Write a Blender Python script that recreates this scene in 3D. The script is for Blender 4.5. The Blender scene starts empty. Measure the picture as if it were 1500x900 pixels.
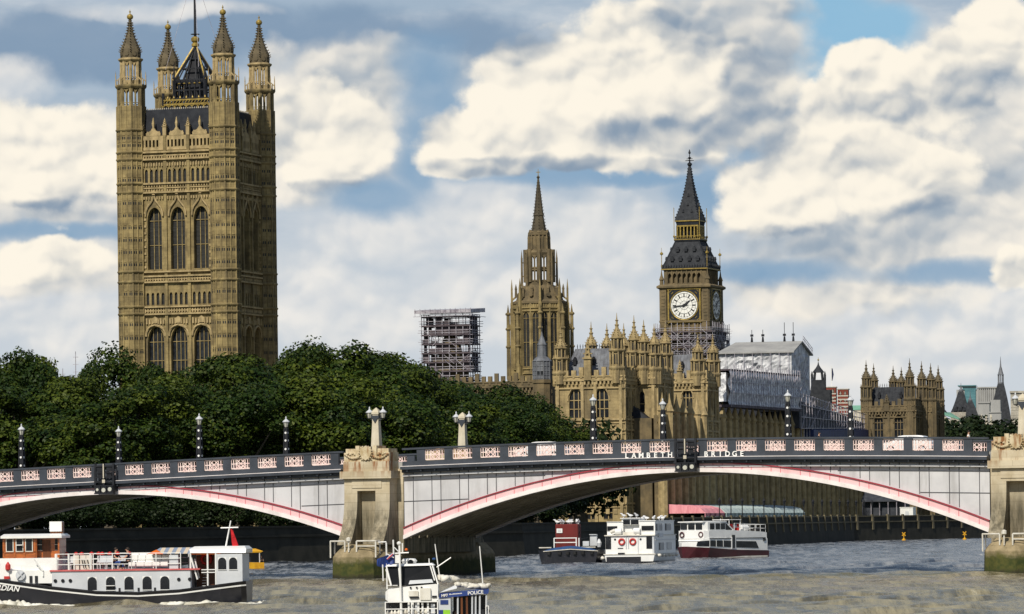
import bpy, bmesh, math, random
from mathutils import Matrix, Vector, noise
from math import sin, cos, pi, radians, sqrt, atan2

random.seed(7)
S = bpy.context.scene
COL = S.collection

# ------------------------------------------------------------------ camera
F = 6545.0            # focal length in pixels of a 1500 px wide picture
CAM_H = 4.78          # eye height above the river
HZ = 766.0            # horizon row
ROLL = radians(0.72)
cam = bpy.data.cameras.new('camera')
cam.sensor_width = 36.0
cam.lens = 36.0 * F / 1500.0
cam.shift_y = (HZ - 450.0) / 1500.0
cam.clip_start = 1.0
cam.clip_end = 30000.0
cam_o = bpy.data.objects.new('camera', cam)
COL.objects.link(cam_o)
cam_o.matrix_world = Matrix.Translation((0, 0, CAM_H)) @ Matrix.Rotation(pi / 2, 4, 'X') @ Matrix.Rotation(-ROLL, 4, 'Z')
S.camera = cam_o

def at(px, py, Y):
    """world point at distance Y seen at picture point px, py"""
    dx, dy = px - 750.0, py - HZ
    dx, dy = dx * cos(ROLL) - dy * sin(ROLL), dy * cos(ROLL) + dx * sin(ROLL)
    return Vector((dx * Y / F, Y, CAM_H - dy * Y / F))

# ------------------------------------------------------------------ exposure
S.view_settings.view_transform = 'Standard'
S.view_settings.look = 'None'
S.view_settings.exposure = 0.0
S.view_settings.gamma = 1.0
S.view_settings.use_curve_mapping = False

# ------------------------------------------------------------------ sun and sky
SUN_EL = radians(43)
sun_h = Vector((-0.38, -0.925, 0)).normalized()          # horizontal direction towards the sun
to_sun = Vector((sun_h.x * cos(SUN_EL), sun_h.y * cos(SUN_EL), sin(SUN_EL)))
sun = bpy.data.lights.new('sun', 'SUN')
sun.energy = 4.6
sun.angle = radians(0.5)
sun.color = (1.0, 0.93, 0.80)
sun_o = bpy.data.objects.new('sun', sun)
COL.objects.link(sun_o)
sun_o.rotation_euler = (-to_sun).to_track_quat('-Z', 'Y').to_euler()

W = bpy.data.worlds.new("World")
S.world = W
W.use_nodes = True
NT = W.node_tree
for n in list(NT.nodes):
    NT.nodes.remove(n)

class G:
    """small node-graph helper"""
    def __init__(s, nt): s.nt = nt
    def n(s, t, **kw):
        o = s.nt.nodes.new(t)
        for k, v in kw.items(): setattr(o, k, v)
        return o
    def put(s, sock, v):
        if isinstance(v, bpy.types.NodeSocket): s.nt.links.new(v, sock)
        elif v is not None: sock.default_value = v
    def m(s, op, a, b=None, c=None, clamp=False):
        o = s.n('ShaderNodeMath', operation=op); o.use_clamp = clamp
        s.put(o.inputs[0], a); s.put(o.inputs[1], b); s.put(o.inputs[2], c)
        return o.outputs[0]
    def mix(s, f, a, b, blend='MIX'):
        o = s.n('ShaderNodeMix', data_type='RGBA', blend_type=blend)
        s.put(o.inputs[0], f); s.put(o.inputs[6], a if isinstance(a, bpy.types.NodeSocket) else (*a, 1)); s.put(o.inputs[7], b if isinstance(b, bpy.types.NodeSocket) else (*b, 1))
        return o.outputs[2]
    def step(s, v, lo, hi):
        o = s.n('ShaderNodeMapRange', interpolation_type='SMOOTHSTEP')
        s.put(o.inputs[0], v); o.inputs[1].default_value = lo; o.inputs[2].default_value = hi
        return o.outputs[0]
    def noise(s, vec, scale, detail=4, rough=0.5, dist=0.0, typ=None):
        o = s.n('ShaderNodeTexNoise')
        if typ: o.noise_type = typ
        s.put(o.inputs['Vector'], vec); o.inputs['Scale'].default_value = scale
        o.inputs['Detail'].default_value = detail; o.inputs['Roughness'].default_value = rough; o.inputs['Distortion'].default_value = dist
        return o.outputs[0]
    def xyz(s, x, y, z):
        o = s.n('ShaderNodeCombineXYZ'); s.put(o.inputs[0], x); s.put(o.inputs[1], y); s.put(o.inputs[2], z)
        return o.outputs[0]

def build_sky():
    g = G(NT)
    tc = g.n('ShaderNodeTexCoord').outputs['Generated']
    sp = g.n('ShaderNodeSeparateXYZ'); g.put(sp.inputs[0], tc)
    # bearing and elevation of the sky direction, in hundredths of a radian-ish units
    ya = g.m('MAXIMUM', g.m('ABSOLUTE', sp.outputs[1]), 0.02)
    U = g.m('MULTIPLY', g.m('DIVIDE', sp.outputs[0], ya), F / 100)      # 1 unit = 100 px of the photo
    V = g.m('MULTIPLY', g.m('DIVIDE', sp.outputs[2], ya), F / 100)
    P = g.xyz(U, V, 0.0)
    wx = g.m('SUBTRACT', g.noise(P, 0.55, 5, 0.55), 0.5)
    P2 = g.xyz(g.m('ADD', U, 7.3), g.m('ADD', V, 3.1), 2.0)
    wy = g.m('SUBTRACT', g.noise(P2, 0.55, 5, 0.55), 0.5)
    Ux = g.m('ADD', U, g.m('MULTIPLY', wx, 0.95))
    Vy = g.m('ADD', V, g.m('MULTIPLY', wy, 0.7))
    def px(x, y): return (x - 750) / 100.0, (HZ - y) / 100.0
    def blob(x, y, rx, ry, w=1.0, warped=True):
        cx, cy = px(x, y)
        a = g.m('MULTIPLY', g.m('SUBTRACT', Ux if warped else U, cx), 100.0 / rx)
        b = g.m('MULTIPLY', g.m('SUBTRACT', Vy if warped else V, cy), 100.0 / ry)
        r = g.m('ADD', g.m('MULTIPLY', a, a), g.m('MULTIPLY', b, b))
        return g.m('MULTIPLY', g.m('SUBTRACT', 1.0, r), w)
    def union(L, soft=0.0):
        v = blob(*L[0])
        for b in L[1:]:
            o = g.n('ShaderNodeMath', operation='SMOOTH_MAX'); g.put(o.inputs[0], v); g.put(o.inputs[1], blob(*b)); o.inputs[2].default_value = 0.35
            v = o.outputs[0]
        return v
    edge = g.m('SUBTRACT', g.noise(P, 1.5, 8, 0.60), 0.5)
    fine = g.m('SUBTRACT', g.noise(P2, 4.0, 6, 0.60), 0.5)
    def vor(ox, oy, sc_, z_):
        o = g.n('ShaderNodeTexVoronoi', feature='SMOOTH_F1'); o.inputs['Scale'].default_value = sc_; o.inputs['Smoothness'].default_value = 0.35
        g.put(o.inputs['Vector'], g.xyz(g.m('ADD', Ux, ox), g.m('MULTIPLY', g.m('ADD', Vy, oy), 1.25), z_))
        return o.outputs['Distance']
    p1, p2 = vor(0, 0, 1.25, 1.0), vor(0, 0, 3.1, 2.0)
    puff = g.m('SUBTRACT', 0.5, g.m('ADD', g.m('MULTIPLY', p1, 0.7), g.m('MULTIPLY', p2, 0.35)))
    def field(L, amt, lo, hi):
        return g.step(g.m('ADD', g.m('ADD', union(L), g.m('MULTIPLY', edge, amt * 0.75)), g.m('ADD', g.m('MULTIPLY', fine, amt * 0.30), g.m('MULTIPLY', puff, amt * 0.9))), lo, hi)
    # billow relief: the same cloud field sampled a little towards the sun (up and left)
    def bil(ox, oy, sc_, z_):
        return g.noise(g.xyz(g.m('ADD', Ux, ox), g.m('ADD', Vy, oy), z_), sc_, 3.5, 0.5)
    rel = g.m('ADD', g.m('SUBTRACT', bil(0, 0, 0.8, 5.0), bil(-0.16, 0.30, 0.8, 5.0)), g.m('MULTIPLY', g.m('SUBTRACT', bil(0, 0, 2.6, 8.0), bil(-0.06, 0.12, 2.6, 8.0)), 0.30))
    rel = g.m('ADD', g.m('MULTIPLY', rel, 0.75), g.m('ADD', g.m('MULTIPLY', g.m('SUBTRACT', vor(-0.12, 0.22, 1.25, 1.0), p1), 0.50), g.m('MULTIPLY', g.m('SUBTRACT', vor(-0.05, 0.09, 3.1, 2.0), p2), 0.30)))
    # pale veil near the horizon, slate blue above
    el = g.step(V, 1.5, 7.4)
    veil = g.mix(el, (0.60, 0.65, 0.70), (0.36, 0.46, 0.57))
    stre = g.noise(g.xyz(g.m('MULTIPLY', U, 0.30), V, 9.0), 1.0, 6, 0.58)
    veil = g.mix(g.m('MULTIPLY', g.step(stre, 0.42, 0.72), 0.8), veil, (0.62, 0.66, 0.70))
    # dark slate decks and the blue gaps
    deckd = field([(150, 60, 330, 55), (420, 45, 280, 45), (640, 60, 190, 45), (1150, 110, 70, 90), (120, 95, 260, 26)], 0.9, -0.5, 0.8)
    veil = g.mix(g.m('MULTIPLY', deckd, 0.9), veil, (0.22, 0.32, 0.45))
    blue = field([(1215, 40, 105, 65), (1310, 60, 75, 45), (1185, 110, 50, 50)], 0.7, -0.4, 0.7)
    veil = g.mix(g.m('MULTIPLY', blue, 0.9), veil, (0.26, 0.50, 0.70))
    # soft low cloud
    lowd = field([(560, 340, 130, 45), (690, 310, 150, 70), (880, 345, 150, 60), (1330, 500, 140, 45), (1310, 385, 90, 20), (1160, 470, 140, 40), (430, 430, 170, 70), (720, 440, 240, 60), (60, 420, 130, 80), (1480, 470, 80, 60), (1260, 560, 200, 40), (150, 490, 130, 40), (560, 480, 160, 40), (1060, 480, 120, 40), (250, 12, 160, 16), (30, 120, 60, 40)], 1.2, -0.5, 1.0)
    lowl = g.m('ADD', 0.72, g.m('MULTIPLY', rel, 1.6), clamp=True)
    veil = g.mix(g.m('MULTIPLY', lowd, 0.85), veil, g.mix(lowl, (0.52, 0.58, 0.65), (0.88, 0.85, 0.80)))
    # soft edged heaps behind
    midd = field([(500, 170, 150, 120), (470, 250, 110, 60), (560, 110, 160, 60), (1060, 70, 150, 110), (1110, 190, 60, 60), (1420, 170, 150, 130), (1290, 340, 210, 130), (1180, 420, 130, 50), (80, 250, 190, 110), (90, 385, 120, 45), (1460, 330, 100, 90)], 1.0, -0.35, 0.55)
    ms = field([(540, 270, 100, 22), (1090, 120, 110, 90), (1400, 230, 130, 60), (1200, 390, 160, 50), (1330, 340, 150, 50), (120, 325, 170, 24), (1050, 40, 140, 60), (1460, 90, 60, 60), (590, 100, 150, 60)], 0.9, -0.7, 0.8)
    ml = g.m('ADD', g.m('ADD', 0.60, g.m('MULTIPLY', rel, 1.6)), g.m('MULTIPLY', ms, -0.42))
    ml = g.step(ml, -0.45, 1.05)
    front = g.mix(midd, veil, g.mix(ml, (0.30, 0.38, 0.47), (0.93, 0.87, 0.77)))
    cleard = field([(565, 290, 85, 34), (610, 215, 34, 70), (880, 255, 250, 22), (1100, 215, 60, 60), (640, 120, 60, 90), (620, 240, 36, 80), (90, 332, 190, 14), (1060, 285, 80, 45), (1150, 405, 130, 22), (1400, 405, 110, 20)], 0.9, -0.55, 0.95)
    front = g.mix(g.m('MULTIPLY', cleard, 0.85), front, (0.22, 0.37, 0.54))
    # crisp bright heads in front
    cumd = field([(70, 225, 150, 95), (490, 195, 110, 90), (700, 205, 92, 52), (800, 150, 125, 100), (940, 125, 195, 125), (1040, 150, 115, 105), (700, 215, 110, 50), (1268, 110, 85, 46), (1400, 130, 85, 80), (1480, 70, 75, 75), (1250, 235, 165, 85), (1140, 290, 100, 70), (1330, 265, 120, 75), (1250, 160, 90, 50), (860, 220, 230, 34), (80, 375, 95, 34), (1490, 400, 40, 36)], 0.95, -0.05, 0.36)
    cs = field([(150, 305, 170, 24), (880, 246, 260, 20), (1110, 170, 50, 100), (1060, 40, 100, 50), (1285, 165, 90, 22), (1190, 365, 130, 30), (1380, 330, 110, 30), (1440, 140, 60, 40), (1000, 200, 110, 30), (770, 70, 60, 30), (500, 280, 120, 20), (700, 240, 80, 14)], 0.8, -0.6, 0.7)
    lit = g.m('ADD', g.m('ADD', 0.76, g.m('MULTIPLY', rel, 2.0)), g.m('MULTIPLY', cs, -0.72))
    lit = g.step(lit, -0.45, 1.05)
    front = g.mix(cumd, front, g.mix(lit, (0.25, 0.33, 0.43), (0.99, 0.92, 0.79)))
    sky = g.n('ShaderNodeTexSky', sky_type='NISHITA')
    sky.sun_disc = False
    sky.sun_elevation = SUN_EL
    sky.sun_rotation = atan2(sun_h.x, sun_h.y)
    sky.air_density = 1.0; sky.dust_density = 0.5; sky.ozone_density = 1.4
    ST = 0.08
    def sc(col):   # a radiance given at background strength 1
        o = g.n('ShaderNodeVectorMath', operation='SCALE'); g.put(o.inputs[0], col); o.inputs[3].default_value = 1 / ST
        return o.outputs[0]
    # everywhere else: unseen cumulus, made sparse and dim to lower the fill light
    far = g.noise(tc, 2.6, 6, 0.58)
    fard = g.step(far, 0.55, 0.64)
    other = g.mix(fard, sky.outputs[0], sc(g.mix(g.step(far, 0.58, 0.74), (0.62, 0.61, 0.58), (0.30, 0.34, 0.40))))
    inside = g.m('MULTIPLY', g.step(sp.outputs[1], 0.3, 0.7), g.m('SUBTRACT', 1.0, g.step(V, 11.0, 18.0)))
    col = g.mix(inside, other, sc(front))
    W.cycles.sampling_method = 'MANUAL'; W.cycles.sample_map_resolution = 512
    bg = g.n('ShaderNodeBackground'); g.put(bg.inputs[0], col); bg.inputs[1].default_value = ST
    out = g.n('ShaderNodeOutputWorld'); NT.links.new(bg.outputs[0], out.inputs[0])
build_sky()

# ------------------------------------------------------------------ materials
def mat(name, c1, c2=None, scale=1.0, rough=0.8, bump=0.0, spec=0.3, metal=0.0, detail=5, stretch=(1, 1, 1), lo=0.35, hi=0.68, extra=None, rnd=0.0, coat=0.0):
    m = bpy.data.materials.new(name); m.use_nodes = True
    nt = m.node_tree; g = G(nt); b = nt.nodes['Principled BSDF']
    b.inputs['Roughness'].default_value = rough
    b.inputs['Specular IOR Level'].default_value = spec
    b.inputs['Metallic'].default_value = metal
    if coat: b.inputs['Coat Weight'].default_value = coat
    if c2 is None: c2 = tuple(x * 0.8 for x in c1)
    co = g.n('ShaderNodeTexCoord').outputs['Object']
    mp = g.n('ShaderNodeMapping'); g.put(mp.inputs[0], co); mp.inputs[3].default_value = stretch
    v = mp.outputs[0]
    nz = g.noise(v, scale, detail, 0.6)
    col = g.mix(g.step(nz, lo, hi), c1, c2)
    if rnd:
        oi = g.n('ShaderNodeObjectInfo').outputs['Random']
        col = g.mix(g.m('MULTIPLY', oi, rnd), col, g.mix(0.5, c2, c2))
    if extra: col = extra(g, co, col)
    g.put(b.inputs['Base Color'], col)
    if bump:
        bn = g.n('ShaderNodeBump'); bn.inputs['Strength'].default_value = bump; bn.inputs['Distance'].default_value = 0.05
        g.put(bn.inputs['Height'], g.noise(v, scale * 3, 4, 0.6)); nt.links.new(bn.outputs[0], b.inputs['Normal'])
    return m

def soot(amount=0.6, sc=0.35, dark=(0.06, 0.05, 0.035)):
    """streaky weathering running down stone"""
    def f(g, co, col):
        mp = g.n('ShaderNodeMapping'); g.put(mp.inputs[0], co); mp.inputs[3].default_value = (1.6, 1.6, 0.22)
        nz = g.noise(mp.outputs[0], sc, 6, 0.65)
        return g.mix(g.m('MULTIPLY', g.step(nz, 0.46, 0.72), amount), col, dark)
    return f

def courses(sx=1.2, sz=0.45, dark=(0.10, 0.09, 0.07), amt=0.5, then=None):
    """ashlar joints on stone laid in courses"""
    def f(g, co, col):
        br = g.n('ShaderNodeTexBrick')
        sp = g.n('ShaderNodeSeparateXYZ'); g.put(sp.inputs[0], co)
        g.put(br.inputs['Vector'], g.xyz(g.m('ADD', sp.outputs[0], g.m('MULTIPLY', sp.outputs[1], 0.7)), sp.outputs[2], 0.0))
        br.inputs['Scale'].default_value = 1.0; br.inputs['Brick Width'].default_value = sx; br.inputs['Row Height'].default_value = sz
        br.inputs['Mortar Size'].default_value = 0.02; br.inputs['Color1'].default_value = (1, 1, 1, 1); br.inputs['Color2'].default_value = (0.78, 0.78, 0.78, 1); br.inputs['Mortar'].default_value = (0.35, 0.33, 0.3, 1)
        c = g.mix(amt, col, br.outputs[0], 'MULTIPLY')
        return then(g, co, c) if then else c
    return f

def rust(g, co, col):
    mp = g.n('ShaderNodeMapping'); g.put(mp.inputs[0], co); mp.inputs[3].default_value = (2.2, 2.2, 0.3)
    nz = g.noise(mp.outputs[0], 0.8, 4, 0.6)
    sp = g.n('ShaderNodeSeparateXYZ'); g.put(sp.inputs[0], co)
    up = g.step(sp.outputs[2], 8.6, 10.2)
    c = g.mix(g.m('MULTIPLY', g.m('MULTIPLY', g.step(nz, 0.49, 0.62), up), 0.9), col, (0.22, 0.085, 0.025))
    nz2 = g.noise(mp.outputs[0], 0.9, 7, 0.7)
    dn = g.m('SUBTRACT', 1.0, g.step(sp.outputs[2], 5.0, 8.2))
    return g.mix(g.m('MULTIPLY', g.m('MULTIPLY', g.step(nz2, 0.10, 0.72), dn), 0.95), c, (0.060, 0.054, 0.036))

def moss(g, co, col):
    sp = g.n('ShaderNodeSeparateXYZ'); g.put(sp.inputs[0], co)
    nz = g.noise(co, 1.3, 6, 0.65)
    z = g.m('ADD', sp.outputs[2], g.m('MULTIPLY', g.m('SUBTRACT', nz, 0.5), 1.6))
    c = g.mix(g.m('SUBTRACT', 1.0, g.step(z, 1.3, 2.0)), col, g.mix(g.step(nz, 0.4, 0.65), (0.075, 0.075, 0.018), (0.03, 0.042, 0.010)))
    return g.mix(g.m('SUBTRACT', 1.0, g.step(z, 0.1, 0.55)), c, (0.03, 0.028, 0.015))

M = {}
M['stone'] = mat('golden_limestone', (0.375, 0.288, 0.142), (0.235, 0.180, 0.092), 0.5, 0.9, 0.3, extra=courses(1.3, 0.6, amt=0.5, then=soot(0.75, 0.3)))
M['stone_dark'] = mat('sooty_shaded_limestone', (0.175, 0.132, 0.070), (0.095, 0.076, 0.045), 0.5, 0.9, 0.3, extra=soot(0.6))
M['stone_tower'] = mat('tower_limestone', (0.325, 0.250, 0.112), (0.165, 0.126, 0.060), 0.4, 0.9, 0.3, extra=courses(1.4, 0.7, amt=0.6, then=soot(0.8, 0.3)))  # joints and soot strengthened so the colour also carries recess shade
M['stone_cap'] = mat('weathered_cap_stone', (0.125, 0.100, 0.060), (0.075, 0.062, 0.04), 0.6, 0.9, 0.3)
M['stone_sooty'] = mat('blackened_stone', (0.085, 0.07, 0.045), (0.05, 0.042, 0.03), 0.6, 0.9, 0.3)
M['stone_trim'] = mat('carved_limestone', (0.42, 0.32, 0.165), (0.26, 0.20, 0.10), 0.9, 0.9, 0.2, extra=soot(0.5))
M['stone_grey'] = mat('grey_portland_stone', (0.42, 0.39, 0.33), (0.28, 0.26, 0.22), 0.3, 0.9, extra=soot(0.4))
M['glass'] = mat('dark_window_glass', (0.010, 0.011, 0.014), (0.026, 0.030, 0.036), 0.8, 0.22, spec=0.22)
M['louvre'] = mat('louvred_shutter', (0.012, 0.012, 0.012), (0.03, 0.03, 0.028), 1.5, 0.6, stretch=(0.3, 0.3, 2.5))
M['iron'] = mat('black_painted_iron', (0.012, 0.013, 0.017), (0.022, 0.024, 0.03), 1.0, 0.6, spec=0.2)
M['roof_iron'] = mat('dark_iron_roof', (0.016, 0.018, 0.024), (0.028, 0.031, 0.038), 0.8, 0.7, spec=0.15)
M['lead'] = mat('grey_lead_roof', (0.15, 0.16, 0.18), (0.09, 0.095, 0.11), 0.8, 0.6, extra=soot(0.4, 1.0))
M['slate'] = mat('dark_slate', (0.034, 0.037, 0.043), (0.018, 0.020, 0.025), 1.2, 0.75, spec=0.2)
M['gold'] = mat('gilded_metal', (0.36, 0.26, 0.065), (0.20, 0.14, 0.035), 2.0, 0.5, metal=0.3, spec=0.3)
M['glass_dark'] = mat('black_tinted_glass', (0.008, 0.009, 0.011), (0.014, 0.015, 0.018), 0.6, 0.35, spec=0.12)
M['dial'] = mat('white_opal_glass', (0.78, 0.78, 0.74), (0.68, 0.68, 0.65), 3.0, 0.3)
M['blackpaint'] = mat('black_gloss_paint', (0.010, 0.011, 0.014), (0.02, 0.02, 0.024), 1.5, 0.35, spec=0.5)
M['tube'] = mat('galvanised_scaffold_tube', (0.46, 0.44, 0.48), (0.22, 0.20, 0.24), 1.0, 0.5, metal=0.3)
M['plank'] = mat('dark_scaffold_board', (0.115, 0.095, 0.105), (0.05, 0.04, 0.05), 0.6, 0.9)
M['sheet'] = mat('grey_plastic_sheeting', (0.58, 0.59, 0.61), (0.30, 0.31, 0.34), 0.55, 0.55, 0.9, spec=0.35, detail=7)
M['sheet_lifted'] = mat('lightened_plastic_sheeting', (0.86, 0.87, 0.89), (0.34, 0.35, 0.38), 1.1, 0.7, 0.9, detail=8, lo=0.38, hi=0.60)  # plastic on the sunless side, lightened to offset shade; creases put in tone
M['netting'] = mat('black_debris_netting', (0.03, 0.034, 0.045), (0.055, 0.06, 0.072), 0.8, 0.8)
M['bluehoard'] = mat('blue_hoarding', (0.02, 0.035, 0.12), (0.012, 0.02, 0.07), 0.5, 0.6)
M['greypaint'] = mat('blue_grey_bridge_paint', (0.042, 0.050, 0.066), (0.028, 0.034, 0.045), 0.8, 0.5, spec=0.4)
M['spandrel'] = mat('pale_grey_bridge_paint', (0.57, 0.57, 0.59), (0.47, 0.47, 0.49), 0.25, 0.6, extra=soot(0.4, 0.5, (0.22, 0.21, 0.20)))
M['seam'] = mat('dark_plate_seam', (0.05, 0.052, 0.06), (0.08, 0.08, 0.09), 1.0, 0.6)
M['pinkrib'] = mat('pink_arch_paint', (0.80, 0.52, 0.53), (0.74, 0.43, 0.45), 0.5, 0.55, extra=soot(0.2, 0.6, (0.25, 0.12, 0.12)))
M['redrib'] = mat('crimson_arch_paint', (0.33, 0.035, 0.055), (0.26, 0.03, 0.045), 0.8, 0.55)
M['whiterib'] = mat('white_arch_paint', (0.78, 0.74, 0.73), (0.68, 0.62, 0.61), 0.6, 0.55, extra=soot(0.2, 0.6, (0.25, 0.2, 0.18)))
M['lattice'] = mat('pale_pink_lattice_paint', (0.82, 0.68, 0.63), (0.76, 0.54, 0.51), 2.0, 0.6)
M['soffit'] = mat('dusty_steel_beam', (0.34, 0.30, 0.22), (0.20, 0.175, 0.125), 0.5, 0.8)
M['pier'] = mat('pale_pier_stone', (0.56, 0.49, 0.36), (0.44, 0.37, 0.25), 0.6, 0.9, 0.3, extra=courses(2.2, 0.75, amt=0.45, then=rust))
M['obelisk'] = mat('pale_obelisk_stone', (0.58, 0.53, 0.42), (0.46, 0.41, 0.31), 0.9, 0.9, 0.3, extra=soot(0.3))
M['crest'] = mat('carved_pier_stone', (0.56, 0.48, 0.33), (0.38, 0.29, 0.16), 1.4, 0.9, 0.4, extra=rust)
M['moss'] = mat('mossy_pier_stone', (0.34, 0.27, 0.16), (0.20, 0.16, 0.09), 0.8, 0.9, 0.5, extra=courses(1.8, 0.6, amt=0.35, then=moss))
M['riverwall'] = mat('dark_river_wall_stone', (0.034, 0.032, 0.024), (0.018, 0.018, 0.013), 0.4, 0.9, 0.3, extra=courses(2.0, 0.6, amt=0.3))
M['terracestone'] = mat('terrace_parapet_stone', (0.16, 0.135, 0.08), (0.10, 0.085, 0.055), 0.5, 0.9)
M['asphalt'] = mat('asphalt', (0.05, 0.05, 0.052), (0.04, 0.04, 0.042), 0.6, 0.9)
M['lawn'] = mat('dark_lawn', (0.035, 0.055, 0.018), (0.05, 0.06, 0.028), 0.2, 0.95)  # grass in two dark greens
M['bark'] = mat('plane_tree_bark', (0.09, 0.075, 0.055), (0.05, 0.042, 0.032), 1.5, 0.95, 0.4)
M['white'] = mat('white_boat_paint', (0.78, 0.78, 0.76), (0.70, 0.70, 0.69), 0.8, 0.35, spec=0.5)
M['offwhite'] = mat('weathered_white_paint', (0.66, 0.64, 0.58), (0.50, 0.47, 0.40), 1.5, 0.5, spec=0.4)
M['greywhite'] = mat('pale_grey_boat_paint', (0.54, 0.56, 0.59), (0.47, 0.49, 0.52), 0.8, 0.4, spec=0.4)
M['hullblack'] = mat('black_hull_paint', (0.012, 0.013, 0.018), (0.022, 0.022, 0.028), 0.8, 0.3, spec=0.5)
M['maroon'] = mat('maroon_hull_paint', (0.065, 0.008, 0.013), (0.045, 0.007, 0.010), 0.8, 0.35, spec=0.5)
M['varnish'] = mat('varnished_teak', (0.42, 0.115, 0.020), (0.27, 0.07, 0.014), 1.4, 0.3, spec=0.5, stretch=(1, 1, 6), coat=0.4)
M['varnish_dark'] = mat('dark_teak_door', (0.13, 0.045, 0.016), (0.09, 0.03, 0.012), 1.4, 0.4, stretch=(4, 4, 0.5))
M['red'] = mat('red_paint', (0.50, 0.035, 0.03), (0.40, 0.03, 0.028), 1.5, 0.5)
M['deckred'] = mat('red_deck_paint', (0.55, 0.13, 0.13), (0.45, 0.09, 0.09), 1.5, 0.6)
M['orange'] = mat('orange_plastic', (0.75, 0.16, 0.02), (0.6, 0.12, 0.02), 1.5, 0.5)
M['yellow'] = mat('yellow_paint', (0.68, 0.38, 0.02), (0.52, 0.26, 0.02), 1.5, 0.5)
M['blue'] = mat('blue_paint', (0.018, 0.045, 0.20), (0.012, 0.03, 0.14), 1.0, 0.4, spec=0.5)
M['tarpblue'] = mat('blue_tarpaulin', (0.03, 0.09, 0.24), (0.02, 0.06, 0.17), 1.5, 0.6)
M['green'] = mat('lime_green_panel', (0.26, 0.55, 0.03), (0.22, 0.46, 0.03), 1.0, 0.5)
M['container'] = mat('red_container_steel', (0.17, 0.022, 0.02), (0.12, 0.018, 0.016), 0.9, 0.6)
M['canvaspink'] = mat('pink_marquee_canvas', (0.78, 0.34, 0.38), (0.62, 0.22, 0.26), 1.0, 0.8, stretch=(1, 3, 0.4))
M['canvasteal'] = mat('pale_teal_marquee_canvas', (0.46, 0.54, 0.53), (0.34, 0.41, 0.41), 1.0, 0.8, stretch=(1, 3, 0.4))
M['copper'] = mat('green_copper_roof', (0.17, 0.36, 0.27), (0.14, 0.30, 0.22), 0.5, 0.7)
M['brick'] = mat('red_brick', (0.20, 0.048, 0.032), (0.15, 0.038, 0.027), 1.5, 0.9)
M['band'] = mat('pale_stone_band', (0.50, 0.46, 0.40), (0.40, 0.37, 0.32), 1.0, 0.9)
M['concrete'] = mat('pale_concrete', (0.34, 0.34, 0.33), (0.25, 0.25, 0.25), 0.25, 0.9, stretch=(1, 1, 0.3))
M['teal'] = mat('teal_curtain_glass', (0.05, 0.15, 0.18), (0.09, 0.22, 0.25), 0.3, 0.15, spec=0.6, stretch=(1, 1, 4))
M['cream'] = mat('cream_stucco', (0.55, 0.50, 0.40), (0.46, 0.42, 0.34), 0.5, 0.9)
M['skin'] = mat('skin', (0.50, 0.30, 0.21), (0.45, 0.26, 0.18), 4.0, 0.6)
M['navy'] = mat('navy_cloth', (0.012, 0.016, 0.045), (0.02, 0.025, 0.06), 4.0, 0.9)
M['bluecloth'] = mat('blue_denim', (0.04, 0.09, 0.30), (0.03, 0.06, 0.2), 4.0, 0.9)
M['darkcloth'] = mat('black_cloth', (0.012, 0.012, 0.014), (0.02, 0.02, 0.022), 4.0, 0.9)
M['whitecloth'] = mat('white_cloth', (0.78, 0.76, 0.72), (0.66, 0.64, 0.6), 4.0, 0.9)
M['redcloth'] = mat('red_cloth', (0.55, 0.02, 0.025), (0.42, 0.015, 0.02), 3.0, 0.85)
M['hair'] = mat('dark_hair', (0.02, 0.014, 0.01), (0.035, 0.024, 0.016), 8.0, 0.6)
M['carwhite'] = mat('white_car_paint', (0.76, 0.76, 0.76), (0.72, 0.72, 0.72), 1.0, 0.2, spec=0.6, coat=0.6)
M['lampglass'] = mat('frosted_lamp_glass', (0.50, 0.50, 0.44), (0.40, 0.40, 0.35), 3.0, 0.25, spec=0.5)
M['gull'] = mat('white_feathers', (0.78, 0.78, 0.78), (0.6, 0.6, 0.62), 3.0, 0.8)
M['foam'] = mat('white_water_foam', (0.72, 0.71, 0.64), (0.42, 0.40, 0.32), 1.2, 0.7, 0.4)
M['tyre'] = mat('black_rubber', (0.015, 0.015, 0.016), (0.025, 0.025, 0.026), 2.0, 0.8)

def striped(name, cols, period, axis):
    m = bpy.data.materials.new(name); m.use_nodes = True
    g = G(m.node_tree); b = m.node_tree.nodes['Principled BSDF']; b.inputs['Roughness'].default_value = 0.8
    sp = g.n('ShaderNodeSeparateXYZ'); g.put(sp.inputs[0], g.n('ShaderNodeTexCoord').outputs['Object'])
    fr = g.m('FRACT', g.m('DIVIDE', sp.outputs[axis], period))
    g.put(b.inputs['Base Color'], g.mix(g.m('GREATER_THAN', fr, 0.5), cols[0], cols[1]))
    return m
M['awning'] = striped('striped_awning_canvas', ((0.60, 0.50, 0.38), (0.22, 0.27, 0.36)), 0.5, 0)

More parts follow.
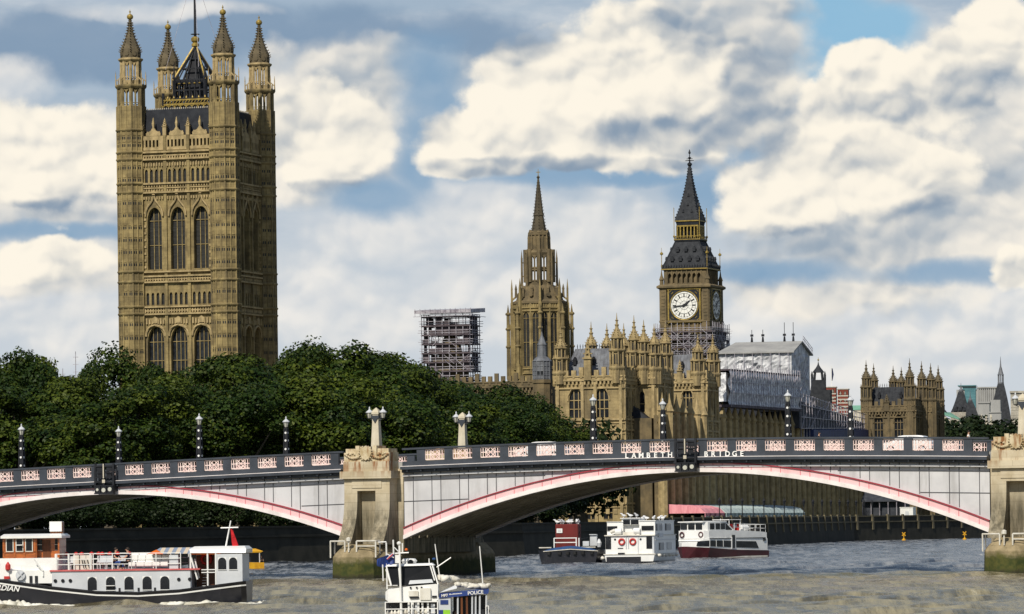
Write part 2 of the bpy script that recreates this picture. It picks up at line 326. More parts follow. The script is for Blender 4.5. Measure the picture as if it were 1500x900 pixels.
# ------------------------------------------------------------------ mesh helpers
class MB:
    def __init__(s): s.v = []; s.f = []; s.T = None
    def add(s, vs, fs):
        o = len(s.v)
        if s.T is not None: vs = [tuple(s.T @ Vector(v)) for v in vs]
        s.v.extend(vs); s.f.extend([tuple(i + o for i in f) for f in fs])
        return s
    def box(s, x0, x1, y0, y1, z0, z1):
        return s.add([(x0, y0, z0), (x1, y0, z0), (x1, y1, z0), (x0, y1, z0), (x0, y0, z1), (x1, y0, z1), (x1, y1, z1), (x0, y1, z1)],
                     [(3, 2, 1, 0), (4, 5, 6, 7), (0, 1, 5, 4), (1, 2, 6, 5), (2, 3, 7, 6), (3, 0, 4, 7)])
    def cbox(s, x, y, z, wx, wy, h):      # centred in plan, standing on z
        return s.box(x - wx / 2, x + wx / 2, y - wy / 2, y + wy / 2, z, z + h)
    def lathe(s, prof, n=8, cx=0, cy=0, rot=None):
        if rot is None: rot = pi / n
        vs = []; fs = []
        for r, z in prof:
            for k in range(n):
                a = rot + 2 * pi * k / n
                vs.append((cx + r * cos(a), cy + r * sin(a), z))
        for i in range(len(prof) - 1):
            for k in range(n):
                a, b = i * n + k, i * n + (k + 1) % n
                fs.append((a, b, b + n, a + n))
        fs.append(tuple(range(n - 1, -1, -1))); fs.append(tuple(range((len(prof) - 1) * n, len(prof) * n)))
        return s.add(vs, fs)
    def tube(s, p, q, r, n=6, r2=None):
        p, q = Vector(p), Vector(q); d = q - p
        if d.length < 1e-6: return s
        z = d.normalized(); x = z.orthogonal().normalized(); y = z.cross(x)
        r2 = r if r2 is None else r2
        vs = [tuple(p + (x * cos(2 * pi * k / n) + y * sin(2 * pi * k / n)) * r) for k in range(n)] + \
             [tuple(q + (x * cos(2 * pi * k / n) + y * sin(2 * pi * k / n)) * r2) for k in range(n)]
        fs = [(k, (k + 1) % n, n + (k + 1) % n, n + k) for k in range(n)] + [tuple(range(n - 1, -1, -1)), tuple(range(n, 2 * n))]
        return s.add(vs, fs)
    def extr(s, poly, y0, y1):            # polygon in x,z pushed along y
        n = len(poly)
        vs = [(x, y0, z) for x, z in poly] + [(x, y1, z) for x, z in poly]
        return s.add(vs, [tuple(range(n)), tuple(range(2 * n - 1, n - 1, -1))] + [(k, n + k, n + (k + 1) % n, (k + 1) % n) for k in range(n)])
    def extrx(s, poly, x0, x1):           # polygon in y,z pushed along x
        n = len(poly)
        vs = [(x0, y, z) for y, z in poly] + [(x1, y, z) for y, z in poly]
        return s.add(vs, [tuple(range(n)), tuple(range(2 * n - 1, n - 1, -1))] + [(k, n + k, n + (k + 1) % n, (k + 1) % n) for k in range(n)])
    def loft(s, secs, close=True):        # sections with the same number of points
        n = len(secs[0]); vs = [p for q in secs for p in q]; fs = []
        for i in range(len(secs) - 1):
            for k in range(n if close else n - 1):
                a, b = i * n + k, i * n + (k + 1) % n
                fs.append((a, b, b + n, a + n))
        fs.append(tuple(range(n - 1, -1, -1))); fs.append(tuple(range((len(secs) - 1) * n, len(secs) * n)))
        return s.add(vs, fs)
    def sweep(s, ts, low, high, y0, y1):  # band between two curves of x, pushed along y, cut in short pieces
        secs = [[(t, y0, low(t)), (t, y1, low(t)), (t, y1, high(t)), (t, y0, high(t))] for t in ts]
        return s.loft(secs)
    def skin(s, x0, x1, z0, z1, holes, y0, y1):
        """a wall with real rectangular openings"""
        xs = sorted(set([x0, x1] + [h[0] for h in holes] + [h[1] for h in holes])); zs = sorted(set([z0, z1] + [h[2] for h in holes] + [h[3] for h in holes]))
        for j in range(len(zs) - 1):
            zc = (zs[j] + zs[j + 1]) / 2; run = None
            for i in range(len(xs) - 1):
                xc = (xs[i] + xs[i + 1]) / 2
                hole = any(h[0] < xc < h[1] and h[2] < zc < h[3] for h in holes)
                if not hole and run is None: run = xs[i]
                if hole and run is not None: s.box(run, xs[i], y0, y1, zs[j], zs[j + 1]); run = None
            if run is not None: s.box(run, x1, y0, y1, zs[j], zs[j + 1])
        return s
    def mesh(s, name, m, smooth=False, fix=True):
        me = bpy.data.meshes.new(name); me.from_pydata(s.v, [], s.f)
        if fix:
            bm = bmesh.new(); bm.from_mesh(me); bmesh.ops.recalc_face_normals(bm, faces=bm.faces); bm.to_mesh(me); bm.free()
        me.materials.append(m)
        if smooth: me.polygons.foreach_set('use_smooth', [True] * len(me.polygons))
        return me
    def build(s, name, m, parent=None, loc=(0, 0, 0), rz=0.0, smooth=False, fix=True):
        return put(name, s.mesh(name, M[m] if isinstance(m, str) else m, smooth, fix), parent, loc, rz)

def put(name, me, parent=None, loc=(0, 0, 0), rz=0.0):
    o = bpy.data.objects.new(name, me); COL.objects.link(o)
    o.location = loc; o.rotation_euler = (0, 0, rz)
    if parent: o.parent = parent
    return o

def tag(o, label=None, cat=None, group=None, kind=None):
    if label: o['label'] = label
    if cat: o['category'] = cat
    if group: o['group'] = group
    if kind: o['kind'] = kind
    return o

def thing(name, label, cat, loc=(0, 0, 0), rz=0.0, group=None):
    o = bpy.data.objects.new(name, None); COL.objects.link(o)
    o.location = loc; o.rotation_euler = (0, 0, rz); o.empty_display_size = 1
    return tag(o, label, cat, group)

def copy_tree(o, parent=None):
    c = o.copy(); COL.objects.link(c); c.parent = parent
    for ch in list(o.children): copy_tree(ch, c)
    return c

def text(name, body, size, m, parent, mtx, extrude=0.02, space=1.0, align='CENTER', shear=0.0):
    cu = bpy.data.curves.new(name, 'FONT'); cu.body = body; cu.size = size; cu.extrude = extrude; cu.align_x = align; cu.space_character = space; cu.shear = shear
    cu.offset = size * 0.018
    cu.materials.append(M[m])
    tmp = bpy.data.objects.new(name, cu); COL.objects.link(tmp)
    dg = bpy.context.evaluated_depsgraph_get()
    me = bpy.data.meshes.new_from_object(tmp.evaluated_get(dg))
    bpy.data.objects.remove(tmp); bpy.data.curves.remove(cu)
    if not me.materials: me.materials.append(M[m])
    o = bpy.data.objects.new(name, me); COL.objects.link(o)
    if parent: o.parent = parent
    o.matrix_local = mtx
    return o
FRONT = Matrix.Rotation(pi / 2, 4, 'X')      # stands text upright, facing -y

_win = {}
def arch_pts(w, h, pointed=True, n=5):
    """outline of an arched opening: left springing over the top to right springing"""
    r = []
    if pointed:
        rise = w * 0.85; zs = h - rise
        for k in range(n + 1):
            a = k / n; r.append((-w / 2 + w / 2 * (1 - cos(a * pi / 2)) , zs + rise * sin(a * pi / 2)))
        r += [(-x, z) for x, z in r[-2::-1]]
    else:
        zs = h - w / 2
        for k in range(2 * n + 1):
            a = pi - pi * k / (2 * n); r.append((w / 2 * cos(a), zs + w / 2 * sin(a)))
    return r, (h - (w * 0.85 if pointed else w / 2))

def window(parent, w, h, loc, rz, stone='stone_trim', glass='glass', lights=2, transoms=1, arched=True, depth=0.5, name='window', bar=0.12, bars='stone_trim', pointed=True):
    """an arched window whose head fills the rectangular opening; the pane is a sub-part"""
    key = (round(w, 2), round(h, 2), stone, glass, lights, transoms, arched, depth, bar, pointed, bars)
    if key not in _win:
        b = MB(); p = MB()
        if arched:
            pts, zs = arch_pts(w, h, pointed)
            n = len(pts); half = n // 2
            b.extr([(-w / 2, h)] + pts[:half + 1][::-1] if False else [(-w / 2 - 0.001, h + 0.001), (-w / 2 - 0.001, zs)] + pts[1:half + 1] + [(pts[half][0], h + 0.001)], 0.02, depth)
            b.extr([(w / 2 + 0.001, h + 0.001), (w / 2 + 0.001, zs)] + [(-x, z) for x, z in pts[1:half + 1]] + [(0, h + 0.001)], 0.02, depth)
            p.extr([(-w / 2, 0), (w / 2, 0)] + [(x, z) for x, z in pts[::-1]], depth - 0.12, depth - 0.04)
        else:
            zs = h
            p.box(-w / 2, w / 2, depth - 0.12, depth - 0.04, 0, h)
        for k in range(1, lights):
            x = -w / 2 + w * k / lights
            top = h - 0.02 if not arched else zs + (h - zs) * sqrt(max(0, 1 - (abs(x) / (w / 2)) ** 2)) * 0.97
            b.box(x - bar / 2, x + bar / 2, depth - 0.32, depth - 0.1, 0, top)
        for k in range(1, transoms + 1):
            z = zs * k / (transoms + (0 if arched and transoms > 1 else 1)) if not (arched and transoms == 1) else zs * 0.5
            if z < h - 0.1: b.box(-w / 2, w / 2, depth - 0.30, depth - 0.12, z - bar / 2, z + bar / 2)
        sl = min(0.22, 0.05 * h); b.box(-w / 2 - sl * .4, w / 2 + sl * .4, -0.6 * sl, depth - 0.02, -sl, -0.003)     # sill
        _win[key] = (b.mesh(name, M[stone]), p.mesh('pane', M[glass]))
    a, c = _win[key]
    o = put(name, a, parent, loc, rz)
    put('pane', c, o)
    return o

def pinnacle(b, x, y, z0, h, w, crockets=3):
    """slender square shaft with a crocketed spirelet"""
    b.cbox(x, y, z0, w, w, h * 0.5)
    b.cbox(x, y, z0 + h * 0.5, w * 1.35, w * 1.35, h * 0.04)
    b.lathe([(w * 0.62, z0 + h * 0.54), (w * 0.1, z0 + h * 0.96), (w * 0.05, z0 + h)], 4, x, y)
    for k in range(crockets):
        f = (k + 0.7) / (crockets + 0.6); r = w * 0.62 * (1 - f) + w * 0.16
        b.cbox(x, y, z0 + h * (0.54 + 0.42 * f), r * 2, r * 0.5, h * 0.025); b.cbox(x, y, z0 + h * (0.54 + 0.42 * f), r * 0.5, r * 2, h * 0.025)

# ================================================================== SETTING
GZ = 4.2
bank = [(-400, -300), (-330, 250), (-98, 428), (-62, 500), (-30.6, 573), (1, 637), (24, 740), (49, 845), (72, 948), (107, 1019), (170, 1150), (330, 1420), (900, 1750), (9000, 2300)]

def ground():
    b = MB()
    pts = bank + [(9000, 12000), (-9000, 12000), (-9000, -300)]
    b.add([(x, y, GZ) for x, y in pts], [tuple(range(len(pts)))])
    tag(b.build('ground', 'lawn', fix=False), kind='structure')
ground()

def water_mat():
    m = bpy.data.materials.new('silty_river_water'); m.use_nodes = True
    g = G(m.node_tree); b = m.node_tree.nodes['Principled BSDF']
    co = g.n('ShaderNodeTexCoord').outputs['Object']
    sp = g.n('ShaderNodeSeparateXYZ'); g.put(sp.inputs[0], co)
    def stretch(a, c, z=0.0): return g.xyz(g.m('MULTIPLY', sp.outputs[0], a), g.m('MULTIPLY', sp.outputs[1], c), z)
    n1 = g.noise(stretch(0.30, 0.055), 0.6, 6, 0.65)
    n2 = g.noise(stretch(0.9, 0.10, 4.0), 0.9, 7, 0.72)
    n3 = g.noise(stretch(0.06, 0.02, 9.0), 0.5, 4, 0.55)
    y = g.m('ADD', sp.outputs[1], g.m('MULTIPLY', g.m('SUBTRACT', g.noise(stretch(0.2, 0.03), 0.3, 4, 0.6), 0.5), 26.0))
    silt = g.m('SUBTRACT', 1.0, g.step(y, 376, 390))          # the brown stream on the near side
    rip = g.m('ADD', g.m('MULTIPLY', n2, 0.65), g.m('MULTIPLY', n1, 0.35))  # light and dark of ripples and sky reflection put into the base colour
    brown = g.mix(g.step(rip, 0.40, 0.62), (0.085, 0.072, 0.036), (0.34, 0.30, 0.19))
    blue = g.mix(g.step(rip, 0.42, 0.60), (0.028, 0.034, 0.046), (0.27, 0.28, 0.29))
    olive = g.m('MULTIPLY', g.m('SUBTRACT', 1.0, g.step(g.m('ABSOLUTE', g.m('SUBTRACT', y, 373)), 0, 11)), 0.75)
    col = g.mix(olive, g.mix(silt, blue, brown), (0.085, 0.075, 0.025))
    crest = g.m('MULTIPLY', g.step(n2, 0.62, 0.70), g.step(n3, 0.44, 0.58))       # scattered foam flecks
    g.put(b.inputs['Base Color'], g.mix(g.m('MULTIPLY', crest, 0.7), col, (0.6, 0.58, 0.5)))
    g.put(b.inputs['Roughness'], g.m('ADD', 0.10, g.m('MULTIPLY', g.step(rip, 0.35, 0.65), 0.30)))
    b.inputs['IOR'].default_value = 1.33
    b.inputs['Specular IOR Level'].default_value = 0.40
    bn = g.n('ShaderNodeBump'); bn.inputs['Strength'].default_value = 0.9; bn.inputs['Distance'].default_value = 0.32
    h1 = g.noise(stretch(1.0, 0.6), 0.8, 6, 0.68)
    g.put(bn.inputs['Height'], g.m('ADD', h1, g.m('MULTIPLY', n2, 0.8)))
    m.node_tree.links.new(bn.outputs[0], b.inputs['Normal'])
    return m
M['water'] = water_mat()
M['pinkdark'] = mat('rose_seam_paint', (0.62, 0.22, 0.25), (0.5, 0.15, 0.18), 1.0, 0.6)

def river():
    import numpy as np
    NU, NV = 460, 900
    u = np.linspace(-0.155, 0.155, NU); yy = 110 * (1250 / 110.0) ** np.linspace(0, 1, NV)
    Y, U = np.meshgrid(yy, u, indexing='ij'); X = U * Y
    rs = np.random.RandomState(4); Z = np.zeros_like(X)
    for k in range(46):
        lam = 2.0 * (11.0 / 2.0) ** rs.rand(); a = rs.normal(0.35, 0.75); kx, ky = sin(a) * 2 * pi / lam, cos(a) * 2 * pi / lam
        amp = 0.017 * lam ** 0.60
        fade = np.clip(lam / (Y * 0.0105) - 0.8, 0, 1)
        Z += fade * amp * np.sin(X * kx + Y * ky + rs.rand() * 6.28 + 0.8 * np.sin(X * 0.05 + Y * 0.021 + k))
    env = 0.75 + 0.45 * np.sin(X * 0.045 + 1.3 * np.sin(Y * 0.022)) * np.sin(Y * 0.031 + 0.7)
    Z = Z * env
    v = np.stack([X, Y, Z], -1).reshape(-1, 3)
    i = np.arange((NV - 1) * NU).reshape(NV - 1, NU)[:, :-1].reshape(-1)
    f = np.stack([i, i + 1, i + NU + 1, i + NU], -1)
    me = bpy.data.meshes.new('river_water')
    me.vertices.add(len(v)); me.vertices.foreach_set('co', v.astype(np.float32).ravel())
    me.loops.add(f.size); me.loops.foreach_set('vertex_index', f.astype(np.int32).ravel())
    me.polygons.add(len(f)); me.polygons.foreach_set('loop_start', np.arange(0, f.size, 4, dtype=np.int32))
    me.polygons.foreach_set('use_smooth', np.ones(len(f), dtype=bool))
    me.update(calc_edges=True); me.materials.append(M['water'])
    o = put('river_water', me); tag(o, kind='structure')
    b = MB(); b.add([(-9000, -3000, -0.30), (9000, -3000, -0.30), (9000, 2300, -0.30), (-9000, 2300, -0.30)], [(0, 1, 2, 3)])
    tag(b.build('deep_river_water', 'water', fix=False), kind='structure')
river()

def river_walls():
    def run(name, pts, ptop, label, coping, parts=True):
        t = thing(name, label, 'river wall', (pts[0][0], pts[0][1], 0))
        b = MB(); c = MB(); q = MB()
        for (x0, y0), (x1, y1) in zip(pts[:-1], pts[1:]):
            d = Vector((x1 - x0, y1 - y0, 0)); L = d.length
            b.T = Matrix.Translation((x0 - pts[0][0], y0 - pts[0][1], 0)) @ Matrix.Rotation(atan2(d.y, d.x), 4, 'Z'); c.T = b.T; q.T = b.T
            # local x runs along the wall; the river lies on -y
            b.extrx([(-0.9, -1.0), (1.0, -1.0), (1.0, ptop - 0.25), (-0.25, ptop - 0.25)], 0, L + 0.3)
            c.box(0, L + 0.2, -0.42, 0.45, ptop - 0.249, ptop)
            c.box(0, L + 0.2, -0.62, -0.25, ptop - 1.45, ptop - 1.2)
            if parts:
                k = 2.0
                while k < L:
                    q.extrx([(-0.75, ptop - 3.0), (-0.2, ptop - 3.0), (-0.2, ptop + 0.25), (-0.55, ptop + 0.25)], k - 0.45, k + 0.45); k += 9.0
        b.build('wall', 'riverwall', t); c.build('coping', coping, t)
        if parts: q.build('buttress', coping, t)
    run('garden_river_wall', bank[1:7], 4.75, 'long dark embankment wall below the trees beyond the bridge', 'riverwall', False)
    run('terrace_river_wall', bank[6:10], 5.35, 'buttressed stone terrace wall between the palace and the river', 'terracestone')
    run('far_river_wall', bank[9:13], 5.2, 'distant stone embankment wall at the far bend of the river', 'terracestone', False)
river_walls()

# ================================================================== BRIDGE
BA = radians(20)
bridge = thing('arched_road_bridge', 'long pink and grey steel arch bridge crossing the river on stone piers', 'bridge', (15.35, 385, 0), -BA)
BW = 18.3
def zt(t): return 11.85 - 1.15 * (sqrt(1 + (t / 30.0) ** 2) - 1)
PARH = 1.62
SPANS = [(0.0, 26.45, 3.45, 8.95), (-55.0, 22.9, 3.7, 7.80), (55.0, 22.9, 3.7, 7.80), (-103.5, 20.0, 3.6, 6.6), (103.5, 20.0, 3.6, 6.6)]
PIERS = [-29.25, 29.25, -80.7, 80.7]

def lattice_mesh():
    b = MB(); w, h, r = 0.92, 0.42, 0.034
    def bar(x0, z0, x1, z1, k=1.0): 
        d = Vector((x1 - x0, 0, z1 - z0)); L = d.length; n = Vector((-d.z, 0, d.x)) / L * r * k
        p, q = Vector((x0, 0, z0)), Vector((x1, 0, z1))
        y = 0.05 if abs(d.x) > 0.01 and abs(d.z) > 0.01 else 0.06
        vs = []
        for yy in (-y, y):
            for e in (p - n, p + n, q + n, q - n): vs.append((e.x, yy, e.z))
        b.add(vs, [(0, 1, 2, 3), (7, 6, 5, 4), (0, 4, 5, 1), (1, 5, 6, 2), (2, 6, 7, 3), (3, 7, 4, 0)])
    for s in (-1, 1): bar(-w, s * h, w, s * h, 1.4); bar(s * w, -h, s * w, h, 1.4); bar(s * 0.68, -h, s * 0.68, h); bar(s * 0.44, -h, s * 0.44, h)
    bar(-w, 0, w, 0)
    for x0, x1 in ((-0.44, 0.0), (0.0, 0.44)):
        for z0, z1 in ((-h, 0), (0, h)):
            bar(x0, z0, x1, z1, 0.9); bar(x0, z1, x1, z0, 0.9)
    return b.mesh('lattice_panel', M['lattice'])
LAT = lattice_mesh()

def span(c, half, zsp, zcr, seams=True):
    t0, t1 = c - half, c + half
    ts = [t0 + (t1 - t0) * k / 44 for k in range(45)]
    def zu(t): return zcr - (zcr - zsp) * ((t - c) / half) ** 2
    def rh(t): return 0.85 + 0.20 * abs((t - c) / half)
    sp = put('arch_span', MB().sweep(ts, lambda t: zt(t) - PARH - 1.1, lambda t: zt(t) - PARH - 0.75, 0.55, BW - 0.55).mesh('deck_slab', M['soffit']), bridge)
    # visible outer arch rib: web, red top flange, white bottom flange and stiffeners
    for y0, s in ((0.0, 1), (BW, -1)):
        web = MB().sweep(ts, lambda t: zu(t) + 0.16, lambda t: zu(t) + rh(t) - 0.10, y0 - s * 0.18, y0 + s * 0.25).build('arch_rib', 'pinkrib', sp)
        MB().sweep(ts, lambda t: zu(t) + rh(t) - 0.10, lambda t: zu(t) + rh(t) - 0.005, y0 - s * 0.30, y0 + s * 0.25).build('top_flange', 'redrib', sp)
        MB().sweep(ts, lambda t: zu(t), lambda t: zu(t) + 0.36, y0 - s * 0.30, y0 + s * 0.35).build('bottom_flange', 'whiterib', sp)
        if y0 == 0.0:
            x = c - 2.6 * int(half / 2.6)
            while x < t1 - 0.4:
                for d in (-0.42, 0.42):
                    q = x + d
                    if t0 + 0.3 < q < t1 - 0.3: MB().box(q - 0.03, q + 0.03, -0.205, -0.17, zu(q) + 0.36, zu(q) + rh(q) - 0.10).build('stiffener', 'pinkdark', sp)
                x += 2.6
    # inner ribs under the deck
    b = MB()
    for k in range(1, 10):
        y = BW * k / 10.0
        b.sweep(ts, lambda t: zu(t) + 0.05, lambda t: zu(t) + rh(t), y - 0.28, y + 0.28)
    b.build('inner_rib', 'soffit', sp)
    b = MB()
    x = c - 2.6 * int(half / 2.6)
    while x < t1:
        z = zu(x) + rh(x) * 0.4
        b.box(x - 0.1, x + 0.1, 0.4, BW - 0.4, z, z + 0.28)
        top = zt(x) - PARH - 0.8
        if top > z + 1.0:
            for k in range(1, 10): b.box(x - 0.13, x + 0.13, BW * k / 10 - 0.13, BW * k / 10 + 0.13, z + 0.2, top)
        x += 2.6
    b.build('cross_beam', 'soffit', sp)
    # spandrel plating
    for y0, s in ((0.0, 1), (BW, -1)):
        MB().sweep(ts, lambda t: min(zu(t) + rh(t) - 0.02, zt(t) - PARH - 0.56), lambda t: zt(t) - PARH - 0.5, y0 + s * 0.10, y0 + s * 0.22).build('spandrel_plate', 'spandrel', sp)
    b = MB(); x = c - 2.6 * int(half / 2.6)
    while x < t1:
        for d in (-0.42, 0.42):
            q = x + d
            if t0 + 0.2 < q < t1 - 0.2:
                lo, hi = zu(q) + rh(q) + 0.1, zt(q) - PARH - 0.5
                if hi - lo > 0.3: b.box(q - 0.03, q + 0.03, 0.065, 0.098, lo, hi)
        x += 2.6
    for dz, hh in ((-1.28, 0.07), (-3.1, 0.06)):
        run = [t for t in ts if zu(t) + rh(t) + 0.15 < zt(t) - PARH + dz]
        for side in (-1, 1):
            r = [t for t in run if (t - c) * side > 0]
            if len(r) > 1: b.sweep(r, lambda t: zt(t) - PARH + dz, lambda t: zt(t) - PARH + dz + hh, 0.06, 0.10)
    b.build('plate_seam', 'seam', sp)
    # cornice with little brackets
    for y0, s in ((0.0, 1), (BW, -1)):
        b = MB().sweep(ts, lambda t: zt(t) - PARH - 0.28, lambda t: zt(t) - PARH - 0.02, y0 - s * 0.85, y0 + s * 0.4)
        b.sweep(ts, lambda t: zt(t) - PARH - 0.55, lambda t: zt(t) - PARH - 0.28, y0 - s * 0.45, y0 + s * 0.4)
        if s == 1:
            x = t0 + 0.6
            while x < t1: b.box(x - 0.06, x + 0.06, -0.72, -0.44, zt(x) - PARH - 0.46, zt(x) - PARH - 0.28); x += 1.3
        b.build('cornice', 'greypaint', sp)
    MB().sweep(ts, lambda t: zt(t) - PARH - 0.02, lambda t: zt(t) - PARH + 0.03, -0.80, 0.05).build('cornice_fillet', 'whiterib', sp)
    MB().sweep(ts, lambda t: zt(t) - PARH - 0.88, lambda t: zt(t) - PARH - 0.74, -0.28, 0.12).build('spandrel_ledge', 'spandrel', sp)
    # parapets
    for y0, near in ((-0.28, True), (BW, False)):
        par = bpy.data.objects.new('parapet', MB().sweep(ts, lambda t: zt(t) - 0.16, lambda t: zt(t), y0 - 0.06, y0 + 0.40).mesh('parapet_coping', M['greypaint'])); COL.objects.link(par); par.parent = bridge
        MB().sweep(ts, lambda t: zt(t) - PARH, lambda t: zt(t) - 1.17, y0, y0 + 0.34).build('plinth', 'greypaint', par)
        x = c + 1.3 - 2.6 * int((half + 1.3) / 2.6)
        while x <= t1 + 0.1:
            a = max(t0, x - 0.38); e = min(t1, x + 0.38)
            if e - a > 0.1:
                MB().extr([(a, zt(a) - 1.169), (e, zt(e) - 1.169), (e, zt(e) - 0.161), (a, zt(a) - 0.161)], y0 + 0.001, y0 + 0.339).build('post', 'greypaint', par)
            x += 2.6
        x = c - 2.6 * int(half / 2.6)
        while x < t1:
            if t0 + 0.9 < x < t1 - 0.9 and not (near and abs(x - c) < 0.5):
                o = put('lattice_panel', LAT, par, (x, y0 + 0.17, zt(x) - 0.665))
                o.rotation_euler = (0, -math.atan((zt(x + 1) - zt(x - 1)) / 2), 0)
            x += 2.6
    return sp

for i, a in enumerate(SPANS): span(*a)

def road_deck():
    ts = [-122 + 244 * k / 100 for k in range(101)]
    MB().sweep(ts, lambda t: zt(t) - PARH - 0.75, lambda t: zt(t) - 1.20, 0.35, 3.2).build('footway', 'concrete', bridge)
    MB().sweep(ts, lambda t: zt(t) - PARH - 0.75, lambda t: zt(t) - 1.33, 3.2, BW - 3.2).build('roadway', 'asphalt', bridge)
    MB().sweep(ts, lambda t: zt(t) - PARH - 0.75, lambda t: zt(t) - 1.20, BW - 3.2, BW - 0.05).build('footway', 'concrete', bridge)
    b = MB()
    for k in range(60):
        t = -120 + 4 * k
        b.add([(t, BW / 2 - 0.06, zt(t) - 1.324), (t + 2, BW / 2 - 0.06, zt(t + 2) - 1.324), (t + 2, BW / 2 + 0.06, zt(t + 2) - 1.324), (t, BW / 2 + 0.06, zt(t) - 1.324)], [(0, 1, 2, 3)])
    b.build('lane_marking', 'white', bridge)
road_deck()

def pier_parts(c):
    hw = 2.15
    # body under the road, from face to face
    pb = MB().box(c - 2.72, c + 2.72, 0.12, BW - 0.12, 2.2, zt(c) - PARH - 0.1).build('pier', 'pier', bridge)
    for front in (True, False):
        T = Matrix.Translation((c, 0, 0)) if front else Matrix.Translation((c, BW, 0)) @ Matrix.Rotation(pi, 4, 'Z')
        b = MB(); b.T = T
        zc = zt(c)
        b.box(-hw, hw, -1.75, 0.4, 7.75, zc - PARH - 0.95)            # block over the legs
        b.box(-hw + 0.75, hw - 0.75, -1.82, -1.70, 8.0, zc - PARH - 1.05)
        prof = []
        for k in range(13):
            f = k / 12.0
            prof.append((-1.75 - 1.95 * f ** 2.6, 7.749 - 4.75 * f))
        for x0, x1 in ((-hw, -0.92), (0.80, hw)):
            b.extrx(prof + [(0.4, 2.999), (0.4, 7.749)], x0, x1)
        b.box(-0.93, 0.81, -0.75, 0.4, 2.8, 7.748)
        b.build('pier_leg', 'pier', pb)
        s = MB(); s.T = T
        s.box(-hw - 0.28, hw + 0.28, -2.10, 0.5, zc - PARH - 0.949, zc - PARH - 0.30)   # projecting slab
        s.box(-hw - 0.02, hw + 0.02, -1.85, 0.5, zc - PARH - 0.299, zc - 1.05)
        s.build('pier_cap', 'pier', pb)
        k = MB(); k.T = T
        zb = zc - 1.049
        k.box(-hw, hw, -1.72, 0.5, zb, zb + 0.78)
        k.box(-hw + 0.15, -0.95, -1.66, 0.45, zb + 0.78, zb + 1.12); k.box(0.95, hw - 0.1, -1.66, 0.45, zb + 0.78, zb + 1.12)
        k.box(-1.0, -0.62, -1.86, 0.4, zb + 0.3, zb + 1.38); k.box(0.62, 1.0, -1.86, 0.4, zb + 0.3, zb + 1.38)
        # shield, garland and scrolls carved on the front
        k.extr([(-0.5, zb + 1.3), (-0.55, zb + 0.7), (-0.35, zb + 0.3), (0, zb + 0.08), (0.35, zb + 0.3), (0.55, zb + 0.7), (0.5, zb + 1.3), (0.2, zb + 1.22), (0, zb + 1.38), (-0.2, zb + 1.22)], -2.02, -1.70)
        rnd = random.Random(3)
        for sx in (-1, 1):
            for j in range(9):
                a = j / 8.0; x = sx * (0.72 + 1.3 * a); z = zb + 0.40 - 0.22 * sin(a * pi) + 0.22 * a
                r = 0.15 - 0.05 * a
                k.lathe([(0.02, z - r), (r * 0.8, z - r * 0.5), (r, z), (r * 0.8, z + r * 0.5), (0.02, z + r)], 7, x, -1.80)
            for j in range(5):
                x = sx * (1.1 + 0.22 * j); z = zb + 0.62 + 0.09 * (j % 2); 
                k.lathe([(0.02, z - 0.1), (0.11, z - 0.04), (0.11, z + 0.04), (0.02, z + 0.1)], 6, x, -1.76)
            for j in range(7):
                a = pi * (0.15 + 0.7 * j / 6); 
                k.lathe([(0.02, -0.08 + zb + 0.72 + 0.62 * cos(a)), (0.09, zb + 0.72 + 0.62 * cos(a)), (0.02, 0.08 + zb + 0.72 + 0.62 * cos(a))], 6, sx * 0.62 * sin(a), -1.98)
        k.build('carved_crest', 'crest', pb)
    # cutwater base
    q = MB()
    plan = [(-2.45, 24.0), (-2.45, -3.4), (-1.9, -5.2), (-0.8, -6.0), (0.8, -6.0), (1.9, -5.2), (2.45, -3.4), (2.45, 24.0)]
    def ring(s, z, dy=0): return [(c + x * s, (y if y > 0 else -3.0 + (y + 3.0) * s) if y < 20 else y, z) for x, y in plan]
    q.loft([ring(1.04, -1.0), ring(1.0, 1.95), ring(0.92, 2.25), ring(0.62, 3.0), ring(0.5, 3.05)])
    cw = q.build('cutwater', 'moss', pb)
    r = MB()
    for x in (-2.2, 2.05):
        r.tube((c + x, -5.0, 1.9), (c + x, -5.0, 3.35), 0.07); r.tube((c + x, -4.0, 2.2), (c + x, -4.0, 3.35), 0.07)
        r.tube((c + x, -5.0, 3.35), (c + x, -4.0, 3.35), 0.07)
    r.tube((c - 2.2, -5.0, 3.35), (c - 0.6, -5.6, 3.35), 0.07); r.tube((c + 0.5, -5.6, 3.35), (c + 2.05, -5.0, 3.35), 0.07)
    r.tube((c + 0.5, -5.6, 2.9), (c + 2.05, -5.0, 2.9), 0.05); r.tube((c + 0.5, -5.6, 2.4), (c + 0.5, -5.6, 3.35), 0.07); r.tube((c - 0.6, -5.6, 2.4), (c - 0.6, -5.6, 3.35), 0.07)
    r.tube((c - 0.2, -5.7, 2.4), (c - 0.2, -5.7, 3.3), 0.06); r.lathe([(0.05, 3.25), (0.22, 3.35), (0.22, 3.6), (0.05, 3.7)], 8, c - 0.2, -5.7)
    r.build('handrail', 'offwhite', pb)
for c in PIERS: pier_parts(c)

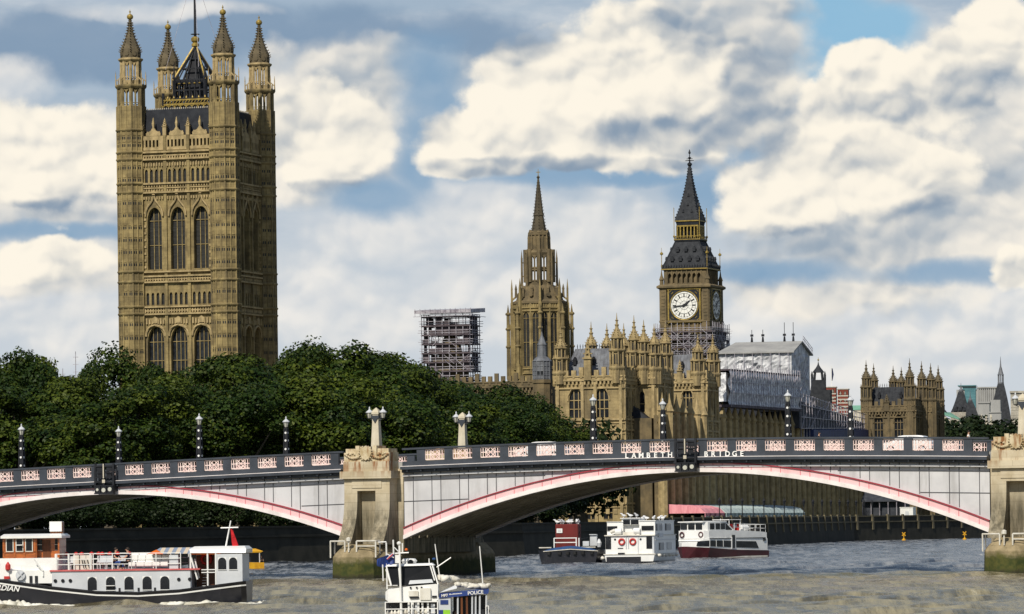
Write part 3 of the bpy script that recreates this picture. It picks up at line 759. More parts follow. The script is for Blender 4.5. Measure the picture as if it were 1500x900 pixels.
def badge(c, zcr):
    z1 = zt(c)
    b = MB()
    for x in (-0.9, -0.05, 0.9): b.box(c + x - 0.09, c + x + 0.09, -1.15, -0.95, z1 - PARH - 0.6, z1 - 0.02)
    for z in (z1 - 0.25, z1 - 0.85, z1 - 1.25, z1 - PARH - 0.05): b.box(c - 0.95, c + 0.95, -1.13, -0.93, z - 0.07, z + 0.07)
    b.box(c - 0.75, c - 0.2, -1.05, -0.9, z1 - 0.75, z1 - 0.3); b.box(c + 0.2, c + 0.75, -1.05, -0.9, z1 - 0.75, z1 - 0.3)
    b.box(c - 0.7, c - 0.2, -1.05, -0.9, z1 - 1.2, z1 - 0.9); b.box(c + 0.2, c + 0.7, -1.05, -0.9, z1 - 1.2, z1 - 0.9)
    for x in (-0.62, 0.0, 0.62): b.cbox(c + x, -1.0, zcr + 0.12, 0.55, 0.5, 0.62)
    for x in (-0.9, 0.9): b.box(c + x - 0.05, c + x + 0.05, -1.1, -0.1, z1 - PARH - 0.9, z1 - PARH + 0.05)
    b.box(c - 0.95, c + 0.95, -1.28, -0.7, zcr + 0.02, zcr + 0.12); b.box(c - 0.95, c + 0.95, -1.28, -0.7, zcr + 0.74, zcr + 0.82)
    o = b.build('navigation_light_frame', 'iron', bridge)
    w = MB()
    for x, z, r in ((-0.62, 0.42, 0.13), (0.0, 0.38, 0.2), (0.62, 0.45, 0.19)):
        w.tube((c + x, -1.30, zcr + z), (c + x, -1.20, zcr + z), r, 10)
    w.build('lamp_lens', 'lampglass', o)
    s = MB(); s.box(c - 0.07, c + 0.03, -1.24, -1.16, z1 - 1.35, z1 - 0.05); s.box(c - 0.16, c + 0.12, -1.22, -1.14, z1 - PARH - 0.15, z1 - PARH + 0.15)
    s.build('gauge_board', 'cream', o)
badge(0.0, 8.95); badge(-55.0, 7.80); badge(55, 7.8)

def letters():
    for word, x0, x1 in (('LAMBETH', -5.85, -1.25), ('BRIDGE', 1.35, 5.2)):
        n = len(word)
        for k, ch in enumerate(word):
            x = x0 + (x1 - x0) * (k + 0.5) / n
            text('raised_letter', ch, 0.62, 'white', bridge, Matrix.Translation((x, -0.47, zt(x) - PARH + 0.035)) @ FRONT, 0.05)
letters()

# ---- lamps on the bridge
def lantern_parts(parent, x, y, z, s=1.0):
    g = MB(); g.lathe([(0.20 * s, z), (0.36 * s, z + 0.62 * s)], 8, x, y); o = g.build('lantern', 'lampglass', parent)
    b = MB(); b.lathe([(0.10 * s, z - 0.12 * s), (0.26 * s, z - 0.002)], 8, x, y)
    for k in range(8):
        a = pi / 8 + k * pi / 4; b.tube((x + 0.21 * s * cos(a), y + 0.21 * s * sin(a), z), (x + 0.37 * s * cos(a), y + 0.37 * s * sin(a), z + 0.62 * s), 0.025 * s, 4)
    b.build('lantern_frame', 'iron', o)
    c = MB(); c.lathe([(0.44 * s, z + 0.621 * s), (0.46 * s, z + 0.70 * s), (0.30 * s, z + 0.86 * s), (0.13 * s, z + 1.0 * s), (0.07 * s, z + 1.08 * s), (0.10 * s, z + 1.16 * s), (0.03 * s, z + 1.38 * s)], 8, x, y)
    c.build('lantern_cap', 'greywhite', o)

def bridge_point(t, d, z): return bridge.matrix_basis @ Vector((t, d, z))
bridge.matrix_basis  # location and rotation as set
BM = Matrix.Translation((15.35, 385, 0)) @ Matrix.Rotation(-BA, 4, 'Z')

def lamp_post(label, t, d):
    p = BM @ Vector((t, d, zt(t) - 1.20))
    o = thing('bridge_lamp_post', label, 'street lamp', p, -BA, 'lamp posts along the bridge')
    H = 4.05
    b = MB(); b.cbox(0, 0, 0, 0.54, 0.54, 1.15)
    for sx in (-1, 1):
        for sy in (-1, 1): b.tube((sx * 0.21, sy * 0.21, 1.15), (sx * 0.14, sy * 0.14, H), 0.06, 4)
    b.loft([[(sx * 0.19, sy * 0.19, 1.15) for sx, sy in ((-1, -1), (1, -1), (1, 1), (-1, 1))], [(sx * 0.11, sy * 0.11, H) for sx, sy in ((-1, -1), (1, -1), (1, 1), (-1, 1))]])
    for z in (1.15, 1.65, 2.7, 3.65): b.cbox(0, 0, z, 0.50 - 0.05 * z, 0.50 - 0.05 * z, 0.09)
    b.cbox(0, 0, H, 0.34, 0.34, 0.16)
    b.build('post', 'iron', o)
    for z in (1.45, 2.2, 3.0, 3.72):
        r = MB(); h = 0.26 - 0.03 * z
        for s in (-1, 1):
            r.tube((0, s * (h + 0.03), z), (0, s * (h - 0.04), z), 0.10, 10); r.tube((s * (h + 0.03), 0, z), (s * (h - 0.04), 0, z), 0.10, 10)
        r.build('roundel', 'white', o)
    lantern_parts(o, 0, 0, H + 0.20, 0.74)
for lab, t, d in (
    ('black lamp post on the near parapet, left of the centre navigation lights', -8.8, 0.30),
    ('tall black lamp post on the near parapet in front of the grey sheeted scaffold', 8.8, 0.30),
    ('black lamp post on the far parapet, in front of the palace corner with two turrets', -8.2, BW - 0.35),
    ('black lamp post on the far parapet, beside the small far pavilion with many spires', 9.4, BW - 0.35),
    ('black lamp post on the near parapet before dark trees, below the great tower', -46.2, 0.30),
    ('black lamp post on the near parapet at the far left edge of the bridge', -63.9, 0.30),
    ('shorter black lamp post on the far parapet, just right of the left navigation lights', -62.4, BW - 0.35),
    ('shorter black lamp post on the far parapet, nearest left of the stone obelisk', -45.2, BW - 0.35)):
    lamp_post(lab, t, d)

def obelisk(label, t, d):
    p = BM @ Vector((t, d, zt(t) - 0.25))
    o = thing('stone_lamp_obelisk', label, 'lamp obelisk', p, -BA, 'stone obelisks with twin lanterns on the piers')
    b = MB()
    def sq(r, z): return [(-r, -r, z), (r, -r, z), (r, r, z), (-r, r, z)]
    b.loft([sq(0.46, -0.6), sq(0.46, 0.08), sq(0.39, 0.4), sq(0.26, 3.35), sq(0.33, 3.4), sq(0.33, 3.58), sq(0.24, 3.75), sq(0.02, 3.98)])
    b.build('shaft', 'obelisk', o)
    k = MB(); k.box(-0.35, 0.35, -0.35, 0.35, 3.02, 3.28)
    for s in (-1, 1): k.tube((s * 0.2, 0, 3.12), (s * 0.62, 0, 3.0), 0.06); k.tube((s * 0.2, 0, 2.75), (s * 0.6, 0, 3.0), 0.04)
    k.extr([(-0.26, 3.02), (0, 2.6), (0.26, 3.02)], -0.37, -0.30)
    k.build('bracket', 'greypaint', o)
    for s in (-1, 1): lantern_parts(o, s * 0.64, 0, 3.06, 0.74)
obelisk('pale stone obelisk with two lanterns on the left pier, standing on the carved rust-stained crest', -29.25, 0.7)
obelisk('pale stone obelisk with two lanterns on the far side of the road, before the trees', -29.25, 22.4)
obelisk('pale stone obelisk with two lanterns on the right pier, in front of the slate roofs', 29.25, 0.7)
obelisk('stone obelisk with two lanterns on the far end of the right pier', 29.25, 22.4)

# ================================================================== GREAT SQUARE TOWER
def octa(r): return r / cos(pi / 8)          # apothem to circumradius

def turret_shell(b, ap, z0, z1, rib=0.16, slots=None):
    b.lathe([(octa(ap), z0), (octa(ap), z1)], 8)
    for k in range(8):
        a = pi / 8 + k * pi / 4; R = octa(ap)
        b.tube((R * cos(a), R * sin(a), z0), (R * cos(a), R * sin(a), z1), rib * 1.3, 4)
        a = k * pi / 4; tx, ty = -sin(a), cos(a)
        for d in (0.0,):
            b.tube((ap * cos(a) + tx * d, ap * sin(a) + ty * d, z0), (ap * cos(a) + tx * d, ap * sin(a) + ty * d, z1), rib, 4)

def ring(b, ap, z, h, out=0.25):
    b.lathe([(octa(ap + out * 0.4), z), (octa(ap + out), z + h * 0.45), (octa(ap + out), z + h * 0.8), (octa(ap + out * 0.3), z + h)], 8)

def open_stage(b, ap, z0, z1, post=0.34, mid=0.16, heads=0.22):
    H = z1 - z0
    for k in range(8):
        a = pi / 8 + k * pi / 4; R = octa(ap) - post * 0.8
        b.tube((R * cos(a), R * sin(a), z0), (R * cos(a), R * sin(a), z1), post, 6)
        a = k * pi / 4; r = ap - post * 0.7
        b.tube((r * cos(a), r * sin(a), z0), (r * cos(a), r * sin(a), z1), mid, 4)
        # arched heads and a sill rail
        p = Vector((octa(ap) * cos(a - pi / 8), octa(ap) * sin(a - pi / 8), 0)) * 0.93; q = Vector((octa(ap) * cos(a + pi / 8), octa(ap) * sin(a + pi / 8), 0)) * 0.93
        for f0, f1, g0, g1 in ((0, .5, 1 - heads, 1), (.5, 1, 1 - heads, 1)):
            u, v = p.lerp(q, f0), p.lerp(q, f1); m = (u + v) / 2
            b.tube((u.x, u.y, z0 + H * g0), (m.x, m.y, z0 + H * g1), 0.13, 4); b.tube((v.x, v.y, z0 + H * g0), (m.x, m.y, z0 + H * g1), 0.13, 4)
        b.tube((p.x, p.y, z0 + H * 0.17), (q.x, q.y, z0 + H * 0.17), 0.10, 4)

def great_tower():
    Y0 = 895.0
    c = at(292, 540, Y0)
    rz = -radians(17.9)
    t = thing('square_stone_tower', 'tallest massive square limestone tower with four spired corner turrets, rising over the trees', 'tower', (c.x, c.y, GZ), rz)
    k = 1 / 7.395
    def z(py): return 4.78 + (772.0 - py) * 0.1352 - GZ        # height above the tower's foot from a picture row
    Wt = 9.9; wall = 10.5
    # core and the four walls with real openings
    bays = [-4.95, 0.0, 4.95]
    ww = 3.05
    holes = []
    for x in bays:
        holes.append((x - ww / 2, x + ww / 2, z(394), z(303)))
        holes.append((x - 1.75, x + 1.75, z(555), z(478)))
    small = []
    for x in bays:
        for d in (-1.62, -0.54, 0.54, 1.62):
            small.append((x + d - 0.30, x + d + 0.30, z(446), z(428)))
            small.append((x + d - 0.32, x + d + 0.32, z(267), z(247)))
    def wall_face(ang):
        R = Matrix.Rotation(ang, 4, 'Z')
        b = MB(); b.T = R
        b.skin(-Wt + 1.2, Wt - 1.2, 0, z(214), holes + small, -wall, -wall + 1.15)
        # pilasters between the bays, string courses, blind tracery ribs
        for x in (-7.42, -2.475, 2.475, 7.42): b.box(x - 0.30, x + 0.30, -wall - 0.38, -wall - 0.002, 0, z(196))
        return b, R
    core = MB(); core.box(-wall + 1.4, wall - 1.4, -wall + 1.4, wall - 1.4, 0, z(203))
    cb = core.build('tower_core', 'stone_dark', t)
    for f in range(4):
        ang = f * pi / 2
        b, R = wall_face(ang)
        face = b.build('wall', 'stone_tower', t)
        s = MB(); s.T = R
        def course(y0, y1, out, half=Wt - 0.9): s.box(-half, half, -wall - out, -wall + 0.3, z(y1), z(y0))
        for a in (222, 232.5, 268, 281, 397.5, 404, 412.5, 449, 459.5): course(a - 1.2, a + 1.2, 0.62)
        for a in (227, 274.5, 408, 454.5): course(a - 0.9, a + 0.9, 0.30)
        # quatrefoil panel bands: rows of little blocks
        n = 30
        for a, h in ((229.8, 3.2), (271.2, 3.4), (278, 3.0), (408.3, 5), (454.5, 6), (240, 5), (289.0, 4)):
            for i in range(n):
                x = -8.4 + 16.8 * (i + 0.5) / n
                s.box(x - 0.13, x + 0.13, -wall - 0.34, -wall + 0.1, z(a + h / 2), z(a - h / 2))
        for x in bays:
            for i in (-3, -1, 1, 3):                # thin mullion ribs above the small lights
                s.box(x + i * 0.72 - 0.08, x + i * 0.72 + 0.08, -wall - 0.22, -wall + 0.05, z(246), z(236))
        # carved panel over the lower windows
        rnd = random.Random(f)
        for x in bays:
            for i in range(7):
                q = x - 1.8 + 0.6 * i; hh = rnd.uniform(2, 6)
                s.box(q - 0.17, q + 0.17, -wall - rnd.uniform(0.2, 0.42), -wall + 0.05, z(474), z(474 - hh - 3))
            s.extr([(x - 0.5, z(473)), (x - 0.6, z(466)), (x, z(463)), (x + 0.6, z(466)), (x + 0.5, z(473))], -wall - 0.45, -wall + 0.05)
        # ogee hoods over the tall windows and round hoods over the lower ones
        for x in bays:
            pts = [(-1.85, 316), (-1.75, 309), (-1.45, 303), (-0.95, 298.5), (-0.45, 294), (-0.16, 288), (0, 281)]
            for (xa, ya), (xb, yb) in zip(pts[:-1], pts[1:]):
                for sg in (-1, 1): s.tube((x + sg * xa, -wall - 0.25, z(ya)), (x + sg * xb, -wall - 0.25, z(yb)), 0.20, 5)
            s.lathe([(0.05, z(286)), (0.42, z(284.5)), (0.1, z(282.5)), (0.3, z(280)), (0.05, z(277))], 6, x, -wall - 0.3)
            pts = [(-2.05, 492), (-1.95, 486), (-1.6, 481), (-1.0, 477.6), (0, 475.5)]
            for (xa, ya), (xb, yb) in zip(pts[:-1], pts[1:]):
                for sg in (-1, 1): s.tube((x + sg * xa, -wall - 0.2, z(ya)), (x + sg * xb, -wall - 0.2, z(yb)), 0.24, 5)
        # blind panel strips beside the big windows
        for x in (-6.95, 6.95):
            for i in range(9):
                zz = z(392 - 10 * i); s.box(x - 0.24, x + 0.24, -wall - 0.2, -wall + 0.05, zz, zz + 0.45)
        s.build('string_course', 'stone_trim', face)
        # pierced parapet with gablets and pinnacles
        p = MB(); p.T = R
        p.skin(-Wt + 1.2, Wt - 1.2, z(219), z(198), [(-8.2 + 0.78 * i, -8.2 + 0.78 * i + 0.42, z(215), z(204)) for i in range(22) if i % 7 != 6], -wall - 0.1, -wall + 0.35)
        for x in bays:
            p.extr([(x - 1.55, z(198)), (x - 1.55, z(194)), (x - 0.5, z(190)), (x, z(184)), (x + 0.5, z(190)), (x + 1.55, z(194)), (x + 1.55, z(198))], -wall - 0.15, -wall + 0.3)
            p.lathe([(0.2, z(186)), (0.35, z(180)), (0.08, z(171))], 4, x, -wall + 0.05)
        for x in (-7.42, -2.475, 2.475, 7.42): pinnacle(p, x, -wall - 0.05, z(198), z(172) - z(198), 0.72)
        for x in (-4.95 - 1.24, -4.95 + 1.24, -1.24, 1.24, 3.7, 6.2): p.cbox(x, -wall + 0.1, z(198), 0.3, 0.3, 0.9)
        p.build('pierced_parapet', 'stone_trim', t)
        for x in bays:
            def put_win(w, h, px, pz, **kw):
                v = R @ Vector((px, -wall, pz)); window(t, w, h, v, ang, **kw)
            put_win(ww, z(303) - z(394), x, z(394), lights=3, transoms=2, depth=1.3, stone='stone_tower', glass='louvre', bar=0.14)
            put_win(3.5, z(478) - z(555), x, z(555), lights=4, transoms=2, depth=1.2, stone='stone_tower', bar=0.13)
        for x0, x1, za, zb in small:
            v = R @ Vector(((x0 + x1) / 2, -wall, za)); window(t, x1 - x0, zb - za, v, ang, stone='stone_tower', glass='louvre', lights=1, transoms=0, depth=0.5)
    # turrets
    first = None
    for sx, sy in ((1, -1), (-1, -1), (1, 1), (-1, 1)):
        if first is None:
            b = MB()
            turret_shell(b, 2.62, 0, z(153), 0.15)
            for a in (189, 222, 232.5, 268, 281, 397.5, 412.5, 449, 459.5): ring(b, 2.62, z(a) - 0.25, 0.6, 0.30)
            for a in (196, 206, 240, 258, 292, 310, 328, 346, 364, 382, 425, 470, 490, 510):      # panel transoms
                for i in range(8):
                    an = i * pi / 4; tx, ty = -sin(an), cos(an)
                    for d in (-0.52, 0.52):
                        b.tube((2.62 * cos(an) + tx * (d - 0.3), 2.62 * sin(an) + ty * (d - 0.3), z(a)), (2.62 * cos(an) + tx * (d + 0.3), 2.62 * sin(an) + ty * (d + 0.3), z(a)), 0.12, 4)
            sl = MB()
            for a in (197, 208, 241, 259, 293, 311, 329, 347, 365, 383, 426, 471, 491, 511):
                for i in range(8):
                    for d in (-0.78, -0.36, 0.36, 0.78):
                        sl.T = Matrix.Rotation(i * pi / 4, 4, 'Z'); sl.box(2.58, 2.64, d - 0.13, d + 0.13, z(a) - 0.75, z(a) - 0.2)
            sl.T = None
            open_stage(b, 2.55, z(153), z(127), 0.42, 0.2)
            ring(b, 2.55, z(127), z(121) - z(127), 0.35)
            first = tr = b.build('corner_turret', 'stone_tower', t, (Wt * sx, Wt * sy, 0)); tag(sl.build('panel_slot', 'louvre', tr), kind='stuff')
            u = MB()
            for i in range(8):
                a = pi / 8 + i * pi / 4; R = octa(2.75); u.tube((R * cos(a), R * sin(a), z(123)), (R * cos(a), R * sin(a), z(109)), 0.17, 4, 0.09); u.tube((R * cos(a), R * sin(a), z(109)), (R * cos(a), R * sin(a), z(101)), 0.13, 4, 0.02)
                R2 = octa(1.9); u.tube((R * cos(a), R * sin(a), z(116)), (R2 * cos(a), R2 * sin(a), z(110)), 0.12, 4)
                a = i * pi / 4; u.tube((2.7 * cos(a), 2.7 * sin(a), z(122)), (2.7 * cos(a), 2.7 * sin(a), z(114)), 0.12, 4)
            u.lathe([(octa(1.95), z(121)), (octa(1.95), z(115))], 8)
            open_stage(u, 1.95, z(115), z(87), 0.34, 0.17)
            ring(u, 1.9, z(87), z(82) - z(87), 0.40)
            u.build('lantern_stage', 'stone_trim', tr)
            d = MB()
            prof = [(octa(1.86), z(82.5)), (octa(1.92), z(74)), (octa(1.80), z(68)), (octa(1.35), z(60)), (octa(0.88), z(51)), (octa(0.55), z(43)), (octa(0.36), z(35)), (octa(0.28), z(28)), (octa(0.34), z(26)), (0.1, z(24))]
            d.lathe(prof, 8)
            for (r0, z0), (r1, z1) in zip(prof[1:7], prof[2:8]):      # crockets up the ridges
                for f in (0.15, 0.6):
                    r = r0 + (r1 - r0) * f; zz = z0 + (z1 - z0) * f
                    for i in range(8):
                        a = pi / 8 + i * pi / 4; d.tube((r * cos(a), r * sin(a), zz), ((r + 0.28) * cos(a), (r + 0.28) * sin(a), zz + 0.18), 0.12, 4)
            for i in range(8):
                a = i * pi / 4; d.tube((1.9 * cos(a), 1.9 * sin(a), z(76)), (2.05 * cos(a), 2.05 * sin(a), z(76)), 0.5, 6)
            d.build('ogee_spire', 'stone_cap', tr)
            e = MB(); e.lathe([(0.1, z(25.5)), (0.5, z(24)), (0.66, z(21.0)), (0.5, z(18)), (0.12, z(16.5)), (0.08, z(14.5)), (0.24, z(13.6)), (0.08, z(12.4)), (0.03, z(10))], 10)
            e.build('gilded_ball', 'gold', tr, smooth=True)
        else:
            c2 = copy_tree(first, t); c2.location = (Wt * sx, Wt * sy, 0)
    # iron roof, gilded cresting and the crown that carries the flag mast
    r = MB(); r.lathe([(wall * 1.30, z(203)), (wall * 1.20, z(160)), (wall * 1.12, z(158))], 4, rot=pi / 4)
    roof = r.build('iron_roof', 'roof_iron', t)
    r = MB()
    for i in range(36):
        x = -8.2 + 16.4 * (i + 0.5) / 36
        for a in range(4):
            v = Matrix.Rotation(a * pi / 2, 4, 'Z') @ Vector((x, -8.25, 0)); r.lathe([(0.1, z(159)), (0.16, z(157)), (0.02, z(155.4))], 4, v.x, v.y)
    r.build('roof_cresting', 'stone_grey', roof)
    cr = MB(); h = 5.0; hl = 3.3
    cr.box(-h, h, -h, h, z(162), z(150.5))
    for sx in (-1, 1):
        for sy in (-1, 1): cr.tube((sx * h, sy * h, z(160)), (sx * h, sy * h, z(132)), 0.3, 6); cr.tube((sx * hl, sy * hl, z(150)), (sx * hl, sy * hl, z(108)), 0.36, 6); cr.tube((sx * hl, sy * hl, z(108)), (sx * hl, sy * hl, z(86)), 0.28, 4, 0.03)
    for i in range(4):
        cr.T = Matrix.Rotation(i * pi / 2, 4, 'Z')
        for x in (-2.2, -1.1, 0, 1.1, 2.2): cr.tube((x, -hl, z(150)), (x, -hl, z(110)), 0.19, 4)
        for zz in (112, 127, 139): cr.box(-hl, hl, -hl - 0.1, -hl + 0.15, z(zz + 1), z(zz - 1))
        for x in (-2.7, -1.6, -0.55, 0.55, 1.6, 2.7): cr.tube((x - 0.5, -hl, z(120)), (x, -hl, z(112)), 0.12, 4); cr.tube((x + 0.5, -hl, z(120)), (x, -hl, z(112)), 0.12, 4)
        cr.tube((-hl, -hl, z(112)), (0, -0.3, z(62)), 0.28, 5)
        for x in (-1.4, 1.4): cr.tube((x, -hl, z(112)), (x * 0.1, -0.4, z(66)), 0.15, 4)
        for f in (0.35, 0.65): cr.box(-hl * (1 - f), hl * (1 - f), -hl * (1 - f) - 0.1, -hl * (1 - f) + 0.1, z(112 - 50 * f) - 0.12, z(112 - 50 * f) + 0.12)
    cr.tube((0, 0, z(160)), (0, 0, z(50)), 0.42, 8); cr.loft([[(-1.7, -1.7, z(160)), (1.7, -1.7, z(160)), (1.7, 1.7, z(160)), (-1.7, 1.7, z(160))], [(-1.5, -1.5, z(112)), (1.5, -1.5, z(112)), (1.5, 1.5, z(112)), (-1.5, 1.5, z(112))], [(-0.5, -0.5, z(66)), (0.5, -0.5, z(66)), (0.5, 0.5, z(66)), (-0.5, 0.5, z(66))]])
    cr.T = None
    crown = cr.build('iron_crown', 'iron', t)
    go = MB()
    for i in range(4):
        go.T = Matrix.Rotation(i * pi / 2, 4, 'Z')
        go.box(-h - 0.1, h + 0.1, -h - 0.22, -h - 0.06, z(150), z(147.6)); go.box(-h - 0.1, h + 0.1, -h - 0.22, -h - 0.06, z(143.5), z(141.5))
        for j in range(15):
            x = -h + 2 * h * (j + 0.5) / 15; go.tube((x - 0.25, -h - 0.14, z(147)), (x + 0.25, -h - 0.14, z(142)), 0.09, 4)
            if j % 2: go.lathe([(0.05, z(141.5)), (0.2, z(139.5)), (0.03, z(136.5))], 5, x, -h - 0.14)
        for j in range(9):
            x = -h + 2 * h * j / 8; go.tube((x, -h - 0.2, z(150.5)), (x, -h - 0.2, z(160 if j % 4 == 0 else 157)), 0.14, 4)
            go.tube((x, -h - 0.2, z(152)), (x + 0.5, -h - 0.2, z(150.4)), 0.09, 4); go.tube((x, -h - 0.2, z(152)), (x - 0.5, -h - 0.2, z(150.4)), 0.09, 4)
        for x in (-2.2, -1.1, 0, 1.1, 2.2): go.lathe([(0.05, z(119)), (0.3, z(117.6)), (0.05, z(116))], 6, x, -hl - 0.1)
        go.tube((-hl - 0.18, -hl - 0.18, z(112)), (-0.2, -0.45, z(62)), 0.20, 4)
    go.T = None
    go.lathe([(0.4, z(62)), (0.75, z(60)), (0.75, z(57)), (0.45, z(55)), (0.8, z(52.5)), (0.85, z(48.5)), (0.5, z(46))], 8)
    go.build('gilded_cresting', 'gold', crown)
    pole = MB(); pole.tube((0, 0, z(50)), (0, 0, z(-52)), 0.30, 8, 0.2); pole.lathe([(0.9, z(43)), (0.9, z(42))], 8)
    fp = pole.build('flag_mast', 'blackpaint', crown)
    w = MB()
    for a in (0.5, 2.0, 3.6, 5.2): w.tube((0.2 * cos(a), 0.2 * sin(a), z(-45)), (6 * cos(a), 6 * sin(a), z(95)), 0.035, 4)
    w.build('guy_wire', 'tube', crown)
great_tower()

# ================================================================== OCTAGONAL SPIRE TOWER
def spire_tower():
    Y0 = 1010.0; k = Y0 / F
    c = at(792, 550, Y0)
    t = thing('octagonal_spire_tower', 'slim octagonal stone tower with tall pointed spire and flying pinnacles, left of the clock tower', 'tower', (c.x, c.y, GZ), 0)
    def z(py): return CAM_H + (765.5 - py) * k - GZ
    R1 = 38.5 * k; ap = R1 * cos(pi / 8)
    rot = -pi / 2
    b = MB()
    b.lathe([(R1, 0), (R1, z(549))], 8, rot=rot)
    Ri = R1 - 0.9; b.lathe([(Ri * 0.93, z(549)), (Ri * 0.93, z(446))], 8, rot=rot)
    for i in range(8):
        a = rot + pi / 8 + i * pi / 4
        b.T = Matrix.Rotation(a + pi / 2, 4, 'Z')
        half = R1 * sin(pi / 8); zs, zt2 = z(538), z(459)
        b.skin(-half, half, z(549), z(446), [(-1.95, -0.38, zs, zt2), (0.38, 1.95, zs, zt2)], -ap, -ap + 0.9)
        b.box(-0.14, 0.14, -ap - 0.25, -ap - 0.003, z(549), z(446))
        for py in (452, 456.5, 541, 548): b.box(-half, half, -ap - 0.3, -ap - 0.004, z(py) - 0.15, z(py) + 0.15)
        for j in range(8): b.box(-half + (j + 0.3) * half / 4, -half + (j + 0.7) * half / 4, -ap - 0.2, -ap - 0.003, z(452), z(447))
        b.T = None
    body = b.build('tower_body', 'stone_tower', t)
    for i in range(8):
        a = rot + pi / 8 + i * pi / 4; Rm = Matrix.Rotation(a + pi / 2, 4, 'Z')
        for x in (-1.165, 1.165):
            v = Rm @ Vector((x, -ap, z(538))); window(t, 1.57, z(459) - z(538), v, a + pi / 2, stone='stone_tower', glass='louvre', lights=2, transoms=2, depth=0.42, bar=0.10)
    # corner buttresses with flying pinnacles
    for i in range(8):
        a = rot + i * pi / 4; Rm = Matrix.Rotation(a + pi / 2, 4, 'Z')
        d = MB(); d.T = Rm
        d.box(-0.38, 0.38, -R1 - 0.8, -R1 + 0.3, 0, z(452)); d.box(-0.34, 0.34, -R1 - 0.7, -R1 + 0.3, z(452), z(444)); 
        d.tube((0, -R1 - 0.35, z(444)), (0, -R1 - 0.35, z(424)), 0.36, 4, 0.30); d.tube((0, -R1 - 0.35, z(424)), (0, -R1 - 0.35, z(409)), 0.32, 4, 0.03)
        d.tube((0, -R1 - 0.35, z(440)), (0, -R1 + 2.6, z(424)), 0.26, 4)
        # outer free-standing shaft
        o = -R1 - 1.25
        d.tube((0, o, z(556)), (0, o, z(462)), 0.48, 6, 0.38); d.tube((0, o, z(462)), (0, o, z(446)), 0.40, 6, 0.03)
        d.box(-0.5, 0.5, o, -R1 - 0.85, 0, z(535)); d.tube((0, o, z(484)), (0, -R1 - 0.5, z(474)), 0.30, 4)
        for py in (462, 484, 510): d.lathe([(0.5, z(py)), (0.66, z(py) + 0.3), (0.5, z(py) + 0.6)], 6, 0, o)
        d.build('flying_buttress', 'stone_tower', t)
    # sloping middle, belfry lantern
    b = MB()
    b.lathe([(R1 + 0.3, z(446)), (R1 + 0.3, z(443)), (R1 - 0.6, z(440)), (R1 * 0.80, z(428)), (R1 * 0.72, z(421)), (20.5 * k, z(418)), (20.5 * k, z(414))], 8, rot=rot)
    for i in range(16):
        a = rot + i * pi / 8; r = R1 * 0.80 if i % 2 else R1 * 0.9
        b.tube((r * cos(a), r * sin(a), z(436)), (r * cos(a), r * sin(a), z(424)), 0.45, 4, 0.35); b.tube((r * cos(a), r * sin(a), z(424)), (r * cos(a), r * sin(a), z(416)), 0.45, 4, 0.04)
        if i % 2: b.tube(((r + .2) * cos(a), (r + .2) * sin(a), z(433)), ((r + .55) * cos(a), (r + .55) * sin(a), z(433)), 0.5, 6)
    b.build('sloping_stage', 'stone_dark', t)
    b = MB(); Rl = 19.5 * k
    for i in range(8):
        a = rot + i * pi / 4; b.tube((Rl * cos(a), Rl * sin(a), z(414)), (Rl * cos(a), Rl * sin(a), z(366)), 0.62, 6)
        ro = Rl + 0.95; b.tube((ro * cos(a), ro * sin(a), z(420)), (ro * cos(a), ro * sin(a), z(378)), 0.28, 6, 0.22); b.tube((ro * cos(a), ro * sin(a), z(378)), (ro * cos(a), ro * sin(a), z(366)), 0.26, 4, 0.02)
        for py in (406, 386): b.tube((ro * cos(a), ro * sin(a), z(py)), (Rl * cos(a), Rl * sin(a), z(py - 3)), 0.16, 4)
        a2 = a + pi / 8; r2 = Rl * cos(pi / 8)
        b.tube((r2 * cos(a2), r2 * sin(a2), z(414)), (r2 * cos(a2), r2 * sin(a2), z(366)), 0.25, 4)
        q0 = Vector((Rl * cos(a), Rl * sin(a), 0)); q1 = Vector((Rl * cos(a + pi / 4), Rl * sin(a + pi / 4), 0))
        for py in (412, 396, 393): b.tube((q0.x, q0.y, z(py)), (q1.x, q1.y, z(py)), 0.22, 4)
        for f in (0.27, 0.73):
            qm = q0.lerp(q1, f); b.tube((q0.lerp(q1, f - 0.27).x, q0.lerp(q1, f - 0.27).y, z(380)), (qm.x, qm.y, z(373)), 0.2, 4); qe = q0.lerp(q1, f + 0.27); b.tube((qe.x, qe.y, z(380)), (qm.x, qm.y, z(373)), 0.2, 4)
    b.lathe([(Rl + 0.2, z(374)), (Rl + 0.4, z(371)), (Rl + 0.2, z(368)), (14.8 * k, z(366)), (14.6 * k, z(343)), (15.2 * k, z(341)), (13 * k, z(339))], 8, rot=rot)
    for i in range(8):
        a = rot + i * pi / 4; r = 15.6 * k
        b.tube((r * cos(a), r * sin(a), z(368)), (r * cos(a), r * sin(a), z(350)), 0.35, 4, 0.25); b.tube((r * cos(a), r * sin(a), z(350)), (r * cos(a), r * sin(a), z(340)), 0.3, 4, 0.03)
        a += pi / 8; r = 14.6 * k * cos(pi / 8)
        b.T = Matrix.Rotation(a + pi / 2, 4, 'Z'); b.extr([(-1.0, z(345)), (0, z(337)), (1.0, z(345))], -r - 0.25, -r + 0.2); b.box(-0.16, 0.16, -r - 0.2, -r + 0.1, z(366), z(345)); b.T = None
    b.build('lantern', 'stone_dark', t)
    b = MB(); prof = [(11.5 * k, z(341)), (7.2 * k, z(317)), (8.3 * k, z(315.5)), (7.0 * k, z(313)), (1.3 * k, z(262)), (2.6 * k, z(260)), (0.8 * k, z(257.5))]
    b.lathe(prof, 8, rot=rot)
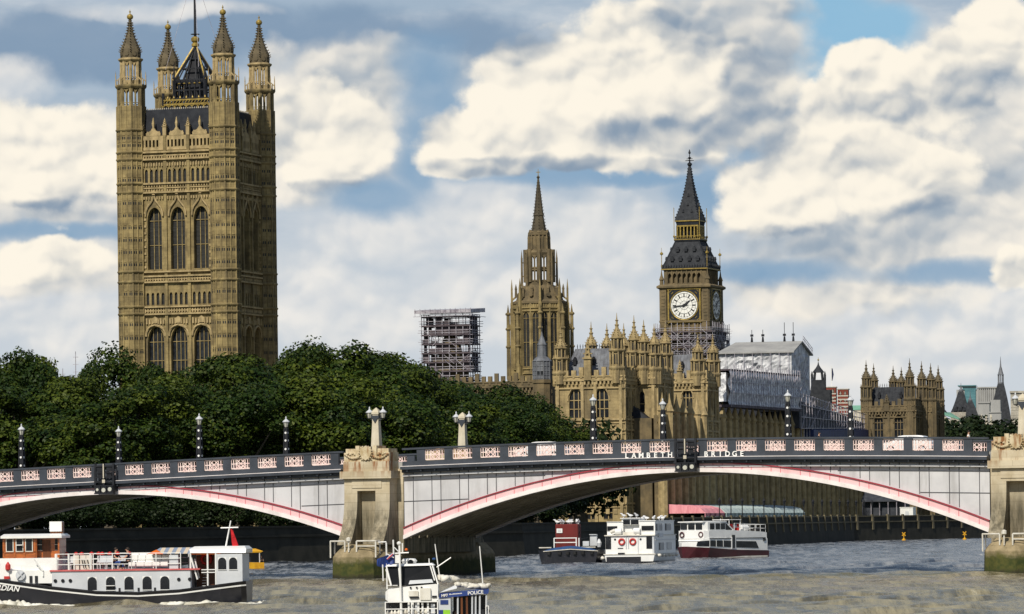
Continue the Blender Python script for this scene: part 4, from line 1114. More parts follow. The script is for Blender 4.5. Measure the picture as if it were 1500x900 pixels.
    for i in range(8):
        a = rot + i * pi / 4
        for j in range(17):
            f = j / 17; py = 340 - 76 * f; r = (11.8 - 10.4 * f) * k - 0.15
            b.tube((r * cos(a), r * sin(a), z(py)), ((r + 0.20) * cos(a), (r + 0.20) * sin(a), z(py) + 0.15), 0.09, 4)
    sp = b.build('spire', 'stone_sooty', t)
    b = MB(); b.tube((0, 0, z(259)), (0, 0, z(248)), 0.12, 6, 0.05); b.box(-0.5, 0.5, -0.07, 0.07, z(253), z(252)); b.build('finial', 'gold', sp)
spire_tower()

# ================================================================== CLOCK TOWER
def clock_tower():
    Y0 = 1150.0; k = Y0 / F
    c = at(1014, 540, Y0)
    rz = -radians(18.5)
    t = thing('clock_tower', 'tall stone clock tower with white dial, dark iron roof and pointed spire', 'clock tower', (c.x, c.y, GZ), rz)
    def z(py): return CAM_H + (762.7 - py) * k - GZ
    h = 6.45
    b = MB()
    b.box(-h + 0.4, h - 0.4, -h + 0.4, h - 0.4, 0, z(425))
    for f in range(4):
        b.T = Matrix.Rotation(f * pi / 2, 4, 'Z')
        for x in (-h + 0.85, h - 0.85): b.box(x - 0.84, x + 0.84, -h - 0.2, -h + 0.5, 0, z(425))
        for i in range(9):
            x = -4.6 + 9.2 * i / 8; b.box(x - 0.16, x + 0.16, -h + 0.1, -h + 0.5, 0, z(474))
        for py in (472, 500, 530): b.box(-h - 0.1, h + 0.1, -h - 0.3, -h + 0.3, z(py) - 0.25, z(py) + 0.25)
        for i in range(9):
            zz = z(470 - 5 * i)
            for x in (-h + 0.85, h - 0.85): b.box(x - 0.5, x + 0.5, -h - 0.3, -h - 0.1, zz, zz + 0.35)
    b.T = None
    body = b.build('tower_shaft', 'stone_dark', t)
    # clock faces
    cz = z(449); ro = 3.62
    face0 = None
    for f in range(4):
        if face0 is None:
            g = MB(); g.box(-4.35, 4.35, -0.12, 0.1, cz - 4.35, cz + 4.35)
            fr = g.build('clock_face', 'roof_iron', t)
            g = MB()
            for s in (-1, 1): g.box(-4.5, 4.5, -0.28, -0.121, cz + s * 4.2 - 0.17, cz + s * 4.2 + 0.17); g.box(s * 4.2 - 0.17, s * 4.2 + 0.17, -0.26, -0.122, cz - 4.5, cz + 4.5)
            n = 40
            for i in range(n):
                a, a2 = 2 * pi * i / n, 2 * pi * (i + 1) / n
                g.tube((3.75 * cos(a), -0.2, cz + 3.75 * sin(a)), (3.75 * cos(a2), -0.2, cz + 3.75 * sin(a2)), 0.15, 5)
            for sx in (-1, 1):
                for sz in (-1, 1):
                    for i in range(3): g.tube((sx * 3.4, -0.2, cz + sz * (3.9 - i * 0.5)), (sx * (3.9 - i * 0.5), -0.2, cz + sz * 3.4), 0.09, 4)
            g.build('gilded_frame', 'gold', fr)
            d = MB(); d.tube((0, -0.22, cz), (0, -0.10, cz), 3.62, 48); d.build('dial', 'dial', fr)
            n = MB()
            def arc(r, w, y, seg=48):
                for i in range(seg):
                    a, a2 = 2 * pi * i / seg, 2 * pi * (i + 1) / seg
                    vs = [(r0 * cos(aa), yy, cz + r0 * sin(aa)) for yy in (y, y + 0.04) for r0, aa in ((r - w, a), (r + w, a), (r + w, a2), (r - w, a2))]
                    n.add(vs, [(0, 1, 2, 3), (7, 6, 5, 4), (0, 4, 5, 1), (1, 5, 6, 2), (2, 6, 7, 3), (3, 7, 4, 0)])
            arc(3.52, 0.06, -0.262); arc(3.05, 0.035, -0.26); arc(2.18, 0.05, -0.261); arc(1.1, 0.03, -0.263)
            for i in range(12):
                a = i * pi / 6; n.tube((2.22 * cos(a), -0.25, cz + 2.22 * sin(a)), (3.0 * cos(a), -0.25, cz + 3.0 * sin(a)), 0.17, 4)
                a2 = a + pi / 12; n.tube((2.2 * cos(a2), -0.245, cz + 2.2 * sin(a2)), (3.5 * cos(a2), -0.245, cz + 3.5 * sin(a2)), 0.03, 4)
                n.tube((0.3 * cos(a), -0.245, cz + 0.3 * sin(a)), (2.2 * cos(a), -0.245, cz + 2.2 * sin(a)), 0.022, 4)
            n.build('numeral_ring', 'blackpaint', fr)
            hn = MB()
            def hand(deg, L, w, tail, y):
                a = radians(deg); dx, dz = sin(a), cos(a); nx, nz = dz, -dx
                P = [(-tail * dx - nx * w * 1.3, -tail * dz - nz * w * 1.3), (-tail * dx + nx * w * 1.3, -tail * dz + nz * w * 1.3), (L * 0.7 * dx + nx * w, L * 0.7 * dz + nz * w), (L * dx, L * dz), (L * 0.7 * dx - nx * w, L * 0.7 * dz - nz * w)]
                hn.extr([(x, cz + zz) for x, zz in P], y, y + 0.05)
            hand(52, 2.15, 0.21, 0.6, -0.36); hand(262, 3.35, 0.12, 0.95, -0.43)
            hn.tube((0, -0.45, cz), (0, -0.27, cz), 0.34, 12)
            hn.build('clock_hands', 'blackpaint', fr)
            face0 = fr
            v = Vector((0, -h - 0.0, 0))
            fr.location = v
        else:
            c2 = copy_tree(face0, t); c2.rotation_euler = (0, 0, f * pi / 2); c2.location = Matrix.Rotation(f * pi / 2, 4, 'Z') @ Vector((0, -h, 0))
    # cornice, belfry arcade
    b = MB()
    def sq(hh, zz): return [(-hh, -hh, zz), (hh, -hh, zz), (hh, hh, zz), (-hh, hh, zz)]
    b.loft([sq(h + 0.2, z(425)), sq(h + 0.75, z(423)), sq(h + 0.75, z(420.5)), sq(h + 0.1, z(418))])
    b.loft([sq(h - 1.8, z(418)), sq(h - 1.8, z(397))])
    hb = h; h = 5.75
    for f in range(4):
        b.T = Matrix.Rotation(f * pi / 2, 4, 'Z')
        b.skin(-h + 0.2, h - 0.2, z(418), z(396), [(-4.5 + 1.3 * i, -4.5 + 1.3 * i + 0.85, z(416), z(401)) for i in range(7)], -h + 0.1, -h + 0.65)
        for i in range(8): b.box(-4.86 + 1.3 * i, -4.60 + 1.3 * i, -h - 0.1, -h + 0.1, z(418), z(397))
        for i in range(7):
            x = -4.075 + 1.3 * i; b.extr([(x - 0.43, z(401)), (x - 0.43, z(404)), (x, z(401.2)), (x + 0.43, z(404)), (x + 0.43, z(401))], -h + 0.12, -h + 0.5)
        for s in (-1, 1):
            b.lathe([(0.55, z(425)), (0.5, z(412)), (0.7, z(411)), (0.28, z(405)), (0.06, z(396))], 6, s * (h + 0.35), -h - 0.35)
    b.T = None
    b.build('belfry', 'stone_dark', t)
    # lower roof, lantern, upper spire
    r = MB(); r.loft([sq(h + 0.35, z(397)), sq(h + 0.4, z(393)), sq(h + 0.0, z(391)), sq(3.95, z(366)), sq(3.1, z(354))])
    for f in range(4):
        r.T = Matrix.Rotation(f * pi / 2, 4, 'Z')
        for row, py, xs in ((0, 384, (-3.4, -1.2, 1.2, 3.4)), (1, 370, (-2.2, 0, 2.2))):
            yy = -(h - 0.1) + (391 - py) / 37 * 2.6
            for x in xs:
                r.box(x - 0.42, x + 0.42, yy - 0.55, yy + 0.6, z(py), z(py - 3.4)); r.extr([(x - 0.55, z(py - 3.4)), (x, z(py - 7.5)), (x + 0.55, z(py - 3.4))], yy - 0.6, yy + 1.0)
        for x in [-5.6 + 11.2 * i / 16 for i in range(17)]: r.lathe([(0.12, z(393)), (0.15, z(390)), (0.02, z(388))], 4, x, -h - 0.5)
        r.tube((-h - 0.1, -h - 0.1, z(393)), (-3.1, -3.1, z(354)), 0.2, 5)
    r.T = None
    rf = r.build('lower_roof', 'slate', t)
    g = MB()
    for f in range(4):
        g.T = Matrix.Rotation(f * pi / 2, 4, 'Z')
        g.box(-h - 0.42, h + 0.42, -h - 0.46, -h - 0.40, z(396.5), z(395))
        g.tube((-h - 0.3, -h - 0.3, z(393)), (-h - 0.3, -h - 0.3, z(372)), 0.1, 4); g.lathe([(0.05, z(375)), (0.42, z(374)), (0.42, z(372)), (0.05, z(370))], 6, -h - 0.3, -h - 0.3); g.tube((-h - 0.3, -h - 0.3, z(371)), (-h - 0.3, -h - 0.3, z(364)), 0.05, 4)
    g.T = None
    g.build('gilded_finial', 'gold', rf)
    l = MB(); q = 2.8
    l.loft([sq(3.3, z(355)), sq(3.45, z(353)), sq(3.45, z(351)), sq(2.7, z(350))]); l.box(-1.8, 1.8, -1.8, 1.8, z(350), z(326))
    l.loft([sq(2.85, z(331)), sq(3.0, z(327)), sq(3.2, z(324))])
    ln = l.build('lantern_stage', 'roof_iron', t)
    g = MB()
    for f in range(4):
        g.T = Matrix.Rotation(f * pi / 2, 4, 'Z')
        for i in range(7):
            x = -q + 2 * q * i / 6; g.box(x - 0.15, x + 0.15, -q - 0.15, -q + 0.25, z(350), z(331))
        g.box(-q, q, -q - 0.18, -q - 0.1, z(333), z(331)); g.box(-3.45, 3.45, -3.5, -3.46, z(352.4), z(351.4))
        for i in range(14): x = -3.3 + 6.6 * i / 13; g.tube((x, -3.4, z(351)), (x, -3.4, z(347)), 0.06, 4)
        g.box(-3.4, 3.4, -3.44, -3.36, z(347.3), z(346.6))
        g.box(-3.2, 3.2, -3.26, -3.20, z(325.5), z(324))
        g.tube((-3.4, -3.4, z(353)), (-3.4, -3.4, z(305)), 0.09, 4); g.lathe([(0.2, z(349)), (0.32, z(347)), (0.1, z(345))], 5, -3.4, -3.4)
    g.T = None
    g.build('gilded_arcade', 'gold', ln)
    s = MB(); prof = [(3.25, 324), (3.15, 321), (2.42, 309), (1.80, 296), (1.30, 283), (0.88, 270), (0.54, 257), (0.34, 246), (0.26, 243)]
    s.loft([sq(a, z(p)) for a, p in prof])
    for f in range(4):
        s.T = Matrix.Rotation(f * pi / 2, 4, 'Z')
        for (a0, p0), (a1, p1) in zip(prof[1:-2], prof[2:-1]):
            for fr2 in (0.1, 0.45, 0.8):
                a = a0 + (a1 - a0) * fr2; p = p0 + (p1 - p0) * fr2; s.lathe([(0.05, z(p) - 0.1), (0.24, z(p)), (0.05, z(p) + 0.35)], 4, -a, -a)
        for x, p, a in ((-1.1, 312, 2.6), (1.1, 312, 2.6), (0, 302, 2.1), (0, 288, 1.5)): s.extr([(x - 0.3, z(p)), (x, z(p - 4)), (x + 0.3, z(p))], -a - 0.25, -a + 0.6)
    s.T = None
    sp = s.build('upper_spire', 'slate', t)
    g = MB(); g.lathe([(0.3, z(244)), (0.62, z(242)), (0.62, z(240)), (0.2, z(238)), (0.12, z(233)), (0.5, z(231.5)), (0.12, z(230)), (0.10, z(226)), (0.30, z(225)), (0.30, z(223.6)), (0.03, z(219))], 8)
    g.box(-1.1, 1.1, -0.1, 0.1, z(236), z(235)); g.box(-0.1, 0.1, -1.1, 1.1, z(236), z(235)); g.box(-0.8, 0.8, -0.08, 0.08, z(233.4), z(232.6))
    g.build('cross_finial', 'iron', sp)
    return t
clock_tower()

# ================================================================== SCAFFOLDING
def scaffold(name, label, loc, rz, w, d, z0, z1, lift, bay, skip=(), over=1.4, seed=1, braces=10, nets=0.0, inner=True, rails=True):
    t = thing(name, label, 'scaffolding', loc, rz)
    rnd = random.Random(seed)
    p = MB(); l = MB(); k = MB(); br = MB(); r = 0.095; nt = MB()
    xs = [-w / 2 + w * i / max(1, round(w / bay)) for i in range(round(w / bay) + 1)]; ys = [-d / 2 + d * i / max(1, round(d / bay)) for i in range(round(d / bay) + 1)]
    grid = [(x, y) for x in xs for y in ys if (abs(x) > w / 2 - bay * 0.9 or abs(y) > d / 2 - bay * 0.9 or inner)]
    for x, y in grid: p.tube((x, y, z0), (x, y, z1 + rnd.choice([0.3, 0.6, over])), r, 4)
    z = z0; i = 0
    while z <= z1 + 0.01:
        for e in (0, 0.55, 1.05) if rails else (0,):
            for y in (ys[0], ys[-1]): l.tube((-w / 2 - rnd.uniform(0.1, 0.9), y, z + e), (w / 2 + rnd.uniform(0.1, 0.9), y, z + e), r * 0.8, 4)
            for x in (xs[0], xs[-1]): l.tube((x, -d / 2 - rnd.uniform(0.1, 0.9), z + e), (x, d / 2 + rnd.uniform(0.1, 0.9), z + e), r * 0.8, 4)
        if i not in skip:
            a = min(1.6, bay * 0.8)
            k.box(-w / 2, w / 2, -d / 2 - 0.1, -d / 2 + a, z - 0.12, z - 0.03); k.box(-w / 2, w / 2, d / 2 - a, d / 2 + 0.1, z - 0.12, z - 0.03)
            k.box(-w / 2, -w / 2 + a, -d / 2 + a, d / 2 - a, z - 0.118, z - 0.032); k.box(w / 2 - a, w / 2, -d / 2 + a, d / 2 - a, z - 0.118, z - 0.032)
            k.box(-w / 2, w / 2, -d / 2 - 0.14, -d / 2 - 0.10, z - 0.10, z + 0.22); k.box(w / 2 + 0.10, w / 2 + 0.14, -d / 2, d / 2, z - 0.10, z + 0.22)
        z += lift; i += 1
    for _ in range(braces):
        x = rnd.uniform(-w / 2, w / 2 - bay * 1.5); zz = rnd.uniform(z0, z1 - lift * 1.5); s = rnd.choice([-1, 1])
        br.tube((x, -d / 2 - 0.15, zz + (0 if s > 0 else lift)), (x + bay * 1.5, -d / 2 - 0.15, zz + (lift if s > 0 else 0)), r * 0.8, 4)
        y = rnd.uniform(-d / 2, d / 2 - bay * 1.2); br.tube((w / 2 + 0.15, y, zz), (w / 2 + 0.15, y + bay * 1.2, zz + lift * s), r * 0.8, 4)
    for i in range(int((z1 - z0) / lift)):
        zz = z0 + lift * i
        for s_, n_, o_ in ((0, w, d), (1, d, w)):
            x = -n_ / 2
            while x < n_ / 2 - 0.2:
                if rnd.random() < nets:
                    u = min(x + bay, n_ / 2); top = lift * rnd.choice([0.55, 0.95, 0.95])
                    for sg in (-1, 1):
                        if s_ == 0: nt.box(x, u, sg * (o_ / 2 - 0.5) - 0.03, sg * (o_ / 2 - 0.5) + 0.03, zz + 0.03, zz + top)
                        else: nt.box(sg * (o_ / 2 - 0.5) - 0.03, sg * (o_ / 2 - 0.5) + 0.03, x, u, zz + 0.03, zz + top)
                x += bay
    if nt.v: tag(nt.build('debris_netting', 'plank', t), kind='stuff')
    p.build('standard_pole', 'tube', t); l.build('ledger_tube', 'tube', t); k.build('board_deck', 'plank', t); br.build('diagonal_brace', 'tube', t)
    return t

def scaffolds():
    # the free-standing scaffolded turret left of the spire
    Y0 = 960; k = Y0 / F; c = at(661, 557, Y0); ztop = at(661, 452, Y0).z - GZ; zb = at(661, 562, Y0).z - GZ
    t = scaffold('scaffolded_tower', 'square tower wrapped in open scaffolding with a flat tin roof, behind the trees', (c.x, c.y, GZ), -radians(19), 11.0, 6.2, 0, ztop - 1.8, 1.95, 1.55, over=0.3, seed=5, braces=46, inner=False, nets=0.40)
    s = MB(); s.loft([[(-6.6, -4.6, ztop - 1.2), (6.3, -4.6, ztop - 1.2), (6.3, 4.6, ztop - 0.8), (-6.6, 4.6, ztop - 0.8)], [(-6.6, -4.6, ztop - 0.5), (6.3, -4.6, ztop - 0.5), (6.3, 4.6, ztop + 0.1), (-6.6, 4.6, ztop + 0.1)]])
    for i in range(12): s.tube((-6.4 + 1.15 * i, -4.7, ztop - 1.9), (-6.4 + 1.15 * i, -4.7, ztop - 0.2), 0.06, 4)
    s.box(-6.8, 6.5, -4.75, -4.65, ztop - 1.9, ztop - 1.8); s.box(6.35, 6.45, -4.6, 4.6, ztop - 1.9, ztop - 1.8)
    s.build('tin_roof', 'tube', t)
    q = MB(); q.box(-3.4, 3.4, -1.9, 1.9, 0, ztop - 10.5); q.lathe([(2.6, ztop - 10.5), (2.2, ztop - 8), (1.3, ztop - 5.8), (0.3, ztop - 4.6)], 8)
    q.build('stone_turret', 'stone_dark', t)
    # wrapped round the foot of the clock tower
    Y1 = 1150.0; c = at(1014, 540, Y1)
    z1 = at(1014, 472, Y1).z - GZ
    scaffold('clock_tower_scaffold', 'scaffolding wrapped round the clock tower just below its dial', (c.x, c.y, GZ), -radians(18.5), 15.6, 15.6, at(1014, 545, Y1).z - GZ, z1 - 1, 2.0, 1.5, over=0.8, seed=8, braces=60, inner=False, nets=0.25)
    # wave of sloping shoring on the left tower's right flank is left to the trees
scaffolds()

# ================================================================== RIVERSIDE PALACE
PT = radians(14.5)

def spired_turret(parent, x, y, zb, zc, ztip, ap=1.25, stone='stone', z_open=None):
    """octagonal turret with two open or blind stages, an ogee cap and a vane"""
    key = (round(zc - zb, 1), round(ztip - zc, 1), ap, stone)
    if key not in spired_turret.cache:
        H = ztip - zc; b = MB()
        turret_shell(b, ap, 0, zc - zb, 0.10)
        h0 = zc - zb
        ring(b, ap, h0 - 0.35, 0.7, 0.22)
        # slender panels
        b.lathe([(octa(ap * 0.84), h0 + 0.3), (octa(ap * 0.84), h0 + H * 0.30)], 8)
        for i in range(8):
            a = pi / 8 + i * pi / 4; R = octa(ap * 0.95)
            b.tube((R * cos(a), R * sin(a), h0), (R * cos(a), R * sin(a), h0 + H * 0.30), 0.2, 4)
        ring(b, ap * 0.95, h0 + H * 0.29, H * 0.05, 0.28)
        for i in range(8):
            a = pi / 8 + i * pi / 4; R = octa(ap * 1.0); b.tube((R * cos(a), R * sin(a), h0 + H * 0.32), (R * cos(a), R * sin(a), h0 + H * 0.40), 0.12, 4, 0.03)
            R = octa(ap * 0.70); b.tube((R * cos(a), R * sin(a), h0 + H * 0.32), (R * cos(a), R * sin(a), h0 + H * 0.53), 0.17, 4)
        b.lathe([(octa(ap * 0.58), h0 + H * 0.32), (octa(ap * 0.58), h0 + H * 0.53)], 8)
        ring(b, ap * 0.70, h0 + H * 0.52, H * 0.04, 0.3)
        me1 = b.mesh('corner_turret', M[stone])
        d = MB()
        prof = [(ap * 0.80, h0 + H * 0.555), (ap * 0.82, h0 + H * 0.585), (ap * 0.66, h0 + H * 0.63), (ap * 0.46, h0 + H * 0.67), (ap * 0.30, h0 + H * 0.715), (ap * 0.22, h0 + H * 0.75), (ap * 0.34, h0 + H * 0.785), (ap * 0.16, h0 + H * 0.80), (ap * 0.15, h0 + H * 0.85), (ap * 0.28, h0 + H * 0.865), (ap * 0.10, h0 + H * 0.88), (0.07, h0 + H * 0.95), (0.03, h0 + H)]
        d.lathe(prof, 8)
        for i in range(8):
            a = pi / 8 + i * pi / 4
            for f, r in ((0.60, 0.80), (0.64, 0.6), (0.685, 0.40)): d.tube((ap * r * cos(a), ap * r * sin(a), h0 + H * f), (ap * (r + .16) * cos(a), ap * (r + .16) * sin(a), h0 + H * f + 0.12), 0.08, 4)
        me2 = d.mesh('ogee_cap', M['stone'] if stone == 'stone' else M['stone_cap'])
        w = MB()
        for i in range(8):
            a = i * pi / 4; r = ap * 0.845 if True else 0
            for dd in (-0.2, 0.2):
                tx, ty = -sin(a), cos(a); cx, cy = r * cos(a) + tx * dd, r * sin(a) + ty * dd
                w.T = Matrix.Translation((cx, cy, 0)) @ Matrix.Rotation(a, 4, 'Z'); w.box(-0.02, 0.02, -0.11, 0.11, h0 + H * 0.07, h0 + H * 0.25)
                w.T = Matrix.Translation((cx * 0.695, cy * 0.695, 0)) @ Matrix.Rotation(a, 4, 'Z'); w.box(-0.02, 0.03, -0.10, 0.10, h0 + H * 0.36, h0 + H * 0.49)
        w.T = None
        spired_turret.cache[key] = (me1, me2, w.mesh('turret_light', M['louvre']))
    a, c, w = spired_turret.cache[key]
    o = put('corner_turret', a, parent, (x, y, zb)); put('ogee_cap', c, o); put('turret_light', w, o)
    return o
spired_turret.cache = {}

def gothic_block(t, x0, x1, y0, y1, zt_, zc, levels, faces, stone='stone', para=2.2):
    """a stone block: battlemented parapet above a corbelled cornice, panelled walls and real window openings.
    faces: {'s': [(x, w, zb, zh, lights)], 'e': ...}"""
    core = MB().box(x0 + 0.8, x1 - 0.8, y0 + 0.8, y1 - 0.8, 0, zt_ - para).build('block_core', stone, t)
    for side in faces:
        wins = faces[side]
        if side == 's': L = x1 - x0; O = Matrix.Translation(((x0 + x1) / 2, y0, 0)); ang = 0
        elif side == 'e': L = y1 - y0; O = Matrix.Translation((x1, (y0 + y1) / 2, 0)) @ Matrix.Rotation(pi / 2, 4, 'Z'); ang = pi / 2
        elif side == 'w': L = y1 - y0; O = Matrix.Translation((x0, (y0 + y1) / 2, 0)) @ Matrix.Rotation(-pi / 2, 4, 'Z'); ang = -pi / 2
        else: L = x1 - x0; O = Matrix.Translation(((x0 + x1) / 2, y1, 0)) @ Matrix.Rotation(pi, 4, 'Z'); ang = pi
        b = MB(); b.T = O
        e = 0.9 if side in 'ew' else 0.0
        b.skin(-L / 2 + e, L / 2 - e, 0, zc, [(x - w / 2, x + w / 2, zb, zb + h) for x, w, zb, h, n in wins], 0, 0.8)
        wall = b.build('wall', stone, t)
        s = MB(); s.T = O
        # battlements
        s.box(-L / 2, L / 2, -0.30, 0.5, zc, zt_ - 1.1)
        n = max(3, int(L / 1.3)); 
        for i in range(n):
            x = -L / 2 + L * (i + 0.5) / n
            s.box(x - L / n * 0.30, x + L / n * 0.30, -0.30, 0.3, zt_ - 1.1, zt_ - (0.1 if i % 3 else -0.45))
            s.box(x - 0.2, x + 0.2, -0.42, -0.301, zc + 0.35, zt_ - 1.35)
        for z_, o_, h_ in ((zc, 0.55, 0.35), (zt_ - 1.25, 0.45, 0.22), (zc - 1.5, 0.28, 0.25)): s.box(-L / 2, L / 2, -o_, 0.2, z_ - h_ / 2, z_ + h_ / 2)
        for i in range(int(L / 0.75)): 
            x = -L / 2 + 0.75 * (i + 0.6); s.box(x - 0.17, x + 0.17, -0.46, 0.1, zc - 0.85, zc - 0.18)
        for z_ in levels: s.box(-L / 2, L / 2, -0.34, 0.2, z_ - 0.17, z_ + 0.17); s.box(-L / 2, L / 2, -0.2, 0.2, z_ - 0.75, z_ - 0.58)
        for i in range(int(L / 1.5)):          # carved panels between the courses
            x = -L / 2 + 0.7 + 1.5 * i
            for z_ in levels: s.box(x - 0.35, x + 0.35, -0.14, 0.1, z_ - 1.9, z_ - 0.95)
        # shallow buttress strips between the windows
        cs = sorted([w[0] for w in wins]); cuts = sorted(set([-L / 2 + 0.5, L / 2 - 0.5] + [round((a + c_) / 2, 2) for a, c_ in zip(cs[:-1], cs[1:]) if c_ - a > 1]))
        for x in cuts: s.box(x - 0.28, x + 0.28, -0.36, 0.1, 0, zc - 0.3)
        for x, w, zb, h, n_ in wins:
            if h > 4:
                for sg in (-1, 1):
                    pts = [(w / 2 + 0.25, zb + h - w * 0.9), (w / 2 + 0.2, zb + h - w * 0.5), (w * 0.33, zb + h - w * 0.05), (0, zb + h + 0.3)]
                    for (xa, za), (xb, zb_) in zip(pts[:-1], pts[1:]): s.tube((x + sg * xa, -0.1, za), (x + sg * xb, -0.1, zb_), 0.14, 4)
        s.build('string_course', 'stone_trim' if stone == 'stone' else stone, wall)
        for x, w, zb, h, n_ in wins:
            v = O @ Vector((x, 0, zb))
            window(t, w, h, v, ang, stone=stone, lights=n_, transoms=2 if h > 4 else 1, depth=0.6, bar=0.16, pointed=h > 3, bars='stone_trim', arched=h > 2.5)
    return core

def hip_roof(t, x0, x1, y0, y1, z0, z1, ins, m='lead', dormers=2):
    b = MB(); iy = min(ins, (y1 - y0) / 2 - 0.3)
    b.loft([[(x0, y0, z0), (x1, y0, z0), (x1, y1, z0), (x0, y1, z0)], [(x0 + ins * .3, y0 + iy, z1), (x1 - ins * .3, y0 + iy, z1), (x1 - ins * .3, y1 - iy, z1), (x0 + ins * .3, y1 - iy, z1)]])
    n = int((x1 - x0) / 0.8)
    for i in range(n + 1):
        f = i / n; b.tube((x0 + (x1 - x0) * f, y0 - 0.03, z0), (x0 + ins * .3 + (x1 - x0 - ins * .6) * f, y0 + iy - 0.03, z1), 0.07, 4)
    rf = b.build('lead_roof', m, t)
    c = MB()
    for i in range(int((x1 - x0) / 0.7)): c.lathe([(0.06, z1), (0.1, z1 + 0.5), (0.02, z1 + 0.9)], 4, x0 + ins * .3 + 0.35 + 0.7 * i * (1 - ins * .6 / (x1 - x0)), y0 + iy)
    c.build('roof_cresting', 'iron', rf)
    d = MB()
    for i in range(dormers):
        x = x0 + (x1 - x0) * (i + 0.5) / dormers; zz = z0 + (z1 - z0) * 0.45; yy = y0 + iy * 0.45
        d.box(x - 0.3, x + 0.3, yy - 0.5, yy + 0.8, zz, zz + 0.8); d.extr([(x - 0.4, zz + 0.8), (x, zz + 1.5), (x + 0.4, zz + 0.8)], yy - 0.55, yy + 1.0)
    d.build('roof_dormer', 'iron', rf)

def palace_south():
    Y0 = 840.0; k = Y0 / F
    c = at(1033.5, 600, Y0)                         # south-east corner of the outermost block
    def z(py, px=930): return CAM_H + (HZ - (px - 750) * ROLL * 1.0 - py) * k - GZ
    t = thing('palace_pavilion', 'near golden gothic palace wing in two stepped blocks, beside the end of the tree line', 'palace', (c.x, c.y, GZ), -PT)
    zt_, zc = z(545), z(560)
    lv = [z(617), z(632), z(690), z(738)]
    w2, w1 = 7.5, 12.9
    x1 = -w2 - 0.0
    # middle block, stepped forward by 10 m
    xm0, xm1 = -w2 - 3.9, -w2 + 0.25
    gothic_block(t, xm0, xm1, -10.0, 4.0, zt_ + 0.6, zc + 0.5, lv, {'s': [(-0.6, 1.0, z(605), z(575) - z(605), 1), (-0.6, 1.0, z(680), z(650) - z(680), 1)], 'e': [(-3.0, 1.6, z(612), z(575) - z(612), 2), (1.0, 1.6, z(612), z(575) - z(612), 2), (-3.0, 1.6, z(685), z(648) - z(685), 2), (1.0, 1.6, z(685), z(648) - z(685), 2)]})
    # main front block
    a0, a1, ya = xm0 - w1 + 0.3, xm0 + 0.3, -20.4
    gothic_block(t, a0, a1, ya, ya + 15, zt_, zc, lv, {'s': [(-2.55, 2.55, z(614), z(572) - z(614), 3), (2.35, 2.55, z(614), z(572) - z(614), 3), (-2.55, 2.6, z(688), z(638) - z(688), 3), (2.35, 2.6, z(688), z(638) - z(688), 3), (-3.4, 1.7, z(760), z(742) - z(760), 2), (0, 1.5, z(760), z(744) - z(760), 2), (3.3, 1.7, z(760), z(742) - z(760), 2)],
                                                      'e': [(-4.6, 1.5, z(612), z(575) - z(612), 2), (-0.6, 1.5, z(612), z(575) - z(612), 2), (3.6, 1.5, z(612), z(575) - z(612), 2), (-4.6, 1.6, z(688), z(640) - z(688), 2), (-0.6, 1.6, z(688), z(640) - z(688), 2), (3.6, 1.6, z(688), z(640) - z(688), 2)]})
    # lead roofs
    hip_roof(t, a0 + 1.2, a1 - 1.0, ya + 1.4, ya + 14, zt_ - 1.5, z(513), 4.5, dormers=3)
    hip_roof(t, xm0 + 0.4, xm1 - 0.5, -8.6, 3.4, zt_ - 1.5, z(517), 2.0, dormers=2)
    # turrets, each at its own corner
    base = zt_ - 2.6
    for x, y, tip, zcc in ((a1 - 1.2, ya + 0.6, z(464), zt_ + 0.2), (a1 - 0.3, ya + 10.8, z(464), zt_ + 0.2), (a0 + 1.0, ya + 0.6, z(484, 820), zt_ - 0.6), (a0 + 3.6, ya + 14, z(472, 840), zt_ - 0.4),
                           (a0 + 6.6, ya + 14.2, z(474), zt_ - 0.3), (a1 - 3.1, ya + 14.4, z(474), zt_ - 0.3),
                           (xm1 - 2.3, -9.6, z(471), zt_ + 0.4), (xm1 - 0.4, -9.2, z(477), zt_ + 0.2), (xm1 - 0.7, 1.8, z(468), zt_ + 0.2)):
        spired_turret(t, x, y, base, zcc, tip, 1.28)
    b = MB(); pinnacle(b, a0 + 6.3, ya - 0.1, zc, z(500) - zc, 1.3); b.build('wall_pinnacle', 'stone', t)

def palace_corner():
    """the corner pavilion of the river front, behind the lower terrace range"""
    Y0 = 872.0; k = Y0 / F
    c = at(1033.5, 600, Y0)
    def z(py, px=1005): return CAM_H + (HZ - (px - 750) * ROLL - py) * k - GZ
    t = thing('palace_pavilion', 'narrow golden palace pavilion with paired spired turrets, standing just before the clock tower', 'palace', (c.x, c.y, GZ), -PT)
    zt_, zc = z(546), z(560.5); lv = [z(617), z(632)]
    gothic_block(t, -7.8, 0, 0, 11.5, zt_, zc, lv, {'s': [(0.3, 2.0, z(610), z(570) - z(610), 3)], 'e': [(-2.6, 1.6, z(612), z(572) - z(612), 2), (2.6, 1.6, z(612), z(572) - z(612), 2)]})
    hip_roof(t, -9.5, -0.9, 1.2, 10.8, zt_ - 1.5, z(518), 3.8, dormers=3)
    for x, y, tip in ((-1.5, 0.6, z(489)), (-0.4, 9.5, z(487))): spired_turret(t, x, y, zt_ - 2.6, zt_ - 0.2, tip, 1.3)
    b = MB(); pinnacle(b, -5.0, -0.1, zc, z(527) - zc, 1.0); b.build('wall_pinnacle', 'stone', t)
palace_south()
palace_corner()

